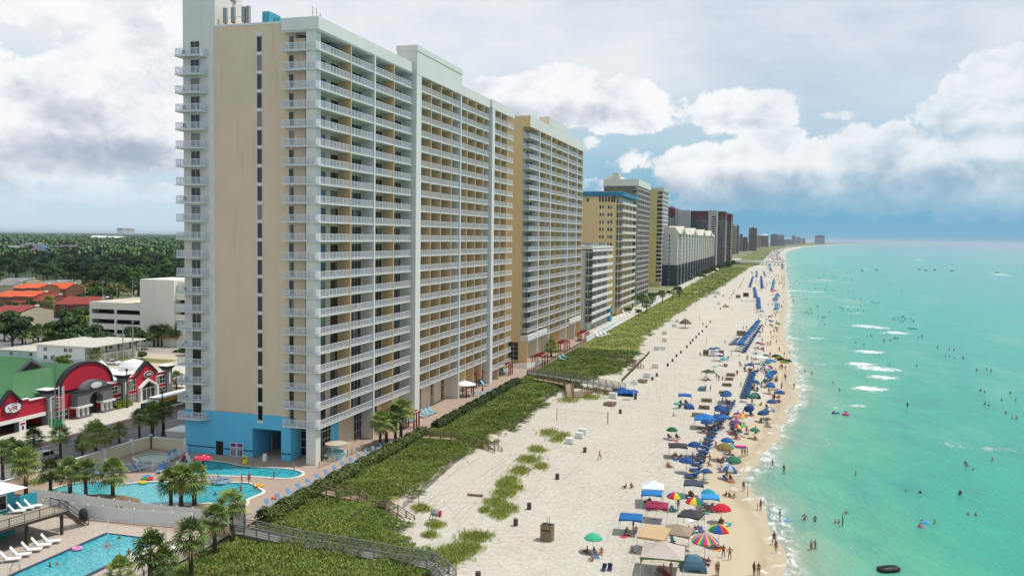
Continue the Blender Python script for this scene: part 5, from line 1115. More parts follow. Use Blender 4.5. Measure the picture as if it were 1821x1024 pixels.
# ---------------------------------------------------------------- pool garden walls and fences
gw_ = MC('garden_wall', 224, 206, 176, .92, var=.03, dirt=.1)
def wallrun(label, pts, h, m=None, name='garden_wall', t=.25, pil=None):
    c = pts[0]; r = E0(name, (c[0], c[1], DK), label, 'wall'); a = MB(); b = MB()
    for (x0, y0), (x1, y1) in zip(pts[:-1], pts[1:]):
        L = math.hypot(x1-x0, y1-y0); cx, cy = (x0+x1)/2, (y0+y1)/2; rz = math.atan2(y1-y0, x1-x0)
        a.box(cx-L/2, cx+L/2, cy-t/2, cy+t/2, DK, DK+h, m or gw_, rz); b.box(cx-L/2, cx+L/2, cy-t/2-.08, cy+t/2+.08, DK+h, DK+h+.1, wpaint, rz)
    a.build('wall', r); b.build('coping', r)
    for p in (pil or pts): c_ = MB(); c_.box(p[0]-.25, p[0]+.25, p[1]-.25, p[1]+.25, DK, DK+h+.35, wpaint); c_.build('pillar', r)
wallrun('long beige garden wall with white pillars beside the street hedge', [(-102.6, 60), (-102.6, 100), (-102.6, 113), (-102.6, 120.5), (-102.6, 127), (-102.0, 131.2)], 2.0)
wallrun('beige wall behind the wading pool running to the blue hotel wall', [(-102.0, 131.2), (-95.1, 131.2)], 1.9)
wallrun('low white wall of the promenade beside the dark restaurant umbrellas', [(-63.3, 318), (-63.3, 352), (-64.5, 400)], 1.7, m=whm)
ub = E0('utility_shed', (-97, 133, 3), 'white roofed grey utility shed between garden wall and hotel', 'shed'); m_ = MB(); m_.box(-99.4, -95.2, 132, 136, 3, 6.0, MC('shed_grey', 196, 194, 190, .85)); m_.box(-98.8, -96.4, 131.94, 131.99, 3.1, 5.0, bone); m_.build('wall', ub); m_ = MB(); m_.box(-99.6, -95.1, 131.8, 136.2, 6.0, 6.2, wpaint); m_.build('roof', ub)
def fence(label, pts, h, z=DK, m=None, pick=.16, wd=.10, name='picket_fence', post=2.4, cat='fence'):
    if name == 'picket_fence': wd = .152
    m = m or wpaint; r = E0(name, (pts[0][0], pts[0][1], z), label, cat); a = MB(); b = MB()
    for (x0, y0), (x1, y1) in zip(pts[:-1], pts[1:]):
        L = math.hypot(x1-x0, y1-y0); ux, uy = (x1-x0)/L, (y1-y0)/L; rz = math.atan2(uy, ux); n = max(1, int(L/pick))
        for i in range(n):
            s = (i+.5)*L/n; x, y = x0+ux*s, y0+uy*s; a.box(x-wd/2, x+wd/2, y-.012, y+.012, z+.08, z+h-(.05 if i % 2 else 0), m, rz)
        for zz in (.35, h-.35): a.box((x0+x1)/2-L/2, (x0+x1)/2+L/2, (y0+y1)/2+.02-.02, (y0+y1)/2+.04, z+zz, z+zz+.08, m, rz)
        k = max(1, round(L/post))
        for i in range(k+(1 if (x1, y1) == tuple(pts[-1]) else 0)): x, y = x0+ux*L*i/k, y0+uy*L*i/k; b = MB(); b.box(x-.07, x+.07, y-.07, y+.07, z, z+h+.12, m); b.build('post', r)
    a.build('pickets', r); return r
fence('tall white picket fence between the lap pool deck and the kidney pool', [(-93.5, 95.6), (-86.4, 95.6), (-77.2, 95.9), (-69.2, 96.6)], 1.9)
fence('second white picket fence behind, right along the kidney pool', [(-97.5, 100.6), (-86, 99.9), (-76, 99.6), (-71.4, 99.9), (-66, 99.4)], 1.5)
fence('white railing along the promenade edge by the blue loungers', [(-66.0, 99.4), (-64.0, 104.), (-63.5, 125), (-63.4, 148)], 1.15, m=railm, pick=.13, wd=.045, name='railing', post=3.)
fence('pale open railing on the dune side of the lap pool deck', [(-63.2, 70), (-63.3, 84), (-63.6, 90), (-64.6, 98)], 1.2, m=bone, pick=.16, wd=.025, name='railing', post=2.)
fence('grey railing between wading pool and lagoon pool', [(-94.3, 130.5), (-92.6, 122.5), (-92.0, 118.8), (-97, 117.6), (-101.6, 118.5)], 1.2, m=railm, pick=.2, wd=.03, name='railing', post=2.5)
fence('short wooden railing by the shaded cafe of the hotel', [(-68.4, 128.5), (-67.2, 141)], 1.0, m=bone, pick=.4, wd=.06, name='railing', post=1.4)
fence('low brown post fence along the promenade by the second hotel', [(-63.2, 236), (-63.3, 318)], 1.0, m=MC('brown_wood', 128, 104, 82, .8), pick=.5, wd=.08, name='railing', post=2.4)
fence('white fence round the terrace gate of the second hotel', [(-71, 246), (-66, 246), (-64.5, 251), (-63.3, 255)], 1.5, pick=.18)
# beach house with raised deck
bh = E0('beach_house', (-96, 86, 3), 'turquoise beach house with white metal roof and raised dark deck', 'beach house'); tq = MC('turquoise_wood', 46, 156, 176, .9, var=.05); dwood = MC('dark_deck_wood', 74, 64, 58, .7, var=.15, sc=2.); lwood = MC('deck_boards', 176, 164, 148, .8, var=.08, sc=2.)
A_ = G(111, 950, DK); B_ = G(4, 984, DK); ux, uy = (B_[0]-A_[0]), (B_[1]-A_[1]); L_ = math.hypot(ux, uy); ux /= L_; uy /= L_; zdk = 5.9

def P_(s, t): return (A_[0]+ux*s-uy*t, A_[1]+uy*s+ux*t)   # s along the deck edge toward the camera, t seaward
HS = 6.2
sg = -1 if (-uy) > 0 else 1
def DP(s, t): return P_(s, t*sg)                          # t > 0 : away from the pool
def inv(px, py):
    c = G(px, py, zdk); dx, dy = c[0]-A_[0], c[1]-A_[1]; return dx*ux+dy*uy, (-dx*uy+dy*ux)*sg
HS, HT = inv(26, 907); PS, PT = inv(66, 895)
m_ = MB(); m_.prism([DP(-.8, -.3), DP(26, -.3), DP(26, max(9, HT+2)), DP(-.8, max(9, PT+.5))], zdk-.35, zdk, dwood, top=lwood); m_.build('deck', bh)
m_ = MB(); pts = [DP(26, -.2), DP(-.7, -.2), DP(-.7, 3.2)]
rail(m_, pts, zdk, 1.05, dwood, .2, 1.9, True); m_.build('railing', bh)
for s in (0, 4.6, 9.2, 13.8): m_ = MB(); x, y = DP(s, .1); m_.box(x-.14, x+.14, y-.14, y+.14, 3, zdk-.3, dwood); m_.build('post', bh)
m_ = MB()
for i in range(9): a = DP(-1.1-i*.3, .5), DP(-1.4-i*.3, .5), DP(-1.4-i*.3, 2.), DP(-1.1-i*.3, 2.); m_.prism(list(a), zdk-.32*(i+1)-.06, zdk-.32*(i+1), dwood)
for t in (.45, 2.05):
    p0, p1 = DP(-.8, t), DP(-4., t); m_.tube((*p0, zdk+.9), (*p1, 3.9), .05, dwood, 5); m_.tube((*p0, zdk-.2), (*p1, 3.), .09, dwood, 5); m_.tube((*p1, 3), (*p1, 3.95), .06, dwood, 5)
m_.build('stair', bh)
m_ = MB(); m_.prism([DP(HS, HT), DP(30, HT), DP(30, HT+8), DP(HS, HT+8)], 3, 8.7, tq); m_.build('wall', bh)
m_ = MB(); m_.prism([DP(PS, PT), DP(HS, HT+.1), DP(HS, HT+.3), DP(PS, PT+.2)], zdk, zdk+1.5, tq); m_.build('parapet', bh)
m_ = MB(); a, b, c, d = DP(HS-1.2, HT-1), DP(31, HT-1), DP(31, HT+9), DP(HS-1.2, HT+9); e, f = DP(HS+3, HT+4), DP(31, HT+4); m_.add([(*a, 8.6), (*b, 8.6), (*c, 8.6), (*d, 8.6), (*e, 10.), (*f, 10.)], [(0, 1, 5, 4), (0, 4, 3), (3, 4, 5, 2), (0, 3, 2, 1)], wpaint); m_.build('roof', bh)
m_ = MB(); m_.prism([DP(HS+1., HT-.08), DP(HS+2.6, HT-.08), DP(HS+2.6, HT-.02), DP(HS+1., HT-.02)], 6.3, 8.2, wpaint); m_.prism([DP(HS+1.15, HT-.11), DP(HS+2.45, HT-.11), DP(HS+2.45, HT-.08), DP(HS+1.15, HT-.08)], 6.45, 8.05, dglass); m_.build('window', bh)
# loungers on the pool decks
bluef = MC('blue_sling', 104, 148, 188, .8); whp = MC('white_plastic', 236, 234, 226, .95, var=.02)
def lounger_proto(fm_, sm, nm, label, back=.85):
    r = E0(nm, (0, 0, 0), label, 'lounger', wb=False); m_ = MB(); m_.box(-.34, .34, -.9, .35, .30, .35, sm); m_.build('seat', r)
    m_ = MB(); m_.add([(-.34, .35, .33), (.34, .35, .33), (.34, 1.0, .33+back), (-.34, 1.0, .33+back), (-.34, .41, .30), (.34, .41, .30), (.34, 1.06, .30+back), (-.34, 1.06, .30+back)], [(0, 1, 2, 3), (7, 6, 5, 4), (3, 2, 6, 7), (0, 3, 7, 4), (1, 5, 6, 2)], sm); m_.build('backrest', r)
    m_ = MB(); m_.box(-.38, -.34, -.95, .95, .27, .36, fm_); m_.box(.34, .38, -.95, .95, .27, .36, fm_)
    m_.build('frame', r)
    for x in (-.34, .34):
        for y in (-.75, .75): m_ = MB(); m_.box(x-.03, x+.03, y-.03, y+.03, 0, .3, fm_); m_.build('leg', r)
    return r
Lb = lounger_proto(whp, bluef, 'pool_lounger', 'x'); Lw = lounger_proto(whp, whp, 'pool_lounger', 'x'); Lt = lounger_proto(MC('terrace_frame', 200, 210, 214, .9), MC('teal_sling', 128, 190, 206, .9), 'pool_lounger', 'x')
used = set()
def put(proto, x, y, z, rz, label, group, s=1.):
    if proto.name in used: o = copy_tree(proto, (x, y, z), rz, label, scale=s)
    else: used.add(proto.name); o = proto; o.location = (x, y, z); o.rotation_euler = (0, 0, rz); o['label'] = label; o.scale = (s, s, s)
    if group: o['group'] = group
    return o
for i, (px, py) in enumerate([(92, 966), (75, 973), (58, 981), (38, 990), (20, 998)]):
    x, y, z = G(px, py, DK); put(Lw, x, y, z, 2.2, ['nearest white lounger to the deck stairs', 'second white lounger from the deck stairs', 'third white lounger, green towel side', 'fourth white lounger beside the lap pool', 'fifth white lounger near the bottom left corner'][i], 'white loungers beside the lap pool', 1.1)
for i, (px, py) in enumerate([(31, 912), (46, 907), (60, 903)]):
    x, y, z = G(px, py, zdk); put(Lw, x, y, zdk, 2.2, ['left white lounger up on the dark deck', 'middle white lounger up on the dark deck', 'right white lounger up on the dark deck'][i], 'white loungers up on the deck')
for i, (px, py) in enumerate([(216, 1004), (230, 1000), (241, 994), (310, 980), (318, 976)]):
    x, y, z = G(px, py, DK); put(Lw, x, y, z, -1., ['white lounger behind the lowest palm, left', 'white lounger behind the lowest palm, right', 'white lounger between two foreground palms', 'cream lounger near the open railing', 'cream lounger against the open railing'][i], 'white loungers on the dune side of the lap pool')
for i, (px, py) in enumerate([(168, 845), (175, 842), (238, 838), (247, 835), (256, 832), (243, 828), (284, 840), (292, 837), (257, 825), (240, 800), (303, 818), (312, 812), (232, 832), (384, 860), (392, 862), (400, 858), (397, 852)]):
    x, y, z = G(px, py, DK); put(Lb, x, y, z, [1.2, 1.3, 2.6, 2.6, 2.5, 2.5, .4, .4, 2.5, .5, .8, .8, 2.6, 2.0, 2.1, 2.0, 2.2][i], ['blue lounger by the beige wall, left of the islet palm', 'second blue lounger by the beige wall', 'blue lounger first of the row at the deck fence', 'blue lounger second of the row at the deck fence', 'blue lounger third of the row at the deck fence', 'blue lounger behind that row', 'left of the two deep blue loungers by the grey railing', 'right of the two deep blue loungers by the grey railing', 'pale blue lounger nearest the wading pool', 'blue lounger in the wall corner behind the wading pool', 'blue lounger right of the wading pool', 'blue lounger furthest right of the wading pool', 'blue lounger at the fence post by the wading pool', 'left blue lounger between the two pools', 'second blue lounger between the two pools', 'third blue lounger between the two pools', 'folded blue lounger between the two pools'][i], 'blue loungers round the pools')
for i in range(14):
    y = 107+i*2.75; put(Lb, -64.3+.04*i, y, DK, 1.2, ['nearest', 'second', 'third', 'fourth', 'fifth', 'sixth', 'seventh', 'eighth', 'ninth', 'tenth', 'eleventh', 'twelfth', 'thirteenth', 'fourteenth'][i]+' blue lounger in the line along the promenade railing', 'blue loungers along the promenade railing')
for i, (px, py) in enumerate([(722, 752), (728, 750), (734, 748), (750, 742), (757, 739), (763, 737), (770, 734), (843, 688), (849, 685), (856, 682), (862, 686), (868, 680), (886, 668), (893, 665), (900, 663), (1000, 640), (1005, 636)]):
    x, y, z = G(px, py, DK); put(Lt, x, y, z, 1.3, 'teal lounger on the hotel terrace, counted %s from the camera' % ['first', 'second', 'third', 'fourth', 'fifth', 'sixth', 'seventh', 'eighth', 'ninth', 'tenth', 'eleventh', 'twelfth', 'thirteenth', 'fourteenth', 'fifteenth', 'sixteenth', 'seventeenth'][i], 'teal loungers on the hotel terrace', 1.1)
for i in range(8):
    x, y, z = G([1066, 1073, 1080, 1108, 1114, 1120, 1112, 1117][i], [600, 598, 596, 566, 564, 562, 558, 556][i], DK); put(Lw, x, y, z, 1.3, ['white lounger first behind the low white wall', 'white lounger second behind the low white wall', 'white lounger third behind the low white wall', 'white lounger a below the blue edged tower', 'second white lounger below the blue edged tower', 'third white lounger below the blue edged tower', 'rear left white lounger below the blue edged tower', 'rear right white lounger below the blue edged tower'][i].replace(' a ', ' first '), 'white loungers on far terraces', 1.5)
# mushroom fountain, signs, pergolas and so on
mu = E0('mushroom_fountain', (*G(361, 836, DK)[:2], 3), 'red mushroom fountain with white spots in the lagoon pool', 'fountain', wb=False); m_ = MB(); m_.tube((0, 0, 0), (0, 0, 1.9), .22, MC('fountain_purple', 60, 50, 110, .8), 10); m_.build('stem', mu)
mred = MC('mushroom_red', 214, 50, 84, .85); m_ = MB(); m_.lathe([(1.2, 1.75), (1.45, 1.9), (1.3, 2.15), (.8, 2.35), (0, 2.45)], (0, 0, 0), mred, 20)
for a, rr in ((0, .9), (1.4, .95), (2.7, .8), (4., .95), (5.2, .85), (0, .2)): m_.lathe([(.17, 0), (.1, .06), (0, .07)], (math.cos(a)*rr, math.sin(a)*rr, 2.24 if rr > .5 else 2.42), wpaint, 8)
m_.build('cap', mu)
def post_obj(name, label, cat, px, py, fn, z=DK): x, y, z = G(px, py, z); m_ = MB(); fn(m_); o = m_.build(name); o.location = (x, y, z); return tag(o, label, cat)
post_obj('yellow_board', 'yellow a-frame board beside the drinks posters', 'sign board', 436, 823, lambda m: (m.slabx([(-.3, 0), (-.02, 1.25), (.02, 1.25), (.3, 0)], -.32, .32, MC('board_yellow', 240, 214, 40, .95)), m.box(-.22, .22, -.22, -.2, .7, 1., green)))
post_obj('white_board', 'white a-frame board in the lobby mouth', 'sign board', 471, 819, lambda m: m.slabx([(-.3, 0), (-.02, 1.2), (.02, 1.2), (.3, 0)], -.32, .32, wpaint))
post_obj('toy_slide', 'pink and white toy slide by the grey railing', 'slide', 330, 820, lambda m: (m.slaby([(-.8, 0), (0, 1.5), (.2, 1.5), (-.4, 0)], -.3, .3, mred), m.slaby([(.2, 1.5), (.9, 0), (.7, 0), (.1, 1.2)], -.3, .3, wpaint)))
def posterf(x0, cols, lab):
    m_ = MB(); m_.box(x0, x0+1.18, -.06, 0, 0, 2.3, wpaint); m_.box(x0+.07, x0+1.11, -.08, -.06, .07, 2.23, cols[0])
    m_.box(x0+.12, x0+1.06, -.09, -.08, 1.65, 2.18, cols[1])
    for i, c in enumerate(cols[2:]): m_.box(x0+.2+i*.45, x0+.5+i*.45, -.095, -.08, .12, 1.1, c); m_.box(x0+.28+i*.45, x0+.42+i*.45, -.095, -.08, 1.1, 1.35, c)
    o = m_.build('poster'); o.location = (-86.2, YW-.06, 2.98); tag(o, lab, 'poster')
posterf(0, (MC('poster_lilac', 190, 190, 214, .9), MC('poster_magenta', 150, 40, 90, .8), rtile2, MC('bottle_green', 60, 140, 110, .8)), 'drinks poster with red bottle on the blue wall'); posterf(1.26, (MATS['poster_lilac'], MC('poster_purple', 100, 60, 130, .8), MC('bottle_blue', 40, 100, 150, .8), blk), 'drinks poster with blue bottle on the blue wall')
# free standing blue notice board at the boardwalk
nb_ = E0('notice_board', (*G(425, 945, None)[:2], 2.6), 'tall board with blue header by the palm at the boardwalk', 'notice board', wb=False)
m_ = MB(); m_.box(-.85, .75, -.05, .05, .4, 3.1, wpaint); m_.build('panel', nb_); m_ = MB(); m_.box(-.85, .75, -.08, .06, 3.1, 4.3, MC('board_blue', 20, 50, 150, .8)); m_.lathe([(.26, -.02), (.26, .0)], (0, 0, 0), wpaint, 12) if 0 else None; m_.slaby([(-.1+.22*math.cos(i*.5236), 3.75+.32*math.sin(i*.5236)) for i in range(12)], -.1, -.08, wpaint); m_.build('header', nb_)
for x in (-.9, .8): m_ = MB(); m_.box(x-.09, x+.09, -.1, .1, 0, 4.6, dgrey); m_.build('post', nb_)
maroon = MC('pergola_red', 158, 30, 40, .75)
def pergola(label, px, py, lx, ly, h=2.9, z=DK):
    x, y, z = G(px, py, z); r = E0('pergola', (x, y, z), label, 'pergola', 'red pergolas on the hotel promenade', wb=False)
    nb = max(2, round(ly/2.6))
    for i in range(nb+1):
        for sx in (0, 1): m_ = MB(); m_.box(sx*lx-.12, sx*lx+.12, i*ly/nb-.12, i*ly/nb+.12, 0, h, maroon); m_.build('post', r)
    m_ = MB(); m_.box(-.3, lx+.3, -.5, ly+.5, h+.25, h+.33, maroon)
    for i in range(int(ly/.45)+2): m_.box(-.6, lx+.6, -.5+i*.45, -.38+i*.45, h+.05, h+.42, maroon)
    for sx in (0, 1): m_.box(sx*lx-.07, sx*lx+.07, -.7, ly+.7, h-.1, h+.14, maroon)
    m_.build('roof_slats', r); return r
pergola('small red pergola beside the four terrace palms', 736, 763, -2.2, 2.6); pergola('long red pergola over teal loungers, after the white parasol', 847, 690, -3., 9.5); pergola('red pergola at the white gate of the second hotel', 905, 668, -3.6, 3.2); pergola('red pergola before the glazed foyer, left of the palm', 964, 652, -3., 6.5); pergola('red pergola right of the bushy palm', 1003, 627, -3., 8.); pergola('last red pergola before the low white wall', 1040, 607, -2.6, 7.)
gz_ = E0('gazebo', (*G(826, 704, DK)[:2], 3), 'round white topped gazebo with red posts at the hot tub', 'gazebo', wb=False)
m_ = MB(); m_.lathe([(2.7, 2.7), (2.65, 2.85), (1.3, 3.3), (.2, 3.6), (0, 3.7)], (0, 0, 0), wpaint, 12); m_.build('canopy', gz_)
for i in range(6): m_ = MB(); a = i*1.047; m_.box(math.cos(a)*2.2-.12, math.cos(a)*2.2+.12, math.sin(a)*2.2-.12, math.sin(a)*2.2+.12, 0, 2.75, maroon); m_.build('post', gz_)
x, y, _ = G(852, 700, DK); pool('small oval hot tub behind white railing by the gazebo', [(x-1.6, y-2), (x+1, y-2), (x+1.4, y+2), (x-1.4, y+2)], wm=MC('tub_water', 150, 190, 180, .8), name='hot_tub')
fence('curved white railing round the hot tub', [(x-2.5, y-3.2), (x+1.6, y-3.), (x+2., y+3)], 1.1, m=railm, wd=.05, name='railing')
tb = E0('kiosk_bar', (*G(598, 815, DK)[:2], 3), 'round white kiosk with thatch awning under the corner terrace', 'kiosk', wb=False); m_ = MB(); m_.lathe([(1.5, 0), (1.5, 1.1), (1.7, 1.15), (1.7, 1.2)], (0, 0, 0), MC('kiosk_aqua', 170, 214, 216, .9), 14); m_.build('counter', tb); m_ = MB(); m_.lathe([(1.9, 2.3), (1.9, 2.6), (.3, 2.9), (0, 2.95)], (0, 0, 0), bone, 14); m_.build('awning', tb)
for a in range(4): m_ = MB(); m_.tube((1.4*math.cos(a*1.57), 1.4*math.sin(a*1.57), 1.1), (1.4*math.cos(a*1.57), 1.4*math.sin(a*1.57), 2.4), .06, wpaint, 5); m_.build('post', tb)
rk = MC('rock', 134, 116, 90, .8, var=.2, sc=1.5, bump=.6, bsc=3.)
def rock_obj(px, py, L, W_, label):
    x, y, z = G(px, py, DK); m_ = MB(); r_ = random.Random(px); n = 14
    ring = lambda k, zz: [(math.cos(i*6.283/n)*L*k*r_.uniform(.8, 1.1), math.sin(i*6.283/n)*W_*k*r_.uniform(.8, 1.1), zz*r_.uniform(.8, 1.1)) for i in range(n)]
    vs = ring(1, .0)+ring(.92, .35)+ring(.5, .6)+[(0, 0, .66)]; fs = [(k*n+i, k*n+(i+1) % n, (k+1)*n+(i+1) % n, (k+1)*n+i) for k in range(2) for i in range(n)]+[(2*n+i, 2*n+(i+1) % n, 3*n) for i in range(n)]
    m_.add(vs, fs, rk); o = m_.build('rock_islet'); o.location = (x, y, z); tag(o, label, 'rock')
rock_obj(202, 889, 4.6, 1.5, 'brown rock islet at the foot of the islet palm in the kidney pool'); rock_obj(350, 908, 2.4, 1.2, 'flat brown rocks at the near rim of the kidney pool')
def ladder(label, px, py, rz):
    x, y, z = G(px, py, DK); r = E0('pool_ladder', (x, y, z+.1), label, 'pool ladder', None, rz, wb=False)
    for s in (-.3, .3):
        m_ = MB(); P = [(s, -.5, 0), (s, -.45, .6), (s, -.2, .85), (s, .2, .8), (s, .4, .3), (s, .4, -.1)]
        for a, b in zip(P[:-1], P[1:]): m_.tube(a, b, .035, MC('steel', 200, 204, 208, .9, metal=.6, rough=.3), 6)
        m_.build('rail', r)
ladder('chrome ladder at the kidney pool back rim', 228, 864, 2.8); ladder('chrome ladder at the lagoon pool before the posters', 420, 829, 3.14); ladder('chrome rail at the far end of the lap pool', 288, 958, 1.2); ladder('chrome ladder near the bottom left loungers', 26, 1016, 2.2)
post_obj('grill', 'black domed grill against the white picket fence', 'grill', 148, 926, lambda m: (m.lathe([(.5, 0), (.55, .9), (.5, 1.3), (.3, 1.6), (0, 1.65)], (0, 0, 0), blk, 12),))
post_obj('hanging_notice', 'olive notice panel hung on the white picket fence', 'notice', 213, 923, lambda m: (m.box(-.55, .55, -.08, -.02, .5, 1.8, MC('notice_olive', 170, 184, 130, .8)), m.box(-.4, .4, -.1, -.08, 1.2, 1.7, MC('notice_olive2', 140, 158, 104, .8))))
post_obj('volley_post', 'white pole standing at the lap pool corner', 'pole', 192, 953, lambda m: m.tube((0, 0, 0), (0, 0, 2.2), .05, wpaint, 6))
for i, (px, py, col, lab) in enumerate([(262, 849, (60, 130, 210), 'blue float in the heap of pool toys'), (266, 852, (214, 60, 50), 'red float in the heap of pool toys'), (258, 852, (60, 160, 90), 'green float in the heap of pool toys'), (254, 859, (240, 200, 40), 'yellow float at the kidney pool rim'), (462, 865, (236, 170, 50), 'yellow orange float at the lagoon rim'), (137, 977, (230, 150, 190), 'pink float in the lap pool'), (441, 912, (240, 190, 50), 'yellow towel on the lounger at the boardwalk head'), (490, 886, (226, 120, 60), 'orange float on the promenade')]):
    fm2 = MC('float_%d' % i, *col, .9, var=.03)
    def fl(m, mm=fm2):
        n = 14; k = 6; R, q = .42, .17; vs = [((R+q*math.cos(6.283*j/k))*math.cos(6.283*a/n), (R+q*math.cos(6.283*j/k))*math.sin(6.283*a/n), .17+q*math.sin(6.283*j/k)) for a in range(n) for j in range(k)]
        m.add(vs, [(a*k+j, ((a+1) % n)*k+j, ((a+1) % n)*k+(j+1) % k, a*k+(j+1) % k) for a in range(n) for j in range(k)], mm)
    post_obj('swim_ring', lab, 'swim ring', px, py, fl, DK+.05)
# ---------------------------------------------------------------- dune plants (nobody could count them)
dgA = leafmat('dune_leaf', C3(96, 126, 34), C3(158, 174, 66), C3(180, 160, 96), sc=.10); dgB = leafmat('dune_leaf_dark', C3(38, 66, 20), C3(112, 136, 48), C3(146, 118, 74), sc=.13); dgC = leafmat('sea_oats', C3(146, 140, 76), C3(190, 178, 112), sc=.6)
def sm(a, lo, hi): t = np.clip((a-lo)/(hi-lo), 0, 1); return t*t*(3-2*t)
def vnoise(x, y, s, seed):
    r_ = np.random.RandomState(seed); T = r_.rand(64, 64); u, v_ = x/s, y/s; i, j = np.floor(u).astype(int), np.floor(v_).astype(int); fu, fv = u-i, v_-j; fu = fu*fu*(3-2*fu); fv = fv*fv*(3-2*fv)
    g_ = lambda a, b: T[a % 64, b % 64]
    return (g_(i, j)*(1-fu)+g_(i+1, j)*fu)*(1-fv)+(g_(i, j+1)*(1-fu)+g_(i+1, j+1)*fu)*fv
def plants(name, label, P, size, hgt, mats, rs, lush):
    """P (n,2) ground points; every clump is a spray of three leaf blades"""
    n = len(P); z = zt(P[:, 0], P[:, 1]); out, mi = [], []
    for k in range(5):
        a = rs.uniform(0, 6.283, n); s = size*rs.uniform(.6, 1.3, n); h = hgt*rs.uniform(.5, 1.25, n); lean = rs.uniform(.5, 1.7, n)
        c = np.stack([P[:, 0]+rs.randn(n)*size*.6, P[:, 1]+rs.randn(n)*size*.6, z-.02+lush*(vnoise(P[:, 0], P[:, 1], 3.4, 12)*.75+.25*vnoise(P[:, 0], P[:, 1], 1.1, 13)+.1*rs.rand(n))], 1)
        d = np.stack([np.cos(a), np.sin(a), np.zeros(n)], 1); sd = np.stack([-np.sin(a), np.cos(a), np.zeros(n)], 1); u = np.array([0, 0, 1.])
        w_ = (s*.21)[:, None]; p0 = c-sd*w_*.6; p1 = c+sd*w_*.6; top = c+d*(s*lean)[:, None]+u*h[:, None]
        out.append(np.stack([p0, p1, top+sd*w_*.8, top-sd*w_*.6], 1)); mi.append(rs.choice(len(mats), n, p=[m_[1] for m_ in mats]))
    V = np.concatenate(out).reshape(-1, 3); o = link(name, np_mesh(name, V, np.arange(len(V)).reshape(-1, 4), [m_[0] for m_ in mats], np.concatenate(mi))); return tag(o, label, 'dune plants', kind='stuff')
rs = np.random.RandomState(21)
def dune_pts(n, y0, y1):
    y = rs.uniform(y0, y1, n); x = rs.uniform(-62.6, -26, n); e = x-xd(y); q = vnoise(x, y, 2.2, 4)*.55+vnoise(x, y, .8, 5)*.45; big_ = vnoise(x, y, 6., 6)
    thr = sm(-e, -1.8, 8.5)*.86+.04; keep = (q < thr+.2*(big_-.5)+np.where(e > 0, -.15, .1)-np.where(y > 230, .34*sm(big_, .5, .8), 0)) & (e < 2.6)
    # footpath of sand along the seaward stair ends
    return np.stack([x, y], 1)[keep]
PM = [(dgA, .5), (dgB, .32), (dgC, .18)]
plants('dune_grass', 'lush green creeping scrub covering the dune ridge by the hotel', dune_pts(78000, 78, 170), .20, .26, PM, rs, .75)
plants('dune_grass', 'green and olive scrub on the dune between the long boardwalks', dune_pts(72000, 170, 300), .28, .30, PM, rs, .75)
plants('dune_grass', 'olive dune scrub beyond the long grey boardwalk', dune_pts(46000, 300, 620), .55, .4, [(dgA, .35), (dgB, .3), (dgC, .35)], rs, .4)
plants('dune_grass', 'dune scrub strip running to the pier', dune_pts(22000, 620, 1250), 1.6, .8, [(dgA, .4), (dgB, .3), (dgC, .3)], rs, .5)
T_ = [(975, 770, 14, 5), (990, 782, 10, 4), (955, 800, 12, 5), (940, 818, 16, 6), (962, 830, 10, 5), (925, 838, 14, 6), (908, 855, 12, 6), (895, 862, 10, 6), (918, 868, 10, 4), (898, 878, 16, 7), (880, 895, 14, 6), (902, 905, 14, 6), (888, 915, 14, 6), (862, 908, 8, 4), (846, 955, 22, 6), (830, 975, 20, 7), (805, 985, 26, 9), (790, 1000, 20, 8), (850, 958, 10, 4), (1000, 775, 10, 4), (985, 690, 20, 4), (1010, 712, 16, 4), (1050, 707, 18, 4), (1080, 700, 10, 3), (775, 935, 12, 4), (765, 952, 10, 4), (750, 905, 12, 5), (700, 1005, 16, 6)]
PP = []
for (a, b, w_, h_) in T_:
    n = int(w_*h_*4.2); u = rs.randn(n, 2)*.62
    for i in range(n): x, y, z = G(a+u[i, 0]*w_, b+u[i, 1]*h_); PP.append((x, y))
plants('dune_grass', 'scattered dune grass tufts out on the open white sand', np.array(PP), .16, .42, [(dgA, .38), (dgB, .3), (dgC, .32)], rs, .10)
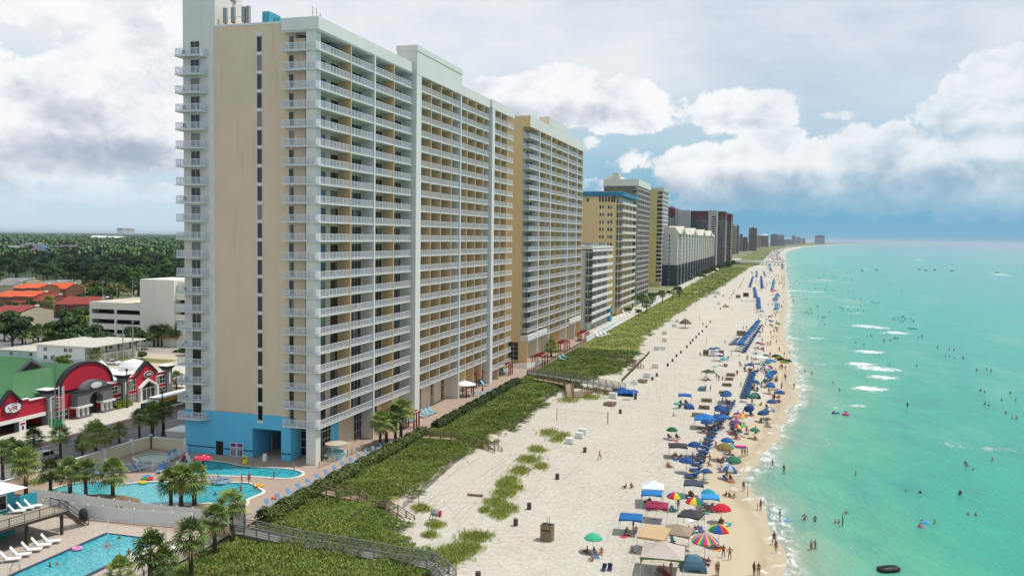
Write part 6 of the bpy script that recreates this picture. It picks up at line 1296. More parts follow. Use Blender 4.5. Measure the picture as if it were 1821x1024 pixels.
# ---------------------------------------------------------------- boardwalks
gwood = MC('grey_wood', 150, 148, 142, .7, var=.14, sc=2.5); bwood = MC('brown_board', 178, 150, 122, .8, var=.12, sc=2.); rwood = MC('brown_rail', 132, 112, 88, .75, var=.12, sc=2.)
def walkway(label, pts, wd, dm, rm, rails=4, postgap=1.9, h=1.05):
    """pts: (px, py, z) along the middle of the deck"""
    P = [np.array(G(a, b, z)) for a, b, z in pts]; r = E0('boardwalk', tuple(P[0]), label, 'boardwalk'); dk, rl, pp, sp = MB(), MB(), MB(), MB()
    def offs(i, s):
        a = P[max(0, i-1)]; b = P[min(len(P)-1, i+1)]; t = (b-a)[:2]; t = t/np.linalg.norm(t); return np.array([P[i][0]-t[1]*s, P[i][1]+t[0]*s, P[i][2]])
    for i in range(len(P)-1):
        L0, L1, R0, R1 = offs(i, wd/2), offs(i+1, wd/2), offs(i, -wd/2), offs(i+1, -wd/2); dz = P[i+1][2]-P[i][2]; dl = np.linalg.norm((P[i+1]-P[i])[:2])
        n = max(1, int(dl/.3)) if abs(dz) > .25*dl*.8 else max(1, int(dl/.16))
        for k in range(n):
            a, b = k/n, (k+.9)/n; z0 = P[i][2]+dz*((k+.5)/n) if abs(dz) > .2*dl else None
            q = [L0+(L1-L0)*a, R0+(R1-R0)*a, R0+(R1-R0)*b, L0+(L1-L0)*b]
            if z0 is not None: q = [np.array([v[0], v[1], z0]) for v in q]
            dk.add([tuple(v) for v in q]+[(v[0], v[1], v[2]-.05) for v in q], [(0, 1, 2, 3), (4, 5, 1, 0), (5, 6, 2, 1), (6, 7, 3, 2), (7, 4, 0, 3)], dm)
        for A, B in ((L0, L1), (R0, R1)):
            dk.tube(tuple(A-[0, 0, .2]), tuple(B-[0, 0, .2]), .12, dm, 4, cap=False)
            for k in range(rails):
                hh = h*(k+1)/rails; rl.tube(tuple(A+[0, 0, hh]), tuple(B+[0, 0, hh]), .05 if k < rails-1 else .07, rm, 4, cap=False)
            m_ = max(1, round(dl/postgap))
            for k in range(m_+(1 if i == len(P)-2 else 0)):
                c = A+(B-A)*k/m_; g = float(zt(c[0], c[1])) if c[0] > -62.9 else 3.; pp = MB(); pp.box(c[0]-.07, c[0]+.07, c[1]-.07, c[1]+.07, min(g, c[2])-.3, c[2]+h+.04, rm); pp.build('post', r)
    dk.build('deck', r); rl.build('handrail', r); return r
walkway('long grey railed boardwalk crossing the near dune to the sand', [(408, 941, 3.15), (445, 945, 3.15), (535, 965, 3.), (620, 978, 2.9), (700, 993, 2.7), (765, 1003, 2.5), (790, 1022, 1.5), (800, 1034, .9)], 2.3, gwood, gwood)
walkway('brown boardwalk with two stair flights below the pool promenade', [(572, 872, 3.1), (606, 880, 3.1), (632, 884, 3.1), (657, 906, 1.9), (700, 914, 1.8), (728, 934, .9)], 1.9, bwood, rwood, 3)
walkway('brown boardwalk with stairs below the red pergola by four palms', [(740, 775, 3.1), (768, 777, 3.1), (804, 779, 3.1), (826, 790, 2.), (862, 792, 1.9), (886, 808, .9)], 1.9, bwood, rwood, 3)
walkway('straight dark grey boardwalk from the second hotel to the sand', [(944, 663, 3.2), (1000, 672, 3.2), (1060, 681, 3.1), (1108, 690, 2.6)], 2.6, gwood, gwood)
walkway('brown boardwalk just in front of the dark grey one, ending in a platform', [(950, 673, 3.1), (980, 678, 3.1), (1006, 683, 3.)], 1.6, bwood, rwood, 3)
walkway('stepped brown ramp and rail leading from the platform to the white boxes', [(1011, 682, 2.9), (1014, 705, 1.9), (1034, 704, 1.8), (1052, 694, 1.7), (1070, 697, 1.6), (1090, 703, 1.3)], 1.9, bwood, rwood, 3)
walkway('brown boardwalk with stairs beyond the dark grey boardwalk', [(1042, 634, 3.1), (1072, 636, 3.1), (1108, 638, 3.), (1124, 648, 2.), (1140, 656, 1.3)], 1.9, bwood, rwood, 3)
walkway('thin pale path bridge on the far dune by the flagpole', [(1232, 516, 3.), (1256, 519, 2.8), (1280, 522, 2.)], 2.2, gwood, gwood, 2)
sf = MC('sand_fence', 124, 116, 98, .8)
def sandfence(label, pts, h=.9):
    r = E0('sand_fence', G(*pts[0]), label, 'fence'); a, b = MB(), MB()
    for p, q in zip(pts[:-1], pts[1:]):
        A, B = np.array(G(*p)), np.array(G(*q)); L = np.linalg.norm(B-A); n = int(L/.42)
        for i in range(n):
            c = A+(B-A)*(i+.5)/n; z = float(zt(c[0], c[1])); (b if i % 9 == 0 else a).box(c[0]-.035, c[0]+.035, c[1]-.02, c[1]+.02, z, z+h+(.15 if i % 9 == 0 else 0), sf)
    a.build('slats', r); b.build('posts', r)
sandfence('dark slatted sand fence through the near dune scrub', [(716, 905), (760, 868), (800, 832), (830, 806)]); sandfence('dark slatted sand fence through the middle dune', [(905, 768), (935, 742), (965, 716), (995, 696)]); sandfence('sand fence on the dune beyond the grey boardwalk', [(1105, 680), (1130, 655), (1155, 628)]); sandfence('low sand fence below the first boardwalk', [(615, 935), (650, 915), (680, 905)])
# ---------------------------------------------------------------- beach furniture
cob = (26, 78, 134)
def fab(c): return MC('fabric_%d_%d_%d' % c, *c, .85, var=.05, rough=.85)
alu = MC('white_pole', 214, 214, 210, .9); cww = MC('weathered_box', 150, 130, 100, .75, var=.15, sc=3., dirt=.3)
UM = {}
def umbrella_mesh(cols, k=0):
    key = (cols, k)
    if key in UM: return UM[key]
    n = 8*len(cols)//math.gcd(8, len(cols)) if len(cols) > 1 and 8 % len(cols) else 8
    if k == 'closed': m_ = MB(); m_.lathe([(.05, .75), (.17, .95), (.13, 1.6), (.06, 2.25), (0, 2.35)], (0, 0, 0), fab(cols[0]), 8); t = MB(); t.tube((0, 0, 0), (0, 0, 2.4), .03, alu, 6)
    else:
        m_ = MB(); R = 1.18
        for i in range(n):
            a0, a1 = 6.2832*i/n, 6.2832*(i+1)/n; f = fab(cols[i % len(cols)]); pr = [(0, 2.42), (.45, 2.32), (.85, 2.1), (R, 1.78)]
            for (r0, z0), (r1, z1) in zip(pr[:-1], pr[1:]):
                p = [(r0*math.cos(a0), r0*math.sin(a0), z0), (r1*math.cos(a0), r1*math.sin(a0), z1), (r1*math.cos(a1), r1*math.sin(a1), z1), (r0*math.cos(a1), r0*math.sin(a1), z0)]; m_.add(p, [(0, 1, 2, 3)] if r0 else [(0, 1, 2)], f)
            m_.add([(R*math.cos(a0), R*math.sin(a0), 1.78), (R*math.cos(a1), R*math.sin(a1), 1.78), (R*math.cos(a1), R*math.sin(a1), 1.66), (R*math.cos(a0), R*math.sin(a0), 1.66)], [(0, 1, 2, 3)], f)
        t = MB(); t.tube((0, 0, 0), (0, 0, 2.5), .03, alu, 6)
    UM[key] = (m_.mesh('canopy'), t.mesh('pole')); return UM[key]
def umbrella(px, py, cols, label, group, tilt=0., s=1., k=0, pos=None):
    x, y, z = pos or G(px, py); c, t = umbrella_mesh(tuple(cols), k); o = bpy.data.objects.new('beach_umbrella', None); COL.objects.link(o); o.location = (x, y, z); o.scale = (s,)*3
    o.rotation_euler = (tilt*.6, tilt, rnd.uniform(0, 6.28)); tag(o, label, 'umbrella', group); link('canopy', c, o); link('pole', t, o); return o
def canopy(px, py, w, col, label, rz=.1, h=2.2, rise=.75, valance=None, flat=False, second=None, tiltx=0.):
    x, y, z = G(px, py); r = E0('canopy_tent', (x, y, z), label, 'canopy tent', None, rz, wb=False); f = fab(col); v = fab(valance) if valance else f; m_ = MB(); a = w/2
    if flat: m_.add([(-a, -a, h), (a, -a, h), (a, a, h+.5), (-a, a, h+.5), (-a, -a, h-.28), (a, -a, h-.28), (a, a, h+.2), (-a, a, h+.2)], [(0, 1, 2, 3), (4, 5, 1, 0), (5, 6, 2, 1), (6, 7, 3, 2), (7, 4, 0, 3)], f)
    else:
        C4 = [(-a, -a), (a, -a), (a, a), (-a, a)]
        for i in range(4):
            p, q = C4[i], C4[(i+1) % 4]; m = ((p[0]+q[0])/2, (p[1]+q[1])/2); k = .55
            m_.add([(*p, h), (*q, h), (q[0]*.5, q[1]*.5, h+rise*.45), (p[0]*.5, p[1]*.5, h+rise*.45), (0, 0, h+rise)], [(0, 1, 2, 3), (3, 2, 4)], f if not (second and i == 0) else fab(second))
            m_.add([(*p, h), (*q, h), (*q, h-.3), (m[0], m[1], h-.16), (*p, h-.3)], [(0, 4, 3, 2, 1)], v)
            if valance: m_.add([(*p, h), (p[0]+(q[0]-p[0])*.06, p[1]+(q[1]-p[1])*.06, h-.3), (*p, h-1.)], [(0, 1, 2)], v); m_.add([(*q, h), (q[0]+(p[0]-q[0])*.06, q[1]+(p[1]-q[1])*.06, h-.3), (*q, h-1.)], [(0, 2, 1)], v)
    m_.build('canopy', r)
    for sx in (-1, 1):
        for sy in (-1, 1): l = MB(); l.tube((sx*(a-.04), sy*(a-.04), 0), (sx*(a-.04), sy*(a-.04), h), .032, alu, 5); l.build('leg', r)
    return r
LOUP = {}
def blounger(px, py, label, group, rz=None, col=cob, frame=(150, 120, 84), pos=None, occupied=None, wd=1.35):
    """wooden beach lounger, double width, with blue cushion"""
    key = (col, frame, wd)
    if key not in LOUP:
        f = MC('lounger_wood_%d' % frame[0], *frame, .8, var=.1); c = fab(col); a, b, l, lg = MB(), MB(), MB(), MB(); w_ = wd/2
        a.box(-w_, w_, -1.0, .35, .30, .37, f); a.box(-w_, -w_+.07, -1., .95, .22, .34, f); a.box(w_-.07, w_, -1., .95, .22, .34, f)
        for s in ((-w_*.98, -.04), (.04, w_*.98)):
            b.box(s[0], s[1], -.98, .33, .37, .46, c); b.add([(s[0], .33, .38), (s[1], .33, .38), (s[1], .95, .95), (s[0], .95, .95), (s[0], .42, .32), (s[1], .42, .32), (s[1], 1.04, .88), (s[0], 1.04, .88)], [(0, 1, 2, 3), (7, 6, 5, 4), (3, 2, 6, 7), (0, 3, 7, 4), (1, 5, 6, 2)], c)
            b.box(s[0]+.06, s[1]-.06, .62, .86, .72, .98, fab((60, 140, 200)))
        lg.box(-.04, .04, -.04, .04, 0, .3, f); LOUP[key] = (a.mesh('frame'), b.mesh('cushion'), lg.mesh('leg'))
    x, y, z = pos or G(px, py); o = bpy.data.objects.new('beach_lounger', None); COL.objects.link(o); o.location = (x, y, z); o.rotation_euler = (0, 0, (2.0+rnd.uniform(-.12, .12)) if rz is None else rz); tag(o, label, 'beach lounger', group)
    A, B, L = LOUP[key]; link('frame', A, o); link('cushion', B, o)
    if shown_size((x, y, z)) > 5.:
        for sx in (-wd/2+.05, wd/2-.05):
            for sy in (-.9, .8): link('leg', L, o, (sx, sy, 0))
    return o
CHP = {}
def bchair(px, py, col, label, group, rz=0.):
    if col not in CHP:
        c = fab(col); a, b, f = MB(), MB(), MB(); a.box(-.27, .27, -.28, .2, .2, .24, c); b.add([(-.27, .2, .22), (.27, .2, .22), (.27, .48, .78), (-.27, .48, .78), (-.27, .23, .2), (.27, .23, .2), (.27, .51, .76), (-.27, .51, .76)], [(0, 1, 2, 3), (7, 6, 5, 4), (3, 2, 6, 7), (0, 3, 7, 4), (1, 5, 6, 2)], c)
        for s in (-.29, .29): f.tube((s, -.3, 0), (s, .3, .42), .018, alu, 5); f.tube((s, .3, 0), (s, -.25, .42), .018, alu, 5); f.tube((s, -.28, .42), (s, .3, .44), .02, alu, 5)
        CHP[col] = (a.mesh('seat'), b.mesh('backrest'), f.mesh('frame'))
    x, y, z = G(px, py); o = bpy.data.objects.new('beach_chair', None); COL.objects.link(o); o.location = (x, y, z); o.rotation_euler = (0, 0, rz); tag(o, label, 'beach chair', group)
    for n_, m_ in zip(('seat', 'backrest', 'frame'), CHP[col]): link(n_, m_, o)
    return o
def simple(name, label, cat, px, py, fn, group=None, rz=0., s=1., z=None):
    x, y, zz = G(px, py, z); m_ = MB(); fn(m_); o = m_.build(name); o.location = (x, y, zz); o.rotation_euler = (0, 0, rz); o.scale = (s,)*3; return tag(o, label, cat, group)
def eF(a, b): return (1180+a/6.4, 700+b/6.4)
def eE(a, b): return (1040+a/3.605, 740+b/3.605)
def eH(a, b): return (1240+a/6.4, 560+b/6.4)
def eG(a, b): return (1100+a/5.567, 840+b/5.567)
def eI(a, b): return (1000+a/4.139, 560+b/4.139)
def eJ(a, b): return (1200+a/7.314, 460+b/7.314)
def nth(i): i += 1; return {1: 'first', 2: 'second', 3: 'third', 4: 'fourth', 5: 'fifth', 6: 'sixth', 7: 'seventh', 8: 'eighth', 9: 'ninth', 10: 'tenth', 11: 'eleventh', 12: 'twelfth'}.get(i, '%d%s' % (i, 'th' if 10 < i % 100 < 14 else {1: 'st', 2: 'nd', 3: 'rd'}.get(i % 10, 'th')))
# pop-up canopies
LAND = []
def cn(q, w, col, label, **kw): LAND.append((q, label)); return canopy(*q, w, col, label, **kw)
cn(eG(118, 592), 3., (26, 104, 168), 'bright blue canopy standing alone left of the maroon one', rz=.08, flat=False, rise=.35)
cn(eG(335, 300), 3.2, (226, 230, 240), 'white peaked canopy behind the blue fronted one', rz=.1, rise=.95, h=2.5); cn(eG(325, 338), 3., (34, 118, 184), 'blue canopy joined in front of the white peaked one', rz=.1, rise=.3)
cn(eG(378, 472), 3., (150, 34, 72), 'maroon canopy over empty sand', rz=.05, rise=.55); cn(eG(350, 778), 3.5, (204, 172, 130), 'flat tan canopy between the taupe and the cream one', rz=-.15, flat=True)
cn(eG(580, 740), 3.7, (160, 142, 122), 'large taupe peaked canopy with shaded family', rz=-.12, rise=.9); cn(eG(438, 985), 5.0, (198, 184, 172), 'big cream canopy with olive green edge at the bottom', rz=.06, rise=1.3, valance=(84, 112, 40), h=2.5)
cn(eF(160, 720), 3.3, (58, 56, 60), 'charcoal canopy below the dark green umbrella', rz=.15, rise=.45); cn(eG(742, 238), 3., (70, 74, 90), 'slate grey canopy right of the nearest cobalt lounger', rz=.05, rise=.5); cn(eG(715, 565), 3., (66, 62, 66), 'dark grey canopy behind the rainbow umbrellas', rz=-.2, rise=.7)
cn(eG(905, 365), 2.6, (54, 150, 210), 'light blue half canopy beside the teal umbrella', rz=.1, rise=.3, h=2.0); cn(eF(470, 390), 4.4, (24, 116, 190), 'large blue canopy at the middle of the near lounger row', rz=.1, rise=.9)
cn(eF(240, 115), 3.1, (36, 92, 178), 'royal blue canopy alone on the sand left of the wooden boxes', rz=.1, rise=.4); cn(eH(125, 735), 2.9, (64, 68, 56), 'black and lime canopy left of the wooden box line', rz=.6, rise=.8, valance=(150, 190, 60)); cn(eH(240, 520), 2.7, (222, 206, 226), 'pale lilac canopy in front of the rental hut', rz=.1, rise=.4)
cn(eH(735, 560), 3.8, (232, 228, 222), 'white wide canopy behind the cobalt one near the jet skis', rz=.1, rise=.6); cn(eH(830, 600), 3., (26, 110, 190), 'cobalt canopy at the jet skis', rz=.1, rise=.6); cn(eF(670, 380), 2.6, (30, 104, 170), 'blue canopy tucked right of the large blue one', rz=.2, rise=.5)
# umbrellas with their own look
RB = ((206, 40, 50), (240, 200, 60), (40, 130, 80), (30, 90, 170)); RB2 = ((220, 60, 150), (240, 200, 60), (60, 170, 90), (40, 110, 190), (220, 70, 50)); BL = ((26, 76, 132),); BL2 = ((32, 100, 156),); TE = ((40, 150, 170),)
def um(q, cols, label, s=1., tilt=0., k=0): LAND.append((q, label)); return umbrella(*q, cols, label, None, tilt, s, k)
um(eF(95, 515), ((30, 100, 70),), 'dark green umbrella over towels left of the rows'); um(eG(560, 368), RB, 'rainbow umbrella right of the maroon canopy', 1.1); um(eG(752, 430), RB, 'rainbow umbrella half behind the dark grey canopy', 1.15); um(eG(885, 310), TE, 'teal umbrella behind the light blue half canopy', .95)
um(eG(1018, 500), ((206, 28, 50),), 'bright red umbrella with people in its shade', 1.15); um(eG(990, 728), RB, 'rainbow umbrella standing over its round shadow', 1.2); um(eG(850, 870), RB2, 'biggest pink and rainbow umbrella behind the grey blue tent', 1.4); um(eE(52, 868), ((70, 180, 140),), 'mint green umbrella far left on the sand', 1.)
um(eF(690, 760), ((150, 108, 60), (140, 100, 54), (110, 130, 70)), 'brown patchwork umbrella over blue chairs', 1.35); um(eF(755, 690), ((50, 180, 170),), 'turquoise umbrella behind the brown one', .8); um(eF(830, 360), RB2, 'rainbow umbrella furthest up in the rainbow group', 1.); um(eF(890, 350), ((214, 50, 60), (226, 200, 60)), 'red and yellow umbrella in the rainbow group', 1.)
um(eF(830, 410), RB, 'middle rainbow umbrella of the group by the wet sand', .9); um(eF(835, 470), RB, 'nearest rainbow umbrella of the group by the wet sand', .95); um(eF(885, 440), ((120, 190, 70), (40, 150, 170)), 'green and teal umbrella in the rainbow group', .8)
um(eF(985, 235), ((26, 60, 120),), 'navy umbrella tilted over two chairs', 1.05, .5); um(eF(1140, 320), BL, 'blue umbrella nearest the water at the middle', 1.1, .12); um(eF(1230, 190), BL, 'blue umbrella above the group at the wet sand', 1.1); um(eF(1325, 80), BL, 'blue umbrella on its small mound at the wet sand', 1.1); um(eF(903, 290), ((180, 34, 44),), 'closed red umbrella left of the navy one', 1., 0, 'closed')
um(eH(303, 580), ((90, 176, 190),), 'pale aqua umbrella right of the lilac canopy', 1.15); um(eH(190, 640), ((50, 160, 170), (190, 220, 210)), 'little aqua and white umbrella behind the lime canopy', .7); um(eH(740, 390), ((220, 60, 70), (60, 130, 110)), 'red and green umbrella right of the long blue row', 1.); um(eH(600, 640), BL, 'lone blue umbrella heading the long lounger row', 1.05)
um(eH(790, 665), ((200, 120, 180), (230, 230, 230)), 'pink and white umbrella near the jet skis', .9); um(eH(820, 700), ((60, 180, 180),), 'aqua umbrella below the pink one', .8); um(eH(840, 115), BL2, 'blue umbrella at the upper right of the diagonal row', 1.); um(eH(320, 1010), BL, 'first of two blue umbrellas heading the near row', 1.15); um(eH(330, 985), BL, 'second of two blue umbrellas heading the near row', 1.15)
um(eH(850, 740), ((30, 80, 160),), 'dark blue umbrella in the crowd below the jet skis', 1.); um(eH(820, 755), BL2, 'second blue umbrella in the crowd below the jet skis', 1.); um(eH(870, 720), ((40, 60, 120),), 'navy umbrella in the crowd below the jet skis', 1.); um(eH(780, 815), ((30, 90, 70),), 'dark green umbrella in the crowd below the jet skis', .9)
um(eF(158, 165), ((60, 190, 160),), 'low mint umbrella left of the rows', .6)
for i, q in enumerate([eF(845, 300), eF(580, 320), eF(412, 650), eF(380, 690), eF(330, 800), eF(300, 850), eF(1190, 262), eF(1265, 80), eH(962, 850), eH(956, 870), eH(880, 940), eF(650, 300), eF(670, 130)]):
    umbrella(*q, BL if i not in (0,) else ((150, 40, 60),), '%s closed umbrella from the camera, folded on its pole' % nth(i), 'closed umbrellas', k='closed')
# the near row: double loungers with blue umbrellas
gl = 'cobalt double loungers of the near row'
LR = [eG(735, 45), eF(310, 960), eF(365, 885), eF(385, 820), eF(415, 765), eF(440, 715), eF(460, 670), eF(485, 620), eF(500, 575), eF(520, 530), eF(545, 490), eF(560, 450), eF(590, 415), eF(610, 385), eF(630, 350), eF(650, 320), eF(665, 290), eF(690, 260), eF(705, 225), eF(720, 200), eF(740, 170), eF(760, 145), eF(770, 115)]
for i, q in enumerate(LR): blounger(*q, '%s cobalt double lounger of the near row, from the camera' % nth(i), gl, rz=-1.3)
for i, q in enumerate([eF(260, 900), eF(350, 712), eF(490, 440), eF(615, 375), eF(645, 292), eF(640, 265), eF(700, 115), eF(715, 100), eF(600, 400)]): umbrella(*q, BL, '%s open blue umbrella of the near row, from the camera' % nth(i), 'blue umbrellas of the near row', s=1.15)
# the long middle row
for i in range(15):
    t = i/14; blounger(1323.5+t*14.5, 708-t*44, '%s lounger of the straight middle row, from the camera' % nth(i), 'navy loungers of the straight middle row', rz=-1.25, col=(20, 62, 110), frame=(120, 110, 96), wd=1.9)
# diagonal row with umbrellas, far side of the rental hut
for i in range(14):
    t = i/13; q = eH(525+t*190, 430-t*300); umbrella(*eH(480+t*215, 405-t*280), BL2 if i % 3 else BL, '%s blue umbrella of the diagonal row, from the camera' % nth(i), 'blue umbrellas of the diagonal row', s=1.2); blounger(*q, '%s lounger of the diagonal row, from the camera' % nth(i), 'loungers of the diagonal row', rz=-1.25, frame=(150, 140, 120), wd=2.)
for i in range(6): q = eH(385+i*15, 345-i*14); blounger(*q, '%s grey lounger of the bare short row by the hut' % nth(i), 'bare grey loungers by the hut', rz=-1.25, col=(130, 136, 130), frame=(120, 116, 104), wd=1.6)
umbrella(*eH(450, 410), BL2, 'blue umbrella at the foot of the bare grey loungers', None, s=1.3); umbrella(*eH(500, 415), BL, 'second blue umbrella at the foot of the bare grey loungers', None, s=1.3)
# far rows: umbrella blobs shrinking toward the pier
FARU = []
def row(x0, y0, x1, y1, n, cols, nm, s=1.25, jit=.4):
    for i in range(n):
        t = i/max(1, n-1); q = (x0+(x1-x0)*t+rnd.uniform(-jit, jit), y0+(y1-y0)*t+rnd.uniform(-jit, jit)*.6); umbrella(*q, cols[i % len(cols)], '%s umbrella of the %s, from the camera' % (nth(i), nm), nm, s=s)
row(1349, 556, 1348, 536, 13, (BL, BL2), 'fourth blue row, half way to the pier'); row(1344, 535, 1341, 517, 11, (BL, BL2), 'fifth blue row, half way to the pier'); row(1355, 518, 1353.5, 496, 14, (BL,), 'tall blue column before the pier'); row(1333, 515, 1339, 496, 11, (BL2, BL), 'teal blue column left of the tall one'); row(1345, 497, 1345.5, 486, 7, (BL,), 'short blue column upper left'); row(1361, 495, 1358, 487, 5, (BL,), 'short slanting row upper right')
gyu = ((120, 150, 170),); row(1373, 520, 1376, 502, 12, (BL, gyu, TE), 'mixed grey blue row at the waterline'); row(1378, 540, 1384, 528, 12, (gyu, ((90, 110, 140),), TE, BL), 'muted cluster at the waterline', 1.2, 2.6); row(1380, 558, 1382, 546, 7, (gyu, BL, TE), 'small muted row near the bend', 1.2, 1.)
row(1370, 486, 1368, 473, 13, (BL, BL2, TE), 'bright group right before the pier', 1.5, 2.6); row(1389, 482, 1393, 472, 12, (((60, 80, 130),), gyu, BL, ((150, 130, 140),)), 'dark group at the water before the pier', 1.5, 3.); row(1373, 524, 1378, 523, 2, (((196, 50, 90),),), 'pink pair beside the mixed row', 1.4)
row(1340, 490, 1336, 487, 4, (((150, 190, 150),), ((180, 60, 80),)), 'small red and green group by the dune end', 1.2, 1.2)
# beyond the pier, and people too small to tell apart
rs2 = np.random.RandomState(9); V, Qi, Mi = [], [], []
cm_ = [fab(c) for c in ((40, 90, 160), (150, 60, 60), (200, 190, 190), (120, 90, 80), (90, 130, 170))]
mbx = MB()
for i in range(620):
    t = rs2.rand()**.8; py = 466-t*30; a = np.interp(py, [436, 440, 445, 450, 456, 462, 466], [1410, 1392, 1366, 1350, 1345, 1348, 1352]); b = np.interp(py, [436, 440, 445, 450, 456, 462, 466], [1432, 1412, 1394, 1388, 1386, 1392, 1400])
    px = a+(b-a)*rs2.beta(2.5, 1.3); x, y, z = G(px, py, .8); s = min(3.2, .8+y/1500)
    if rs2.rand() < .35: mbx.lathe([(s, 1.8), (0, 2.5)], (x, y, z), cm_[rs2.randint(5)], 7)
    else: mbx.box(x-.3*s, x+.3*s, y-.3, y+.3, z, z+1.5, cm_[rs2.randint(5)])
tag(mbx.build('beach_crowd'), 'crowd and umbrellas on the beach beyond the white roofed pier', 'crowd', kind='stuff')
# boxes, barrels, huts
def barrel(q, label): simple('trash_barrel', label, 'trash barrel', *q, lambda m: (m.lathe([(.30, 0), (.33, .1), (.31, .45), (.33, .5), (.31, .85), (.34, .92)], (0, 0, 0), MC('barrel_brown', 92, 80, 76, .7, var=.15, sc=4.), 14), m.lathe([(.001, .80), (.3, .8)], (0, 0, 0), dark, 14)), 'trash barrels lined up along the track')
BR_ = [(850, 1030), (917, 934), (941, 905), (991, 852), (1040, 804), (1103, 735), (1130, 710), (1160, 676), (1168, 669), (1187.5, 651), (1196, 643), (1203, 634.5), (1211, 628), (1221.5, 618.5), (1228, 611.5), (1232, 606.5), (1238, 601), (1243, 595.5), (1249, 590.5), (1256, 582.5), (1263, 573.5), (1281, 550), (1286.5, 546.5), (1289.5, 543.5), (1297.5, 530.5), (1301, 526.5), (1304, 522), (1305, 517.5), (1314, 512.5), (1316, 509.5), (1317.6, 506), (1319.4, 502), (1321.6, 498), (1323, 495)]
for i, q in enumerate(BR_): barrel(q, '%s dark trash barrel along the sand track, from the camera' % nth(i))
def wbin(m): 
    m.box(-.75, .75, -.6, .6, 0, 2.0, cww); m.box(-.8, .8, -.65, .65, 2.0, 2.08, rwood); m.box(-.62, -.06, -.5, .5, 2.08, 2.1, dark); m.box(.06, .62, -.5, .5, 2.08, 2.1, dark); m.box(-.6, .6, -.62, -.6, 1.35, 1.5, dark)
    m.tube((.15, .3, 1.9), (.15, .3, 3.1), .04, rwood, 5); m.tube((-.15, .3, 1.9), (-.15, .3, 2.9), .035, rwood, 5)
simple('wooden_bin', 'tall weathered wooden double bin alone on the sand', 'wooden bin', 973, 960, wbin, rz=-.1); simple('wooden_bin', 'grey wooden double bin beside the first brown boardwalk', 'wooden bin', 682, 918, wbin, rz=-.1, z=1.6)
def crate(m, W_=1.3, H=.85, D=.9): m.box(-W_, W_, -D/2, D/2, 0, H, cww); m.box(-W_-.03, W_+.03, -D/2-.03, D/2+.03, H, H+.07, bwood); m.box(-W_+.1, -W_+.18, -D/2-.02, -D/2, .05, H-.05, rwood); m.box(W_-.18, W_-.1, -D/2-.02, -D/2, .05, H-.05, rwood); m.box(-.3, .3, -D/2-.02, -D/2, H*.5, H*.7, dark)
for i, (q, s) in enumerate([(eF(390, 262), 1.), (eF(462, 172), .95), (eF(490, 92), .95), (eH(105, 988), .95), (eH(303, 900), .95), (eH(336, 810), .95), (eH(364, 740), .85), (eH(380, 694), .95)][:8]): simple('storage_crate', '%s weathered wooden chest of the line beside the rows, from the camera' % nth(i), 'wooden chest', *q, crate, 'wooden chests', .05, s)
def wbox(m): m.box(-.9, .9, -.5, .5, .1, 1.25, wpaint); m.box(-.93, .93, -.53, .53, 1.25, 1.33, wpaint); m.box(-.85, .85, -.45, .45, 0, .1, grey); m.box(-.02, .02, -.515, -.5, .15, 1.2, grey)
for i, q in enumerate([(1013, 789), (1030, 779), (1036, 772), (1090, 708), (1096, 697), (1151, 671), (1165, 654), (1168, 622), (1178, 622), (1182, 607), (1182, 594), (1199, 581), (1204, 573), (1278, 541), (1272, 529), (1286, 527)]): simple('storage_box', '%s white storage box at the dune edge, from the camera' % nth(i), 'storage box', *q, wbox, 'white storage boxes', rnd.uniform(-.2, .2), 1.05 if i > 2 else .85)
def pile(m):
    for i in range(5):
        for k in range(2): m.box(-1.2+i*.5, -.85+i*.5, -1., 1., .1+k*.38+i*.02, .42+k*.38+i*.02, rwood); m.box(-1.22+i*.5, -.83+i*.5, -1.1, -.8, .05+k*.38, .46+k*.38, bwood)
for q, l in (((1085, 721), 'stack of folded wooden loungers below the white boxes'), ((1142, 680), 'second stack of folded wooden loungers by the dune corner'), ((1292, 546), 'dark stack of loungers further along the dune edge')): simple('lounger_stack', l, 'lounger stack', *q, pile, rz=-.3)
def cover(m):
    f = fab((24, 86, 160)); r_ = random.Random(4)
    for i in range(6):
        x, y = -1.6+(i % 3)*1.5+r_.uniform(-.2, .2), (i//3)*1.3-.6; zz = r_.uniform(-.3, .4); m.lathe([(1.35, .9+zz), (1.0, 1.25+zz), (.5, 1.5+zz), (0, 1.65+zz)], (x, y, 0), f, 9); m.lathe([(.9, .2), (.6, 1.3+zz)], (x, y, 0), dark if i % 2 else f, 7)
    m.box(-2., 2., -.8, .9, .1, .9, dark)
simple('covered_rental_pile', 'heap of blue covers and umbrellas at the dark grey boardwalk end', 'covered pile', 1116, 703, cover)
lt_ = E0('sign_tower', G(1127, 710), 'white pole sign with round top in front of the blue heap', 'sign tower', wb=False); m_ = MB(); m_.tube((0, 0, 0), (0, 0, 3.6), .09, wpaint, 6); m_.build('pole', lt_); m_ = MB(); m_.box(-.8, .8, -.6, .6, 3.6, 4.6, wpaint); m_.lathe([(.5, 4.6), (.3, 4.8), (0, 4.85)], (0, 0, 0), bone, 10); m_.build('box', lt_)
hut = E0('rental_hut', G(*eH(190, 465)), 'white rental hut with blue umbrellas and brown shelf', 'rental hut', wb=False); m_ = MB(); m_.box(-1.3, 1.3, -.7, .7, 0, 1.7, wpaint); m_.build('counter', hut); m_ = MB(); m_.box(1.5, 3.2, -.6, .8, 0, 2., rwood); m_.box(-3.6, -1.8, -.6, .8, .2, 1.9, rwood); m_.build('shelf', hut); m_ = MB(); m_.lathe([(1.4, 2.2), (.6, 2.7), (0, 2.8)], (-.8, 0, 0), fab(cob), 9); m_.lathe([(1.4, 2.5), (.6, 2.9), (0, 3.0)], (.9, .2, 0), fab(cob), 9); m_.build('awning', hut)
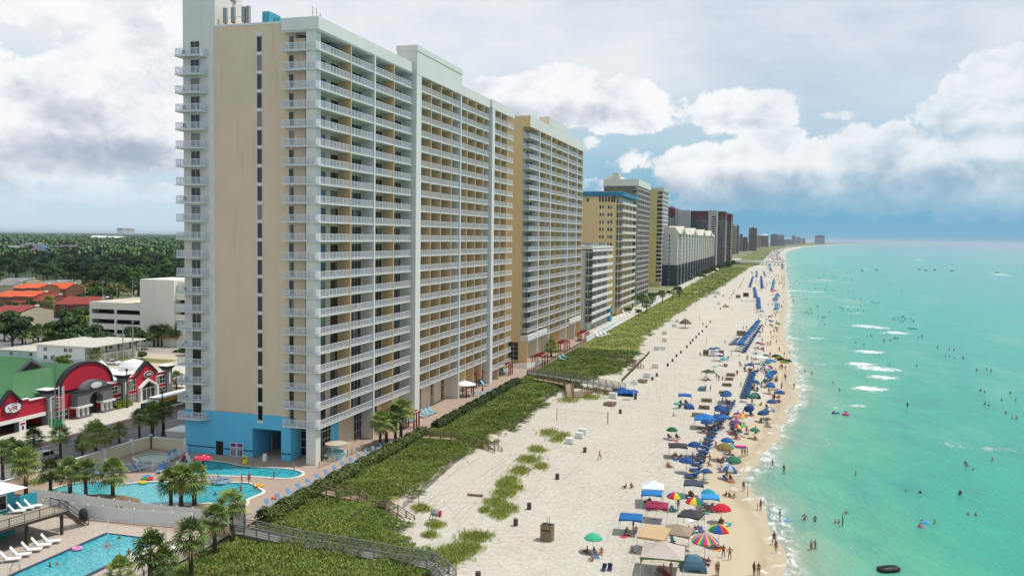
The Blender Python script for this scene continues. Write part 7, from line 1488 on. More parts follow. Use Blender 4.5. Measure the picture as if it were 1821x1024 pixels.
simple('rental_shelf', 'brown rack of beach gear by the diagonal row', 'gear rack', *eH(500, 235), lambda m: (m.box(-1.8, 1.8, -.8, .8, 0, 1.9, rwood), m.box(-1.6, 1.6, -.83, -.8, .3, .8, bwood), m.box(-1.9, 1.9, -.9, .9, 1.9, 2.0, cww)))
simple('rental_shelf', 'dark brown rack far along the beach', 'gear rack', *eJ(830, 510), lambda m: (m.box(-1.8, 1.2, -.8, .8, 0, 1.9, rwood), m.box(-4, 1.2, -.9, .9, 2.3, 2.4, cww))); simple('rental_shelf', 'small tan kiosk box far along the beach', 'gear rack', *eJ(925, 495), lambda m: (m.box(-1.6, 1.6, -.8, .8, 0, 2.4, cww), m.box(-1.2, 1.2, -.83, -.8, .8, 1.8, dark)), s=1.2)
simple('trailer_frame', 'low white trailer frame far along the beach', 'trailer', *eJ(945, 560), lambda m: (m.box(-4, 4, -1, 1, .6, .8, wpaint), m.box(-3.8, 3.8, -.9, .9, 1.6, 1.75, wpaint), m.box(-3.9, -3.7, -.9, .9, .2, 1.6, wpaint), m.box(3.7, 3.9, -.9, .9, .2, 1.6, wpaint)))
pl = E0('palapa', G(1218.6, 583), 'thatched palapa sunshade standing near the white boxes', 'palapa', wb=False); m_ = MB(); m_.tube((0, 0, 0), (0, 0, 2.8), .14, rwood, 8); m_.build('post', pl); m_ = MB(); th = MC('thatch', 110, 96, 78, .7, var=.25, sc=3., bump=.9, bsc=6.); m_.lathe([(2.75, 1.95), (2.5, 2.35), (1.6, 3.2), (.5, 4.), (0, 4.2)], (0, 0, 0), th, 18)
for i in range(40): a = i*.157; m_.add([(2.6*math.cos(a), 2.6*math.sin(a), 2.25), (2.6*math.cos(a+.12), 2.6*math.sin(a+.12), 2.25), (2.85*math.cos(a+.06), 2.85*math.sin(a+.06), 1.6)], [(0, 1, 2)], th)
m_.build('thatch', pl)
fp_ = E0('flagpole', G(1237, 545), 'tall white flagpole with yellow flag on the sand', 'flagpole', wb=False); m_ = MB(); m_.tube((0, 0, 0), (0, 0, 9.6), .12, alu, 6, .08); m_.build('pole', fp_); m_ = MB(); m_.add([(.1, 0, 9.5), (1.3, .3, 9.1), (1.2, .3, 8.2), (.1, 0, 8.4)], [(0, 1, 2, 3)], fab((226, 226, 60))); m_.build('flag', fp_)
vn = E0('volleyball_net', G(990, 747), 'volleyball net on two posts left of the lounger stack', 'volleyball net', wb=True); A, B = np.array(G(990, 747)), np.array(G(1081, 755))
for P in (A, B): m_ = MB(); m_.tube(tuple(P), tuple(P+[0, 0, 2.6]), .07, rwood, 6); m_.build('post', vn)
m_ = MB(); m_.tube(tuple(A+[0, 0, 2.45]), tuple(B+[0, 0, 2.4]), .02, dgrey, 4); m_.tube(tuple(A+[0, 0, 1.6]), tuple(B+[0, 0, 1.6]), .014, dgrey, 4)
for i in range(1, 40): c = A+(B-A)*i/40; m_.tube(tuple(c+[0, 0, 1.6]), tuple(c+[0, 0, 2.42]), .008, dgrey, 3, cap=False)
m_.build('net', vn)
simple('driftwood', 'long bleached driftwood log between scrub and tufts', 'driftwood', 845, 882, lambda m: (m.tube((-1.2, 0, .18), (1.2, .1, .2), .2, cww, 8, .16), m.tube((.8, 0, .3), (1.15, .05, .6), .06, cww, 5, .03)))
for (q, h_, lab) in ((eI(1008, 48), 2.8, 'thin post on the sand right of the palapa'), (eE(145, 42), 2.4, 'thin wooden stake by the sand track'), (eG(1278, 240), 2.6, 'thin yellow pole at the wet sand'), ((886, 800), 2.5, 'pale stake at the end of the second stairs'), ((744, 905), 2.6, 'pale stake at the end of the first stairs'), ((1140, 652), 3., 'pale stake at the end of the far stairs'), (eH(105, 350), 3.6, 'tall thin pole behind the rental hut')): simple('marker_post', lab, 'post', *q, lambda m: m.tube((0, 0, 0), (0, 0, h_), .05, cww, 5))
# tents
def dome(m, c=(84, 120, 140)):
    f = fab(c); n = 12; pts = [(-1.2, -1.), (1.2, -1.), (1.2, 1.), (-1.2, 1.)]
    for i in range(4):
        p, q = pts[i], pts[(i+1) % 4]
        for k in range(4):
            a0, a1 = math.sin(k/4*1.571), math.sin((k+1)/4*1.571); b0, b1 = math.cos(k/4*1.571), math.cos((k+1)/4*1.571)
            m.add([(p[0]*b0, p[1]*b0, 1.45*a0), (q[0]*b0, q[1]*b0, 1.45*a0), (q[0]*b1, q[1]*b1, 1.45*a1), (p[0]*b1, p[1]*b1, 1.45*a1)], [(0, 1, 2, 3)], f)
    m.add([(-.6, -1.02, .1), (.6, -1.02, .1), (.35, -.75, .9), (-.35, -.75, .9)], [(0, 1, 2, 3)], fab((40, 50, 64)))
simple('beach_tent', 'grey blue pop up tent in front of the biggest rainbow umbrella', 'tent', *eG(735, 955), dome, rz=.25, s=1.25); simple('beach_tent', 'navy pop up tent right of the straight middle row', 'tent', *eH(660, 945), lambda m: dome(m, (40, 52, 96)), rz=.2, s=1.); simple('beach_tent', 'small blue tent beside the royal blue canopy', 'tent', *eF(290, 170), lambda m: dome(m, (50, 92, 150)), rz=.4, s=.9); simple('beach_tent', 'violet blue tent in the crowd below the jet skis', 'tent', *eH(838, 820), lambda m: dome(m, (60, 60, 170)), s=.9); simple('beach_tent', 'grey teal tent by the two standing people left of the chests', 'tent', *eH(50, 860), lambda m: dome(m, (90, 130, 150)), s=.85)
def jets(m, c): m.slabx([(-1.4, .15), (-1.5, .5), (-.9, .75), (-.3, .75), (.2, .95), (.5, .8), (1.3, .55), (1.55, .35), (1.2, .12)], -.45, .45, c); m.slabx([(-.9, .7), (-.8, .95), (.0, .9), (.2, .75)], -.2, .2, blk); m.tube((-.35, .25, 1.15), (.35, .25, 1.15), .035, blk, 5); m.tube((0, .25, .8), (0, .25, 1.15), .06, blk, 5)
lime = MC('jetski_lime', 150, 180, 60, .8)
for i, q in enumerate([eH(895, 480), eH(930, 500), eH(955, 520), eH(990, 545), eH(1020, 535)]): simple('jet_ski', '%s lime and black jet ski at the water, from the left' % nth(i), 'jet ski', *q, lambda m: jets(m, lime if i % 2 else blk), 'jet skis', 1.9)
# pier with white roof
pr_ = E0('pier', G(1345, 470, 1.), 'long white roofed pier crossing the far beach', 'pier', wb=True); A, B = np.array(G(1300, 471, 1.)), np.array(G(1391, 473, 0.)); m_ = MB(); m_.box(A[0], B[0], A[1], A[1]+14, 5.4, 8.2, wpaint); m_.build('roof', pr_); m_ = MB(); m_.box(A[0], B[0], A[1]+.5, A[1]+5.5, 2.6, 3.2, dgrey); m_.build('deck', pr_)
for i in range(14):
    x = A[0]+(B[0]-A[0])*i/13
    for yy in (.6, 5.2): m_ = MB(); m_.box(x-.3, x+.3, A[1]+yy, A[1]+yy+.5, -2, 5.4, dark if i % 2 else dgrey); m_.build('pile', pr_)
m_ = MB(); m_.box(A[0]-2, A[0]+14, A[1]+8, A[1]+40, 3, 9.5, wpaint); m_.box(A[0]-3, A[0]+15, A[1]+7, A[1]+41, 9.5, 10.1, wpaint); m_.build('pavilion', pr_)
# ---------------------------------------------------------------- people
SK = [C3(196, 140, 112), C3(160, 104, 78), C3(112, 72, 52), C3(214, 166, 138)]; SKM = [M('skin_%d' % i, vmulc(c, .75), rough=.55, var=.04) for i, c in enumerate(SK)]
HRM = [MC('hair_dark', 44, 34, 28, .6), MC('hair_brown', 92, 66, 44, .7), MC('hair_blond', 176, 148, 100, .7)]
SUIT = [('black', (28, 28, 32)), ('navy', (34, 50, 96)), ('red', (186, 44, 48)), ('blue', (40, 104, 176)), ('pink', (206, 90, 140)), ('green', (50, 130, 100)), ('white', (216, 216, 214)), ('orange', (220, 120, 50)), ('teal', (40, 140, 150)), ('purple', (110, 70, 150))]
def fingers(V, Ed, R, w, wi, d, side, curl):
    """palm and five digits grown from the wrist vertex"""
    d = Vector(d).normalized(); s = Vector(side).normalized(); p = w+d*.055; pi = len(V); V.append(p); R.append((.036, .020)); Ed.append((wi, pi))
    for k, (o, L) in enumerate(((-.027, .062), (-.009, .074), (.009, .080), (.027, .070))):
        a = len(V); q = p+d*.045+s*o; V.append(q); R.append((.010, .010)); Ed.append((pi, a)); b = len(V); V.append(q+d*L*.8+Vector(curl)*L*.4); R.append((.0075, .0075)); Ed.append((a, b))
    a = len(V); q = w+d*.03-s*.035; V.append(q); R.append((.012, .012)); Ed.append((wi, a)); b = len(V); V.append(q+d*.04-s*.02); R.append((.009, .009)); Ed.append((a, b))
def body(pose):
    """joint skeleton -> one skinned surface. x: side, -y: forward, z: up"""
    H = {'stand': .93, 'walk': .93, 'wade': .93, 'arms': .93, 'hips': .93, 'run': .9, 'sit': .32, 'lie': .16, 'bend': .88, 'tube': .25, 'ground': .14}[pose]
    V, Ed, R = [], [], []
    def a(p, r, prev=None):
        V.append(Vector(p)); R.append(r if isinstance(r, tuple) else (r, r)); i = len(V)-1
        if prev is not None: Ed.append((prev, i))
        return i
    up = {'sit': (0, .42, .9), 'lie': (0, 1., .12), 'bend': (0, -.75, .62), 'tube': (0, .5, .86), 'ground': (0, .12, .99)}.get(pose, (0, .02, 1.)); u = Vector(up).normalized(); fwd = Vector((0, -1, 0)) if abs(u.z) > .5 else Vector((0, -.1, 1)); fwd = (fwd-u*fwd.dot(u)).normalized(); X_ = Vector((1, 0, 0))
    pel = Vector((0, 0, H)); p0 = a(pel, (.145, .11)); p1 = a(pel+u*.16, (.125, .095), p0); p2 = a(pel+u*.33, (.155, .11), p1); p3 = a(pel+u*.45, (.12, .09), p2); nk = a(pel+u*.53+fwd*.01, .052, p3)
    hd0 = a(pel+u*.60+fwd*.02, (.07, .078), nk); hd1 = a(pel+u*.70+fwd*.025, (.085, .10), hd0); hd2 = a(pel+u*.78+fwd*.015, (.06, .07), hd1); a(pel+u*.67+fwd*.115, .014, hd1)
    for s in (-1, 1):
        sh = a(pel+u*.43+X_*s*.175, .062, p3); k = s
        A = {'stand': ((.05, .02, -.29), (.02, -.05, -.26)), 'walk': ((.05, .10*s, -.27), (.01, -.12+.05*s, -.22)), 'run': ((.06, .17*s, -.22), (-.02, -.2, .05)), 'wade': ((.14, -.02, -.24), (.08, -.12, -.18)), 'arms': ((.16, -.03, .2), (.02, .0, .26)) if s > 0 else ((.2, -.03, .16), (.1, 0, .24)), 'hips': ((.17, .06, -.22), (-.13, -.06, -.15)), 'sit': ((.06, -.1, -.24), (.0, -.24, -.02)), 'ground': ((.07, -.12, -.22), (.0, -.2, -.1)), 'lie': ((.16, .14, -.04), (.0, .2, .02)) if s > 0 else ((.08, -.26, -.02), (.0, -.22, .0)), 'bend': ((.03, -.06, -.28), (.0, -.06, -.24)), 'tube': ((.2, .02, -.16), (.16, -.1, -.02))}[pose]
        e1 = V[sh]+Vector((A[0][0]*s, A[0][1], A[0][2])); el = a(e1, .041, sh); wv = e1+Vector((A[1][0]*s, A[1][1], A[1][2])); wi = a(wv, (.028, .024), el); dd_ = (wv-e1); fingers(V, Ed, R, wv, wi, dd_, Vector((0, 1, 0)) if abs(dd_.normalized().y) < .7 else Vector((0, 0, 1)), (-.3*s, -.2, 0))
        hp = a(pel+X_*s*.09-u*.04, .095, p0)
        Lg = {'stand': ((.02, -.01, -.43), (.0, .02, -.42)), 'hips': ((.05, -.01, -.43), (.02, .02, -.42)), 'wade': ((.05, -.01, -.43), (.02, .02, -.42)), 'arms': ((.04, -.01, -.43), (.01, .02, -.42)), 'walk': ((.01, -.2*s-.03, -.39), (.0, .14-.02*s, -.40)), 'run': ((.01, -.27*s-.05, -.34), (.0, .30 if s < 0 else .08, -.26 if s < 0 else -.42)), 'sit': ((.04, -.43, .06), (.0, -.18, -.34)), 'ground': ((.07, -.35, .22), (.0, -.22, -.30)), 'lie': ((.03, -.43, .03), (.01, -.42, -.05)), 'bend': ((.04, .02, -.42), (.0, .03, -.40)), 'tube': ((.1, -.42, .08), (.04, -.36, -.16))}[pose]
        k1 = V[hp]+Vector((Lg[0][0]*s, Lg[0][1], Lg[0][2])); kn = a(k1, .058, hp); k15 = a(k1+Vector((Lg[1][0]*s, Lg[1][1]+.01, Lg[1][2]))*.35, .055, kn); an_ = k1+Vector((Lg[1][0]*s, Lg[1][1], Lg[1][2])); an = a(an_, .036, k15)
        fd = Vector((0, -1, 0)) if pose != 'lie' else Vector((0, -.3, 1)); ft_ = a(an_+fd*.10-Vector((0, 0, .035)), (.034, .025), an); a(an_+fd*.18-Vector((0, 0, .04)), (.03, .018), ft_)
    me = bpy.data.meshes.new('body'); me.from_pydata([tuple(v) for v in V], Ed, []); o = bpy.data.objects.new('tmp', me); COL.objects.link(o)
    md = o.modifiers.new('s', 'SKIN'); sv = me.skin_vertices[0].data
    for i, r in enumerate(R): sv[i].radius = r; sv[i].use_root = (i == 0)
    sb = o.modifiers.new('d', 'SUBSURF'); sb.levels = 1; dg = bpy.context.evaluated_depsgraph_get(); m2 = bpy.data.meshes.new_from_object(o.evaluated_get(dg)); bpy.data.objects.remove(o); bpy.data.meshes.remove(me)
    c = np.zeros(len(m2.vertices)*3); m2.vertices.foreach_get('co', c); c = c.reshape(-1, 3); zmin = c[:, 2].min(); c[:, 2] -= zmin; m2.vertices.foreach_set('co', c.ravel())
    H2 = H-zmin; fi = np.zeros(len(m2.polygons), np.int32); uu = np.array(u); ff = np.array(fwd)
    for p in m2.polygons:
        q = np.array(p.center)-np.array([0, 0, H2]); t = q @ uu; fr = q @ ff
        lat = abs(q[0])
        if t > .74 or (t > .60 and fr < .01 and lat < .12): fi[p.index] = 2
        elif -.17 < t < .13 and lat < .20 and np.linalg.norm(q-uu*t) < .22: fi[p.index] = 1
        elif .27 < t < .40 and lat < .165: fi[p.index] = 3
    m2.polygons.foreach_set('material_index', fi); m2.polygons.foreach_set('use_smooth', [True]*len(m2.polygons)); return m2
POSES = {}; PCACHE = {}
def person_mesh(pose, sk, su, hr, top):
    key = (pose, sk, su, hr, top)
    if key not in PCACHE:
        if pose not in POSES: POSES[pose] = body(pose)
        m = POSES[pose].copy(); m.name = 'body'; m.materials.clear(); s = fab(SUIT[su][1])
        for x in (SKM[sk], s, HRM[hr], s if top else SKM[sk]): m.materials.append(x)
        PCACHE[key] = m
    return PCACHE[key]
pr2 = random.Random(33)
def person(q, pose, label=None, group=None, s=None, rz=None, z=None, su=None, top=None, sink=0., sk=None, name='person', zoff=0.):
    x, y, zz = G(*q, z); k = (pr2.randrange(3) if sk is None else sk, pr2.randrange(10) if su is None else su, pr2.choice([0, 0, 1, 2]), pr2.random() < .45 if top is None else top)
    o = bpy.data.objects.new(name, person_mesh(pose, *k)); COL.objects.link(o); o.location = (x, y, zz-sink+zoff); o.rotation_euler = (0, 0, pr2.uniform(0, 6.28) if rz is None else rz); o.scale = ((s or pr2.uniform(.96, 1.08)),)*3
    tag(o, label, 'person', group); o['_suit'] = SUIT[k[1]][0]; return o
pw = {'stand': 'standing', 'walk': 'walking', 'run': 'running', 'sit': 'sitting', 'ground': 'sitting on the sand', 'lie': 'lying', 'bend': 'bending down', 'hips': 'standing hands on hips', 'arms': 'raising both arms', 'wade': 'wading', 'tube': 'floating'}
for q, ps, lab, kw in [(eE(95, 278), 'walk', 'person in dark shorts walking alone across the sand track', dict(su=0, top=False, rz=1.5)), (eE(1203, 338), 'run', 'person running along the foam edge', dict(su=0, rz=2.)), (eE(1275, 372), 'walk', 'dark figure stepping in ankle deep foam', dict(su=0, top=True, rz=-1.)), (eE(1017, 480), 'stand', 'person standing on the wet sand by the thin yellow pole', dict(su=5, top=False)), (eE(1127, 600), 'stand', 'adult standing next to a small child at the water edge', dict(su=0)), (eE(1108, 600), 'stand', 'small child beside an adult at the water edge', dict(s=.6, su=1)), (eE(1250, 668), 'hips', 'person turned sideways in shallow foam, near a blue board', dict(su=0)), (eE(1212, 822), 'walk', 'upper person of the pair in shallow foam at the right', dict(su=4)), (eE(1225, 875), 'stand', 'lower person of the pair in shallow foam at the right', dict(su=6)), (eE(888, 905), 'hips', 'left of two people standing on the wet sand by the pink umbrella', dict(su=2)), (eE(928, 920), 'hips', 'right of two people standing on the wet sand by the pink umbrella', dict(su=6, top=True)), (eE(1084, 1022), 'stand', 'left of two people at the bottom on the wet sand', dict(su=2)), (eE(1113, 1022), 'stand', 'right of two people at the bottom on the wet sand, green shorts', dict(su=5, top=False)), (eE(1042, 252), 'stand', 'person beside two carrying a pink and blue raft', dict(su=0)), (eE(1008, 255), 'walk', 'person under the left end of the pink and blue raft', dict(su=1)), (eE(1026, 257), 'walk', 'person under the right end of the pink and blue raft', dict(su=3)), (eE(1046, 117), 'bend', 'bending person right of the rainbow group', dict(su=7)), (eE(1036, 112), 'stand', 'person with orange towel right of the rainbow group', dict(su=7)), (eE(888, 360), 'bend', 'person bending over a towel near the brown umbrella', dict(su=0)), (eE(800, 300), 'walk', 'person walking between the near row and the brown umbrella', dict(su=0)), (eE(845, 1022), 'stand', 'left of two people cut by the bottom edge near the grey tent', dict(su=0)), (eE(858, 1018), 'stand', 'right of two people cut by the bottom edge near the grey tent', dict(su=0)), (eE(552, 1018), 'stand', 'person in red under the big cream canopy', dict(su=2, top=True)), (eE(500, 1015), 'sit', 'person in a chair under the big cream canopy', dict(su=7)), (eE(310, 728), 'stand', 'tall person standing under the lone blue canopy', dict(su=1, top=True)), (eE(598, 600), 'stand', 'person standing under the rainbow umbrella by the maroon canopy', dict(su=0)),
    (eF(565, 60)[:2] if 0 else eI(1053, 560), 'stand', 'left standing person by the grey teal tent', dict(su=0)), (eI(1090, 560), 'stand', 'right standing person by the grey teal tent', dict(su=2)), (eI(1035, 82), 'stand', 'person standing near the palapa track', dict(su=9, top=True)), (eI(1357, 338), 'stand', 'person standing left of the white wide canopy', dict(su=0)), (eI(1393, 332), 'stand', 'small figure right of him at the white wide canopy', dict(su=0, s=.8)), (eI(1600, 402), 'stand', 'person at the wet sand below the jet skis', dict(su=4, top=True)), (eI(1580, 132), 'stand', 'person alone at the far wet sand', dict(su=0)), (eI(1512, 228), 'stand', 'left of two dark figures above the jet skis', dict(su=0, top=True)), (eI(1530, 232), 'bend', 'right of two dark figures above the jet skis', dict(su=0)), (eI(1434, 540), 'stand', 'person standing right of the straight middle row', dict(su=6)), (eI(1402, 535), 'stand', 'child touching the straight middle row', dict(su=2, s=.75)), (eI(1313, 530), 'walk', 'person in white bending left of the straight middle row', dict(su=6)), (eI(1705, 545), 'walk', 'person stepping on the film of water at the middle', dict(su=0)), (eI(1495, 75), 'walk', 'person right of the diagonal row top', dict(su=0)), (eI(1243, 300), 'stand', 'person by the small table right of the hut', dict(su=0)), (eI(1197, 215), 'walk', 'person walking above the bare grey loungers', dict(su=2)), (eI(1015, 305), 'stand', 'tiny dark figure left of the rental hut', dict(su=0)),
    ((366, 1000), 'stand', '', None)]:
    if kw is None: continue
    person(q, ps, lab, None, **kw)
# surfer-like walker with bundle at the dune
person((767, 924), 'walk', 'person carrying a grey and red bundle at the scrub edge', None, su=0, top=True, rz=1.5)
simple('beach_bundle', 'grey and red folded tent carried at the scrub edge', 'bundle', 776, 924, lambda m: (m.lathe([(.1, .4), (.55, .7), (.6, 1.1), (.3, 1.5), (0, 1.55)], (0, 0, 0), grey, 10), m.box(.4, .65, -.3, .3, .5, 1.3, fab((196, 50, 60)))))
simple('raft', 'pink and blue raft carried over two heads', 'raft', *eE(1000, 262), lambda m: (m.box(-1., .9, -.5, .5, 1.75, 1.95, fab((40, 130, 180))), m.box(-1., .9, -.5, .5, 1.96, 2.12, fab((220, 60, 150)))), rz=.2)
simple('body_board', 'blue board on the shallow water near the turning person', 'board', *eE(1300, 670), lambda m: m.box(-.5, .5, -.25, .25, .02, .1, fab((90, 160, 220))), z=0.)
# seated and lying people, chairs, towels and bags beside their shade, each told by its landmark
TW = [(200, 60, 90), (60, 120, 180), (230, 230, 226), (120, 90, 160), (60, 160, 150), (230, 150, 60)]
for li, (q, lab) in enumerate(LAND):
    near = shown_size(G(*q)) > 8.5; short = ' '.join(lab.split(' over ')[0].split(' with ')[0].split()[:8])
    n = (3 if 'canopy' in lab else 2) if near else 2
    if 'maroon canopy' in lab or 'closed' in lab: continue
    for i in range(n):
        k = shown_size(G(*q))/12.; dx, dy = (pr2.uniform(-.9, .9)*15*k, pr2.uniform(-.15, .55)*12*k)
        ps = pr2.choice(['sit', 'sit', 'ground', 'lie'] if i else ['sit', 'ground']); p = (q[0]+dx, q[1]+dy); rz = pr2.uniform(-.6, 1.2)
        col = pr2.choice([(40, 110, 170), (60, 150, 150), (190, 60, 70), (60, 60, 70), (210, 210, 214), (120, 70, 140)])
        if ps == 'sit': bchair(*p, col, '%s beach chair by the %s' % (nth(i), short), 'beach chairs', rz)
        person(p, ps, '%s person %s by the %s' % (nth(i), pw[ps], short), 'people resting in the shade', rz=rz)
    if near:
        p = (q[0]+pr2.uniform(-12, 12), q[1]+pr2.uniform(2, 8)); tc_ = TW[li % 6]; simple('towel', 'spread towel by the %s' % short, 'towel', *p, lambda m: m.box(-.45, .45, -.85, .85, .02, .05, fab(tc_)), 'towels', pr2.uniform(-.6, .6))
        p = (q[0]+pr2.uniform(-12, 12), q[1]+pr2.uniform(2, 8)); simple('cooler', 'cooler box by the %s' % short, 'cooler', *p, lambda m: (m.box(-.3, .3, -.2, .2, 0, .3, fab(TW[(li+1) % 6])), m.box(-.31, .31, -.21, .21, .3, .37, wpaint)), 'coolers', pr2.uniform(-.6, .6))
for q, lab, c in ((eE(262, 462), 'left of the pair in orange on bare sand', 7), (eE(298, 460), 'right of the pair in orange on bare sand', 7), (eE(530, 325), 'person sitting alone below the charcoal canopy', 2), (eE(545, 328), 'second person sitting below the charcoal canopy', 0), (eE(905, 515), 'left sunbather of the pair right of the teal umbrella', 0), (eE(925, 518), 'right sunbather of the pair right of the teal umbrella', 0), (eE(958, 525), 'child sitting at the wet sand', 2), (eE(300, 868), 'person in a striped chair left of the flat tan canopy', 2), (eE(370, 905), 'person reclining left of the cream canopy', 0), (eE(60, 880), 'person at the mint green umbrella', 9), (eE(12, 880), 'person left of the mint green umbrella', 0), (eE(50, 930), 'person in orange chair at the left', 7), (eF(110, 255), 'sunbather by the orange shade left of the chests', 7), (eF(55, 840), 'person seated at left below the charcoal canopy', 2), (eF(1170, 150), 'person crouching left of the wet sand umbrella', 2), (eF(1110, 135), 'person lying left of the crouching one', 2), (eF(720, 930), 'person sitting on the blue box near the wet sand', 0), (eF(510, 820), 'sunbather right of the near row', 0), (eH(725, 830), 'pair member sitting right of the straight middle row', 2), (eH(480, 470), 'child lying by a red toy near the hut', 2), (eH(460, 665), 'person in a low chair right of the chests', 0), (eH(90, 715), 'person seated under the lime canopy', 0)):
    person(q, 'ground', lab, None, su=c)
for q, c, lab in ((eE(775, 405), (190, 210, 220), 'white chair left of the empty towels'), (eE(565, 610), (60, 170, 160), 'aqua chair under the rainbow umbrella'), (eE(900, 410), (40, 110, 180), 'blue chair near the wet sand'), (eE(755, 745), (40, 90, 160), 'blue chair between taupe and rainbow shade'), (eE(568, 810), (30, 110, 130), 'teal chair at the edge of the taupe canopy'), (eE(120, 990), (30, 44, 80), 'left navy bag chair near the bottom left'), (eE(160, 988), (30, 44, 80), 'right navy bag chair near the bottom left'), (eE(870, 360), (170, 120, 190), 'lilac chair near the bending person'), (eE(315, 870), (220, 220, 220), 'striped white chair left of the flat tan canopy')): bchair(*q, c, lab, None, pr2.uniform(-.5, 1.))
# loungers' occupants
for i in range(0, len(LR), 2):
    if i in (2, 6): continue
    q = LR[i]; x, y, z = G(*q); o = person(q, 'lie', 'sunbather on the %s lounger of the near row' % nth(i), 'sunbathers on the near row', rz=-1.3, zoff=.46)
def figure(m, x, y, z, h, c1, c2, sit=False):
    s = h/1.7; k = .45 if sit else 1.
    m.tube((x-.08*s, y, z), (x-.07*s, y, z+.8*s*k), .06*s, c1, 4, .09*s); m.tube((x+.08*s, y+.1*s, z), (x+.07*s, y, z+.8*s*k), .06*s, c1, 4, .09*s)
    m.lathe([(.15*s, 0), (.13*s, .2*s), (.18*s, .5*s), (.07*s, .6*s)], (x, y, z+.78*s*k), c2, 6); m.lathe([(.06*s, 0), (.1*s, .1*s), (.09*s, .2*s), (0, .25*s)], (x, y, z+1.38*s-.43*s*(1-k)*1.9*(1 if sit else 0)), HRM[0], 6)
    m.tube((x-.2*s, y, z+(1.32*k if not sit else .85)*s), (x-.26*s, y-.08*s, z+(.8*k if not sit else .45)*s), .045*s, c1, 4); m.tube((x+.2*s, y, z+(1.32*k if not sit else .85)*s), (x+.26*s, y-.08*s, z+(.8*k if not sit else .45)*s), .045*s, c1, 4)
mA = MB()
for i in range(70):
    t = pr2.random(); py = 500+t*190; l = np.interp(py, [500, 560, 620, 690], [1340, 1335, 1290, 1215]); r_ = np.interp(py, [500, 540, 560, 600, 640, 690], [1394, 1394, 1396, 1384, 1398, 1400]); px = l+(r_-l)*pr2.random()**.6
    x, y, z = G(px, py); figure(mA, x, y, z, 1.75, SKM[pr2.randrange(3)], fab(SUIT[pr2.randrange(10)][1]), pr2.random() < .35)
for i in range(90):
    t = pr2.random(); py = 474+t*40; l = np.interp(py, [474, 514], [1352, 1335]); r_ = np.interp(py, [474, 514], [1402, 1396]); px = l+(r_-l)*pr2.random()**.6
    x, y, z = G(px, py); figure(mA, x, y, z, 1.9, SKM[pr2.randrange(3)], fab(SUIT[pr2.randrange(10)][1]), pr2.random() < .35)
tag(mA.build('far_beachgoers'), 'tiny people scattered among the far umbrella rows', 'crowd', kind='stuff')
# bathers
def e8(a, b): return (1400+a/4.197, 780+b/4.197)
def e7(a, b): return (1400+a/4.266, 560+b/4.266)
for (a, b, lab, sink, ps) in [(511, 268, 'broad swimmer alone in clear water, arms spread', 1.0, 'wade'), (885, 390, 'left of two swimmers near a sparkle', 1.25, 'wade'), (992, 400, 'right of two swimmers near a sparkle', 1.25, 'wade'), (1284, 412, 'swimmer holding another at the right', 1.2, 'wade'), (1294, 405, 'swimmer held by another at the right', 1.2, 'wade'), (1330, 187, 'top swimmer of three by the foam patch', 1.1, 'wade'), (1340, 208, 'middle swimmer of three by the foam patch', 1.1, 'wade'), (1387, 236, 'lowest swimmer of three by the foam patch', 1.2, 'wade'), (1530, 156, 'swimmer in the foam patch with arms out', 1.2, 'wade'), (440, 556, 'swimmer alone above the splashing child', 1.2, 'wade'), (358, 622, 'left child head beside the splashing one', 1.25, 'wade'), (384, 622, 'right child head beside the splashing one', 1.2, 'wade'), (412, 645, 'child kicking both legs up in the water', .5, 'arms'), (127, 605, 'left bather of the pair nearest the wet sand', .8, 'wade'), (207, 615, 'right bather of the pair nearest the wet sand', .8, 'hips'), (1008, 622, 'bather pushing a light blue ring', 1.05, 'wade'), (988, 662, 'bather in yellow with a pink ring', 1.05, 'wade'), (1098, 635, 'bather with wide arms right of the ring pair', 1.05, 'wade'), (1350, 562, 'left swimmer of the far right pair', 1.3, 'wade'), (1408, 570, 'right swimmer of the far right pair', 1.2, 'wade'), (178, 832, 'left of two standing figures in dark clothes knee deep', .35, 'stand'), (208, 825, 'right of two standing figures, white hat and blue shirt', .35, 'hips')]:
    kw = dict(su=1, top=True) if sink == .35 else {}; person(e8(a, b), ps, lab, None, z=0., sink=sink, **kw)
person(eE(1408, 662), 'wade', 'bather waist deep right of the blue board', None, z=0., sink=.8)
SW = [(98, 210), (268, 200), (520, 212), (582, 230), (242, 75), (282, 75), (608, 165), (630, 160), (643, 165), (730, 200), (740, 195), (780, 195), (808, 182), (820, 180), (838, 180), (995, 168), (1022, 165), (1140, 250), (1230, 270), (1263, 270), (1202, 312), (1230, 315), (1268, 330), (1335, 333), (697, 300), (775, 378), (982, 390), (1435, 422), (1513, 415), (1545, 428), (134, 432), (186, 445), (345, 520), (396, 575), (1465, 580), (1497, 587), (1692, 597), (1625, 650), (1735, 648), (1500, 680), (1528, 688), (1658, 745), (1705, 780), (1738, 785), (912, 690), (18, 288), (50, 292)]
SW.sort(key=lambda p: p[1])
for i, (a, b) in enumerate(SW): person(e7(a, b), pr2.choice(['wade', 'wade', 'hips']), 'bather in the mid distance, %s counting down from the horizon' % nth(i), 'bathers in the mid distance', z=0., sink=pr2.uniform(.75, 1.15), su=pr2.choice([0, 1, 2, 0]))
e9 = lambda a, b: (1380+a/4.129, 440+b/4.129)
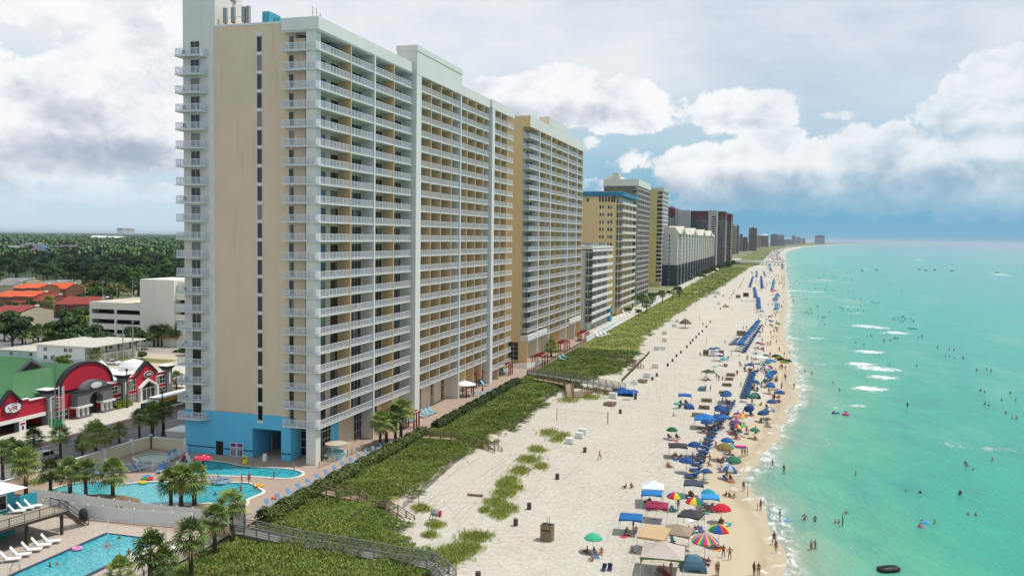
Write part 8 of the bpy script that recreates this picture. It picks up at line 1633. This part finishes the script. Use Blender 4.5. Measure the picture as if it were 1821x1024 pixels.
SF = [(860, 528), (875, 522), (898, 525), (915, 545), (925, 512), (933, 546), (938, 512), (948, 528), (990, 526), (1010, 545), (700, 400), (716, 402), (735, 411), (755, 411), (580, 380), (622, 385), (622, 426), (655, 426), (642, 466), (603, 458), (552, 480), (528, 460), (492, 462), (470, 442), (484, 446), (300, 430), (308, 440), (254, 462), (228, 470), (236, 488), (246, 490), (215, 482), (265, 484), (395, 474), (310, 505), (345, 516), (360, 514), (227, 383), (205, 355), (120, 362), (124, 388), (130, 398), (45, 445), (572, 316), (530, 325), (358, 312), (373, 312), (290, 303), (310, 303), (245, 306), (172, 263), (90, 310), (85, 268), (420, 316), (448, 298), (555, 240), (674, 256), (924, 320)]
for i in range(62): SF.append((pr2.uniform(120, 560), pr2.uniform(130, 300) if i % 2 else pr2.uniform(160, 240)))
mA = MB()
for a, b in SF: x, y, z = G(*e9(a, b), 0.); figure(mA, x, y, -pr2.uniform(.7, 1.1), 1.85, SKM[2], SKM[1])
tag(mA.build('far_bathers'), 'tiny dark bathers far out toward the pier', 'crowd', kind='stuff')
# things on the water
def ring(m, c, R=.45, q=.17):
    n = 14; k = 6; vs = [((R+q*math.cos(6.283*j/k))*math.cos(6.283*a/n), (R+q*math.cos(6.283*j/k))*math.sin(6.283*a/n), .1+q*math.sin(6.283*j/k)) for a in range(n) for j in range(k)]; m.add(vs, [(a*k+j, ((a+1) % n)*k+j, ((a+1) % n)*k+(j+1) % k, a*k+(j+1) % k) for a in range(n) for j in range(k)], fab(c))
simple('swim_ring', 'pink ring with rider off the middle beach', 'swim ring', 1504, 737, lambda m: ring(m, (230, 60, 160), .65, .22), z=0.); person((1504, 736), 'tube', 'rider sitting in the pink ring', None, z=0., zoff=.02); simple('swim_ring', 'light blue ring pushed by a bather', 'swim ring', *e8(1030, 632), lambda m: ring(m, (90, 180, 230)), z=0.); simple('swim_ring', 'pink ring of the bather in yellow', 'swim ring', *e8(1005, 660), lambda m: ring(m, (200, 140, 200), .35, .13), z=0.)
simple('float_mat', 'dark winged float left of the pink ring', 'float', 1486, 735, lambda m: (m.box(-.9, .9, -.2, .2, .02, .2, navy), m.tube((-.9, 0, .1), (0, .6, .5), .15, navy, 5)), z=0., rz=.5)
db = E0('dinghy', G(1580, 1014, 0.), 'black inflatable dinghy drifting at the bottom right', 'dinghy', None, .5, wb=False); n = 20; k = 8; m_ = MB(); vs = []
for a in range(n):
    t = 6.283*a/n; cx0, cy0 = 1.25*math.copysign(abs(math.cos(t))**.7, math.cos(t)), .62*math.copysign(abs(math.sin(t))**.7, math.sin(t)); nx, ny = math.cos(t), math.sin(t)
    for j in range(k): vs.append((cx0+nx*.24*math.cos(6.283*j/k), cy0+ny*.24*math.cos(6.283*j/k), .24+.24*math.sin(6.283*j/k)))
m_.add(vs, [(a*k+j, ((a+1) % n)*k+j, ((a+1) % n)*k+(j+1) % k, a*k+(j+1) % k) for a in range(n) for j in range(k)], blk); m_.build('hull', db, smooth=True); m_ = MB(); m_.box(-1., 1., -.5, .5, .08, .12, dgrey); m_.build('floor', db); m_ = MB(); m_.add([(-.95, -.42, .5), (.95, -.42, .5), (.95, -.38, .5), (-.95, -.38, .5)], [(0, 1, 2, 3)], wpaint); m_.build('rope', db)
simple('kayak', 'dark green kayak with paddler in the mid distance', 'kayak', 1623, 585, lambda m: (m.slaby([(-2.2, .2), (-1.2, .02), (1.2, .02), (2.2, .2), (1.2, .28), (-1.2, .28)], -.35, .35, MC('kayak_green', 20, 110, 100, .7))), z=0., rz=.2); person((1617, 584), 'tube', 'paddler leaning on the dark green kayak', None, z=0., zoff=.1, su=0, sk=2)
for i, (a, b) in enumerate([(632, 171), (738, 169), (1050, 163), (1165, 168), (1100, 170), (1290, 174), (1625, 187)]): simple('jet_boat', ['far small craft with a white wake, left', 'far small craft at the end of the wake', 'dark far craft left of centre offshore', 'dark far craft right of centre offshore', 'reddish far craft offshore', 'long pale far craft offshore', 'far craft on the rightmost wake'][i], 'small boat', *e9(a, b), lambda m: (m.slaby([(-2.4, .5), (-2., .0), (2., .0), (2.8, .7), (-2.4, .7)], -.8, .8, dgrey), m.box(-.8, .5, -.3, .3, .7, 1.5, dark)), z=0.)
# people round the pools
for q, ps, lab, kw in [((191, 975), 'tube', 'swimmer on the back in the lap pool', dict(z=2.9, sink=.1)), ((89, 1007), 'wade', 'left swimmer of the pair in the lap pool', dict(z=3., sink=1.25)), ((102, 1004), 'wade', 'right swimmer of the pair in the lap pool', dict(z=3., sink=1.25)), ((213, 996), 'ground', 'person sitting on the lap pool rim, lower', dict(z=3.)), ((229, 988), 'ground', 'person leaning on the lap pool rim, upper', dict(z=3.)), ((212, 957), 'wade', 'head at the far end of the lap pool', dict(z=3., sink=1.2)), ((207, 905), 'stand', 'left person behind the white picket fence', dict(z=3., su=2, top=True)), ((217, 905), 'stand', 'right person behind the white picket fence', dict(z=3., su=9, top=True)), ((430, 862), 'stand', 'left dark dressed person at the pool steps', dict(z=3., su=0, top=True)), ((443, 860), 'stand', 'right dark dressed person at the pool steps', dict(z=3., su=0, top=True)), ((428, 876), 'wade', 'person in black on the pool steps', dict(z=3., sink=.5, su=0, top=True)), ((453, 872), 'sit', 'person sitting at the rim by the steps', dict(z=3., su=2)), ((487, 851), 'stand', 'child in pink at the lagoon rim', dict(z=3., su=4, top=True, s=.75)), ((523, 842), 'stand', 'person at the narrow end of the lagoon pool', dict(z=3., su=2)), ((383, 880), 'wade', 'left swimmer in the kidney pool', dict(z=3., sink=1.2)), ((392, 878), 'wade', 'right swimmer in the kidney pool', dict(z=3., sink=1.2)), ((164, 861), 'wade', 'swimmer at the back rim of the kidney pool', dict(z=3., sink=1.2)), ((858, 700), 'stand', 'person in red by the hot tub railing', dict(z=3., su=2, top=True)), ((265, 721), 'stand', 'person in black at the arcade doors', dict(z=3.1, su=0, top=True)), ((310, 690), 'stand', 'person by the last arcade pillar', dict(z=3.1, su=6, top=True))]: person(q, ps, lab, None, **kw)
# balcony furniture on the near facade
for i, z in enumerate(FL):
    for (x, y, rz) in ((-94.2, 130.1, .3), (-71.9+.9, 133.5, 1.5), (-70.2, 137.5, 1.2), (-70.0, 146.+(i*7 % 3), 1.1), (-70.1, 162+(i*5 % 4), 1.4)):
        if pr2.random() < .62:
            c = pr2.choice([(40, 44, 50), (60, 120, 140), (210, 210, 206), (120, 96, 70)]); m_ = MB(); m_.box(-.25, .25, -.25, .25, .38, .44, fab(c)); m_.box(-.25, .25, .2, .26, .44, .95, fab(c))
            for sx in (-.22, .22):
                for sy in (-.22, .22): m_.box(sx-.02, sx+.02, sy-.02, sy+.02, 0, .38, fab(c))
            o = m_.build('balcony_chair'); o.location = (x, y, z+.01); o.rotation_euler = (0, 0, rz); tag(o, 'chair on level %s of the tall hotel, %s' % (nth(i), 'left end balcony' if x < -90 else ('corner terrace, front end' if y < 135 else 'corner terrace, inner end') if y < 142 else 'second bay' if y < 153 else 'third or fourth bay'), 'chair', 'balcony chairs of the tall hotel')
for i, z in enumerate(FL):
    for k, (y, x) in enumerate(((174, -69.6), (180, -69.5), (186, -69.6), (192, -69.6), (198, -69.6), (208, -69.5))):
        if pr2.random() < .3: m_ = MB(); c = fab(pr2.choice([(40, 44, 50), (50, 110, 150), (120, 96, 70)])); m_.box(-.3, .3, -.6, .6, .4, .5, c); m_.box(-.05, .05, -.05, .05, 0, .4, c); m_.box(.2, .3, -.9, -.6, 0, .9, c); m_.box(-.3, -.2, .7, 1., 0, .9, c); o = m_.build('balcony_table'); o.location = (x, y, z+.01); tag(o, 'table set on level %s of the tall hotel, %s bay past the second white fin' % (nth(i), nth(k)), 'table', 'balcony tables of the tall hotel')
# more shade and clutter between the rows and the water
cq = []
for i in range(64):
    t = pr2.random(); py = 560+t**1.1*300; l = np.interp(py, [560, 620, 690, 760, 860], [1352, 1342, 1322, 1268, 1215]); r_ = np.interp(py, [560, 620, 690, 760, 860], [1386, 1384, 1392, 1372, 1300]); cq.append((py, l+(r_-l)*pr2.random()))
cq.sort(reverse=True)
for i, (py, px) in enumerate(cq):
    col = pr2.choice([(34, 70, 110), (40, 120, 130), (150, 50, 60), (60, 60, 66), (200, 200, 204), (90, 60, 110), (190, 110, 50)])
    if i % 3 == 0: umbrella(px, py, pr2.choice([BL, BL2, TE, ((110, 70, 120),), ((60, 120, 90),), BL, ((200, 196, 190), (40, 110, 160))]), '%s loose umbrella between the rows and the water, from the camera' % nth(i//3), 'loose umbrellas near the water', pr2.uniform(0, .25), pr2.uniform(.85, 1.15))
    bchair(px+pr2.uniform(-4, 4), py+pr2.uniform(0, 3), col, '%s loose chair between the rows and the water, from the camera' % nth(i), 'loose chairs near the water', pr2.uniform(0, 6.28))
    if i % 2: simple('towel', '%s loose towel between the rows and the water, from the camera' % nth(i//2), 'towel', px+pr2.uniform(-6, 6), py+pr2.uniform(0, 4), lambda m: m.box(-.5, .5, -.9, .9, .02, .06, fab(col)), 'loose towels near the water', pr2.uniform(0, 3))
for i in range(26):
    py, px = cq[i*2]; person((px+pr2.uniform(-5, 5), py+pr2.uniform(0, 3)), pr2.choice(['sit', 'ground', 'stand', 'lie', 'stand']), '%s person among the loose umbrellas near the water, from the camera' % nth(i), 'people among the loose umbrellas')
# haze: the air between here and the horizon
hz = bpy.data.materials.new('haze'); hz.use_nodes = True; t = hz.node_tree; t.nodes.clear(); oo = t.nodes.new('ShaderNodeOutputMaterial'); pv = t.nodes.new('ShaderNodeVolumePrincipled'); pv.inputs['Color'].default_value = (.80, .90, 1., 1); pv.inputs['Density'].default_value = HAZE; pv.inputs['Anisotropy'].default_value = .2; t.links.new(pv.outputs[0], oo.inputs['Volume'])
o = MB().box(-46000, 67000, -100, 43000, -6, 86, hz).build('haze'); tag(o, kind='stuff')
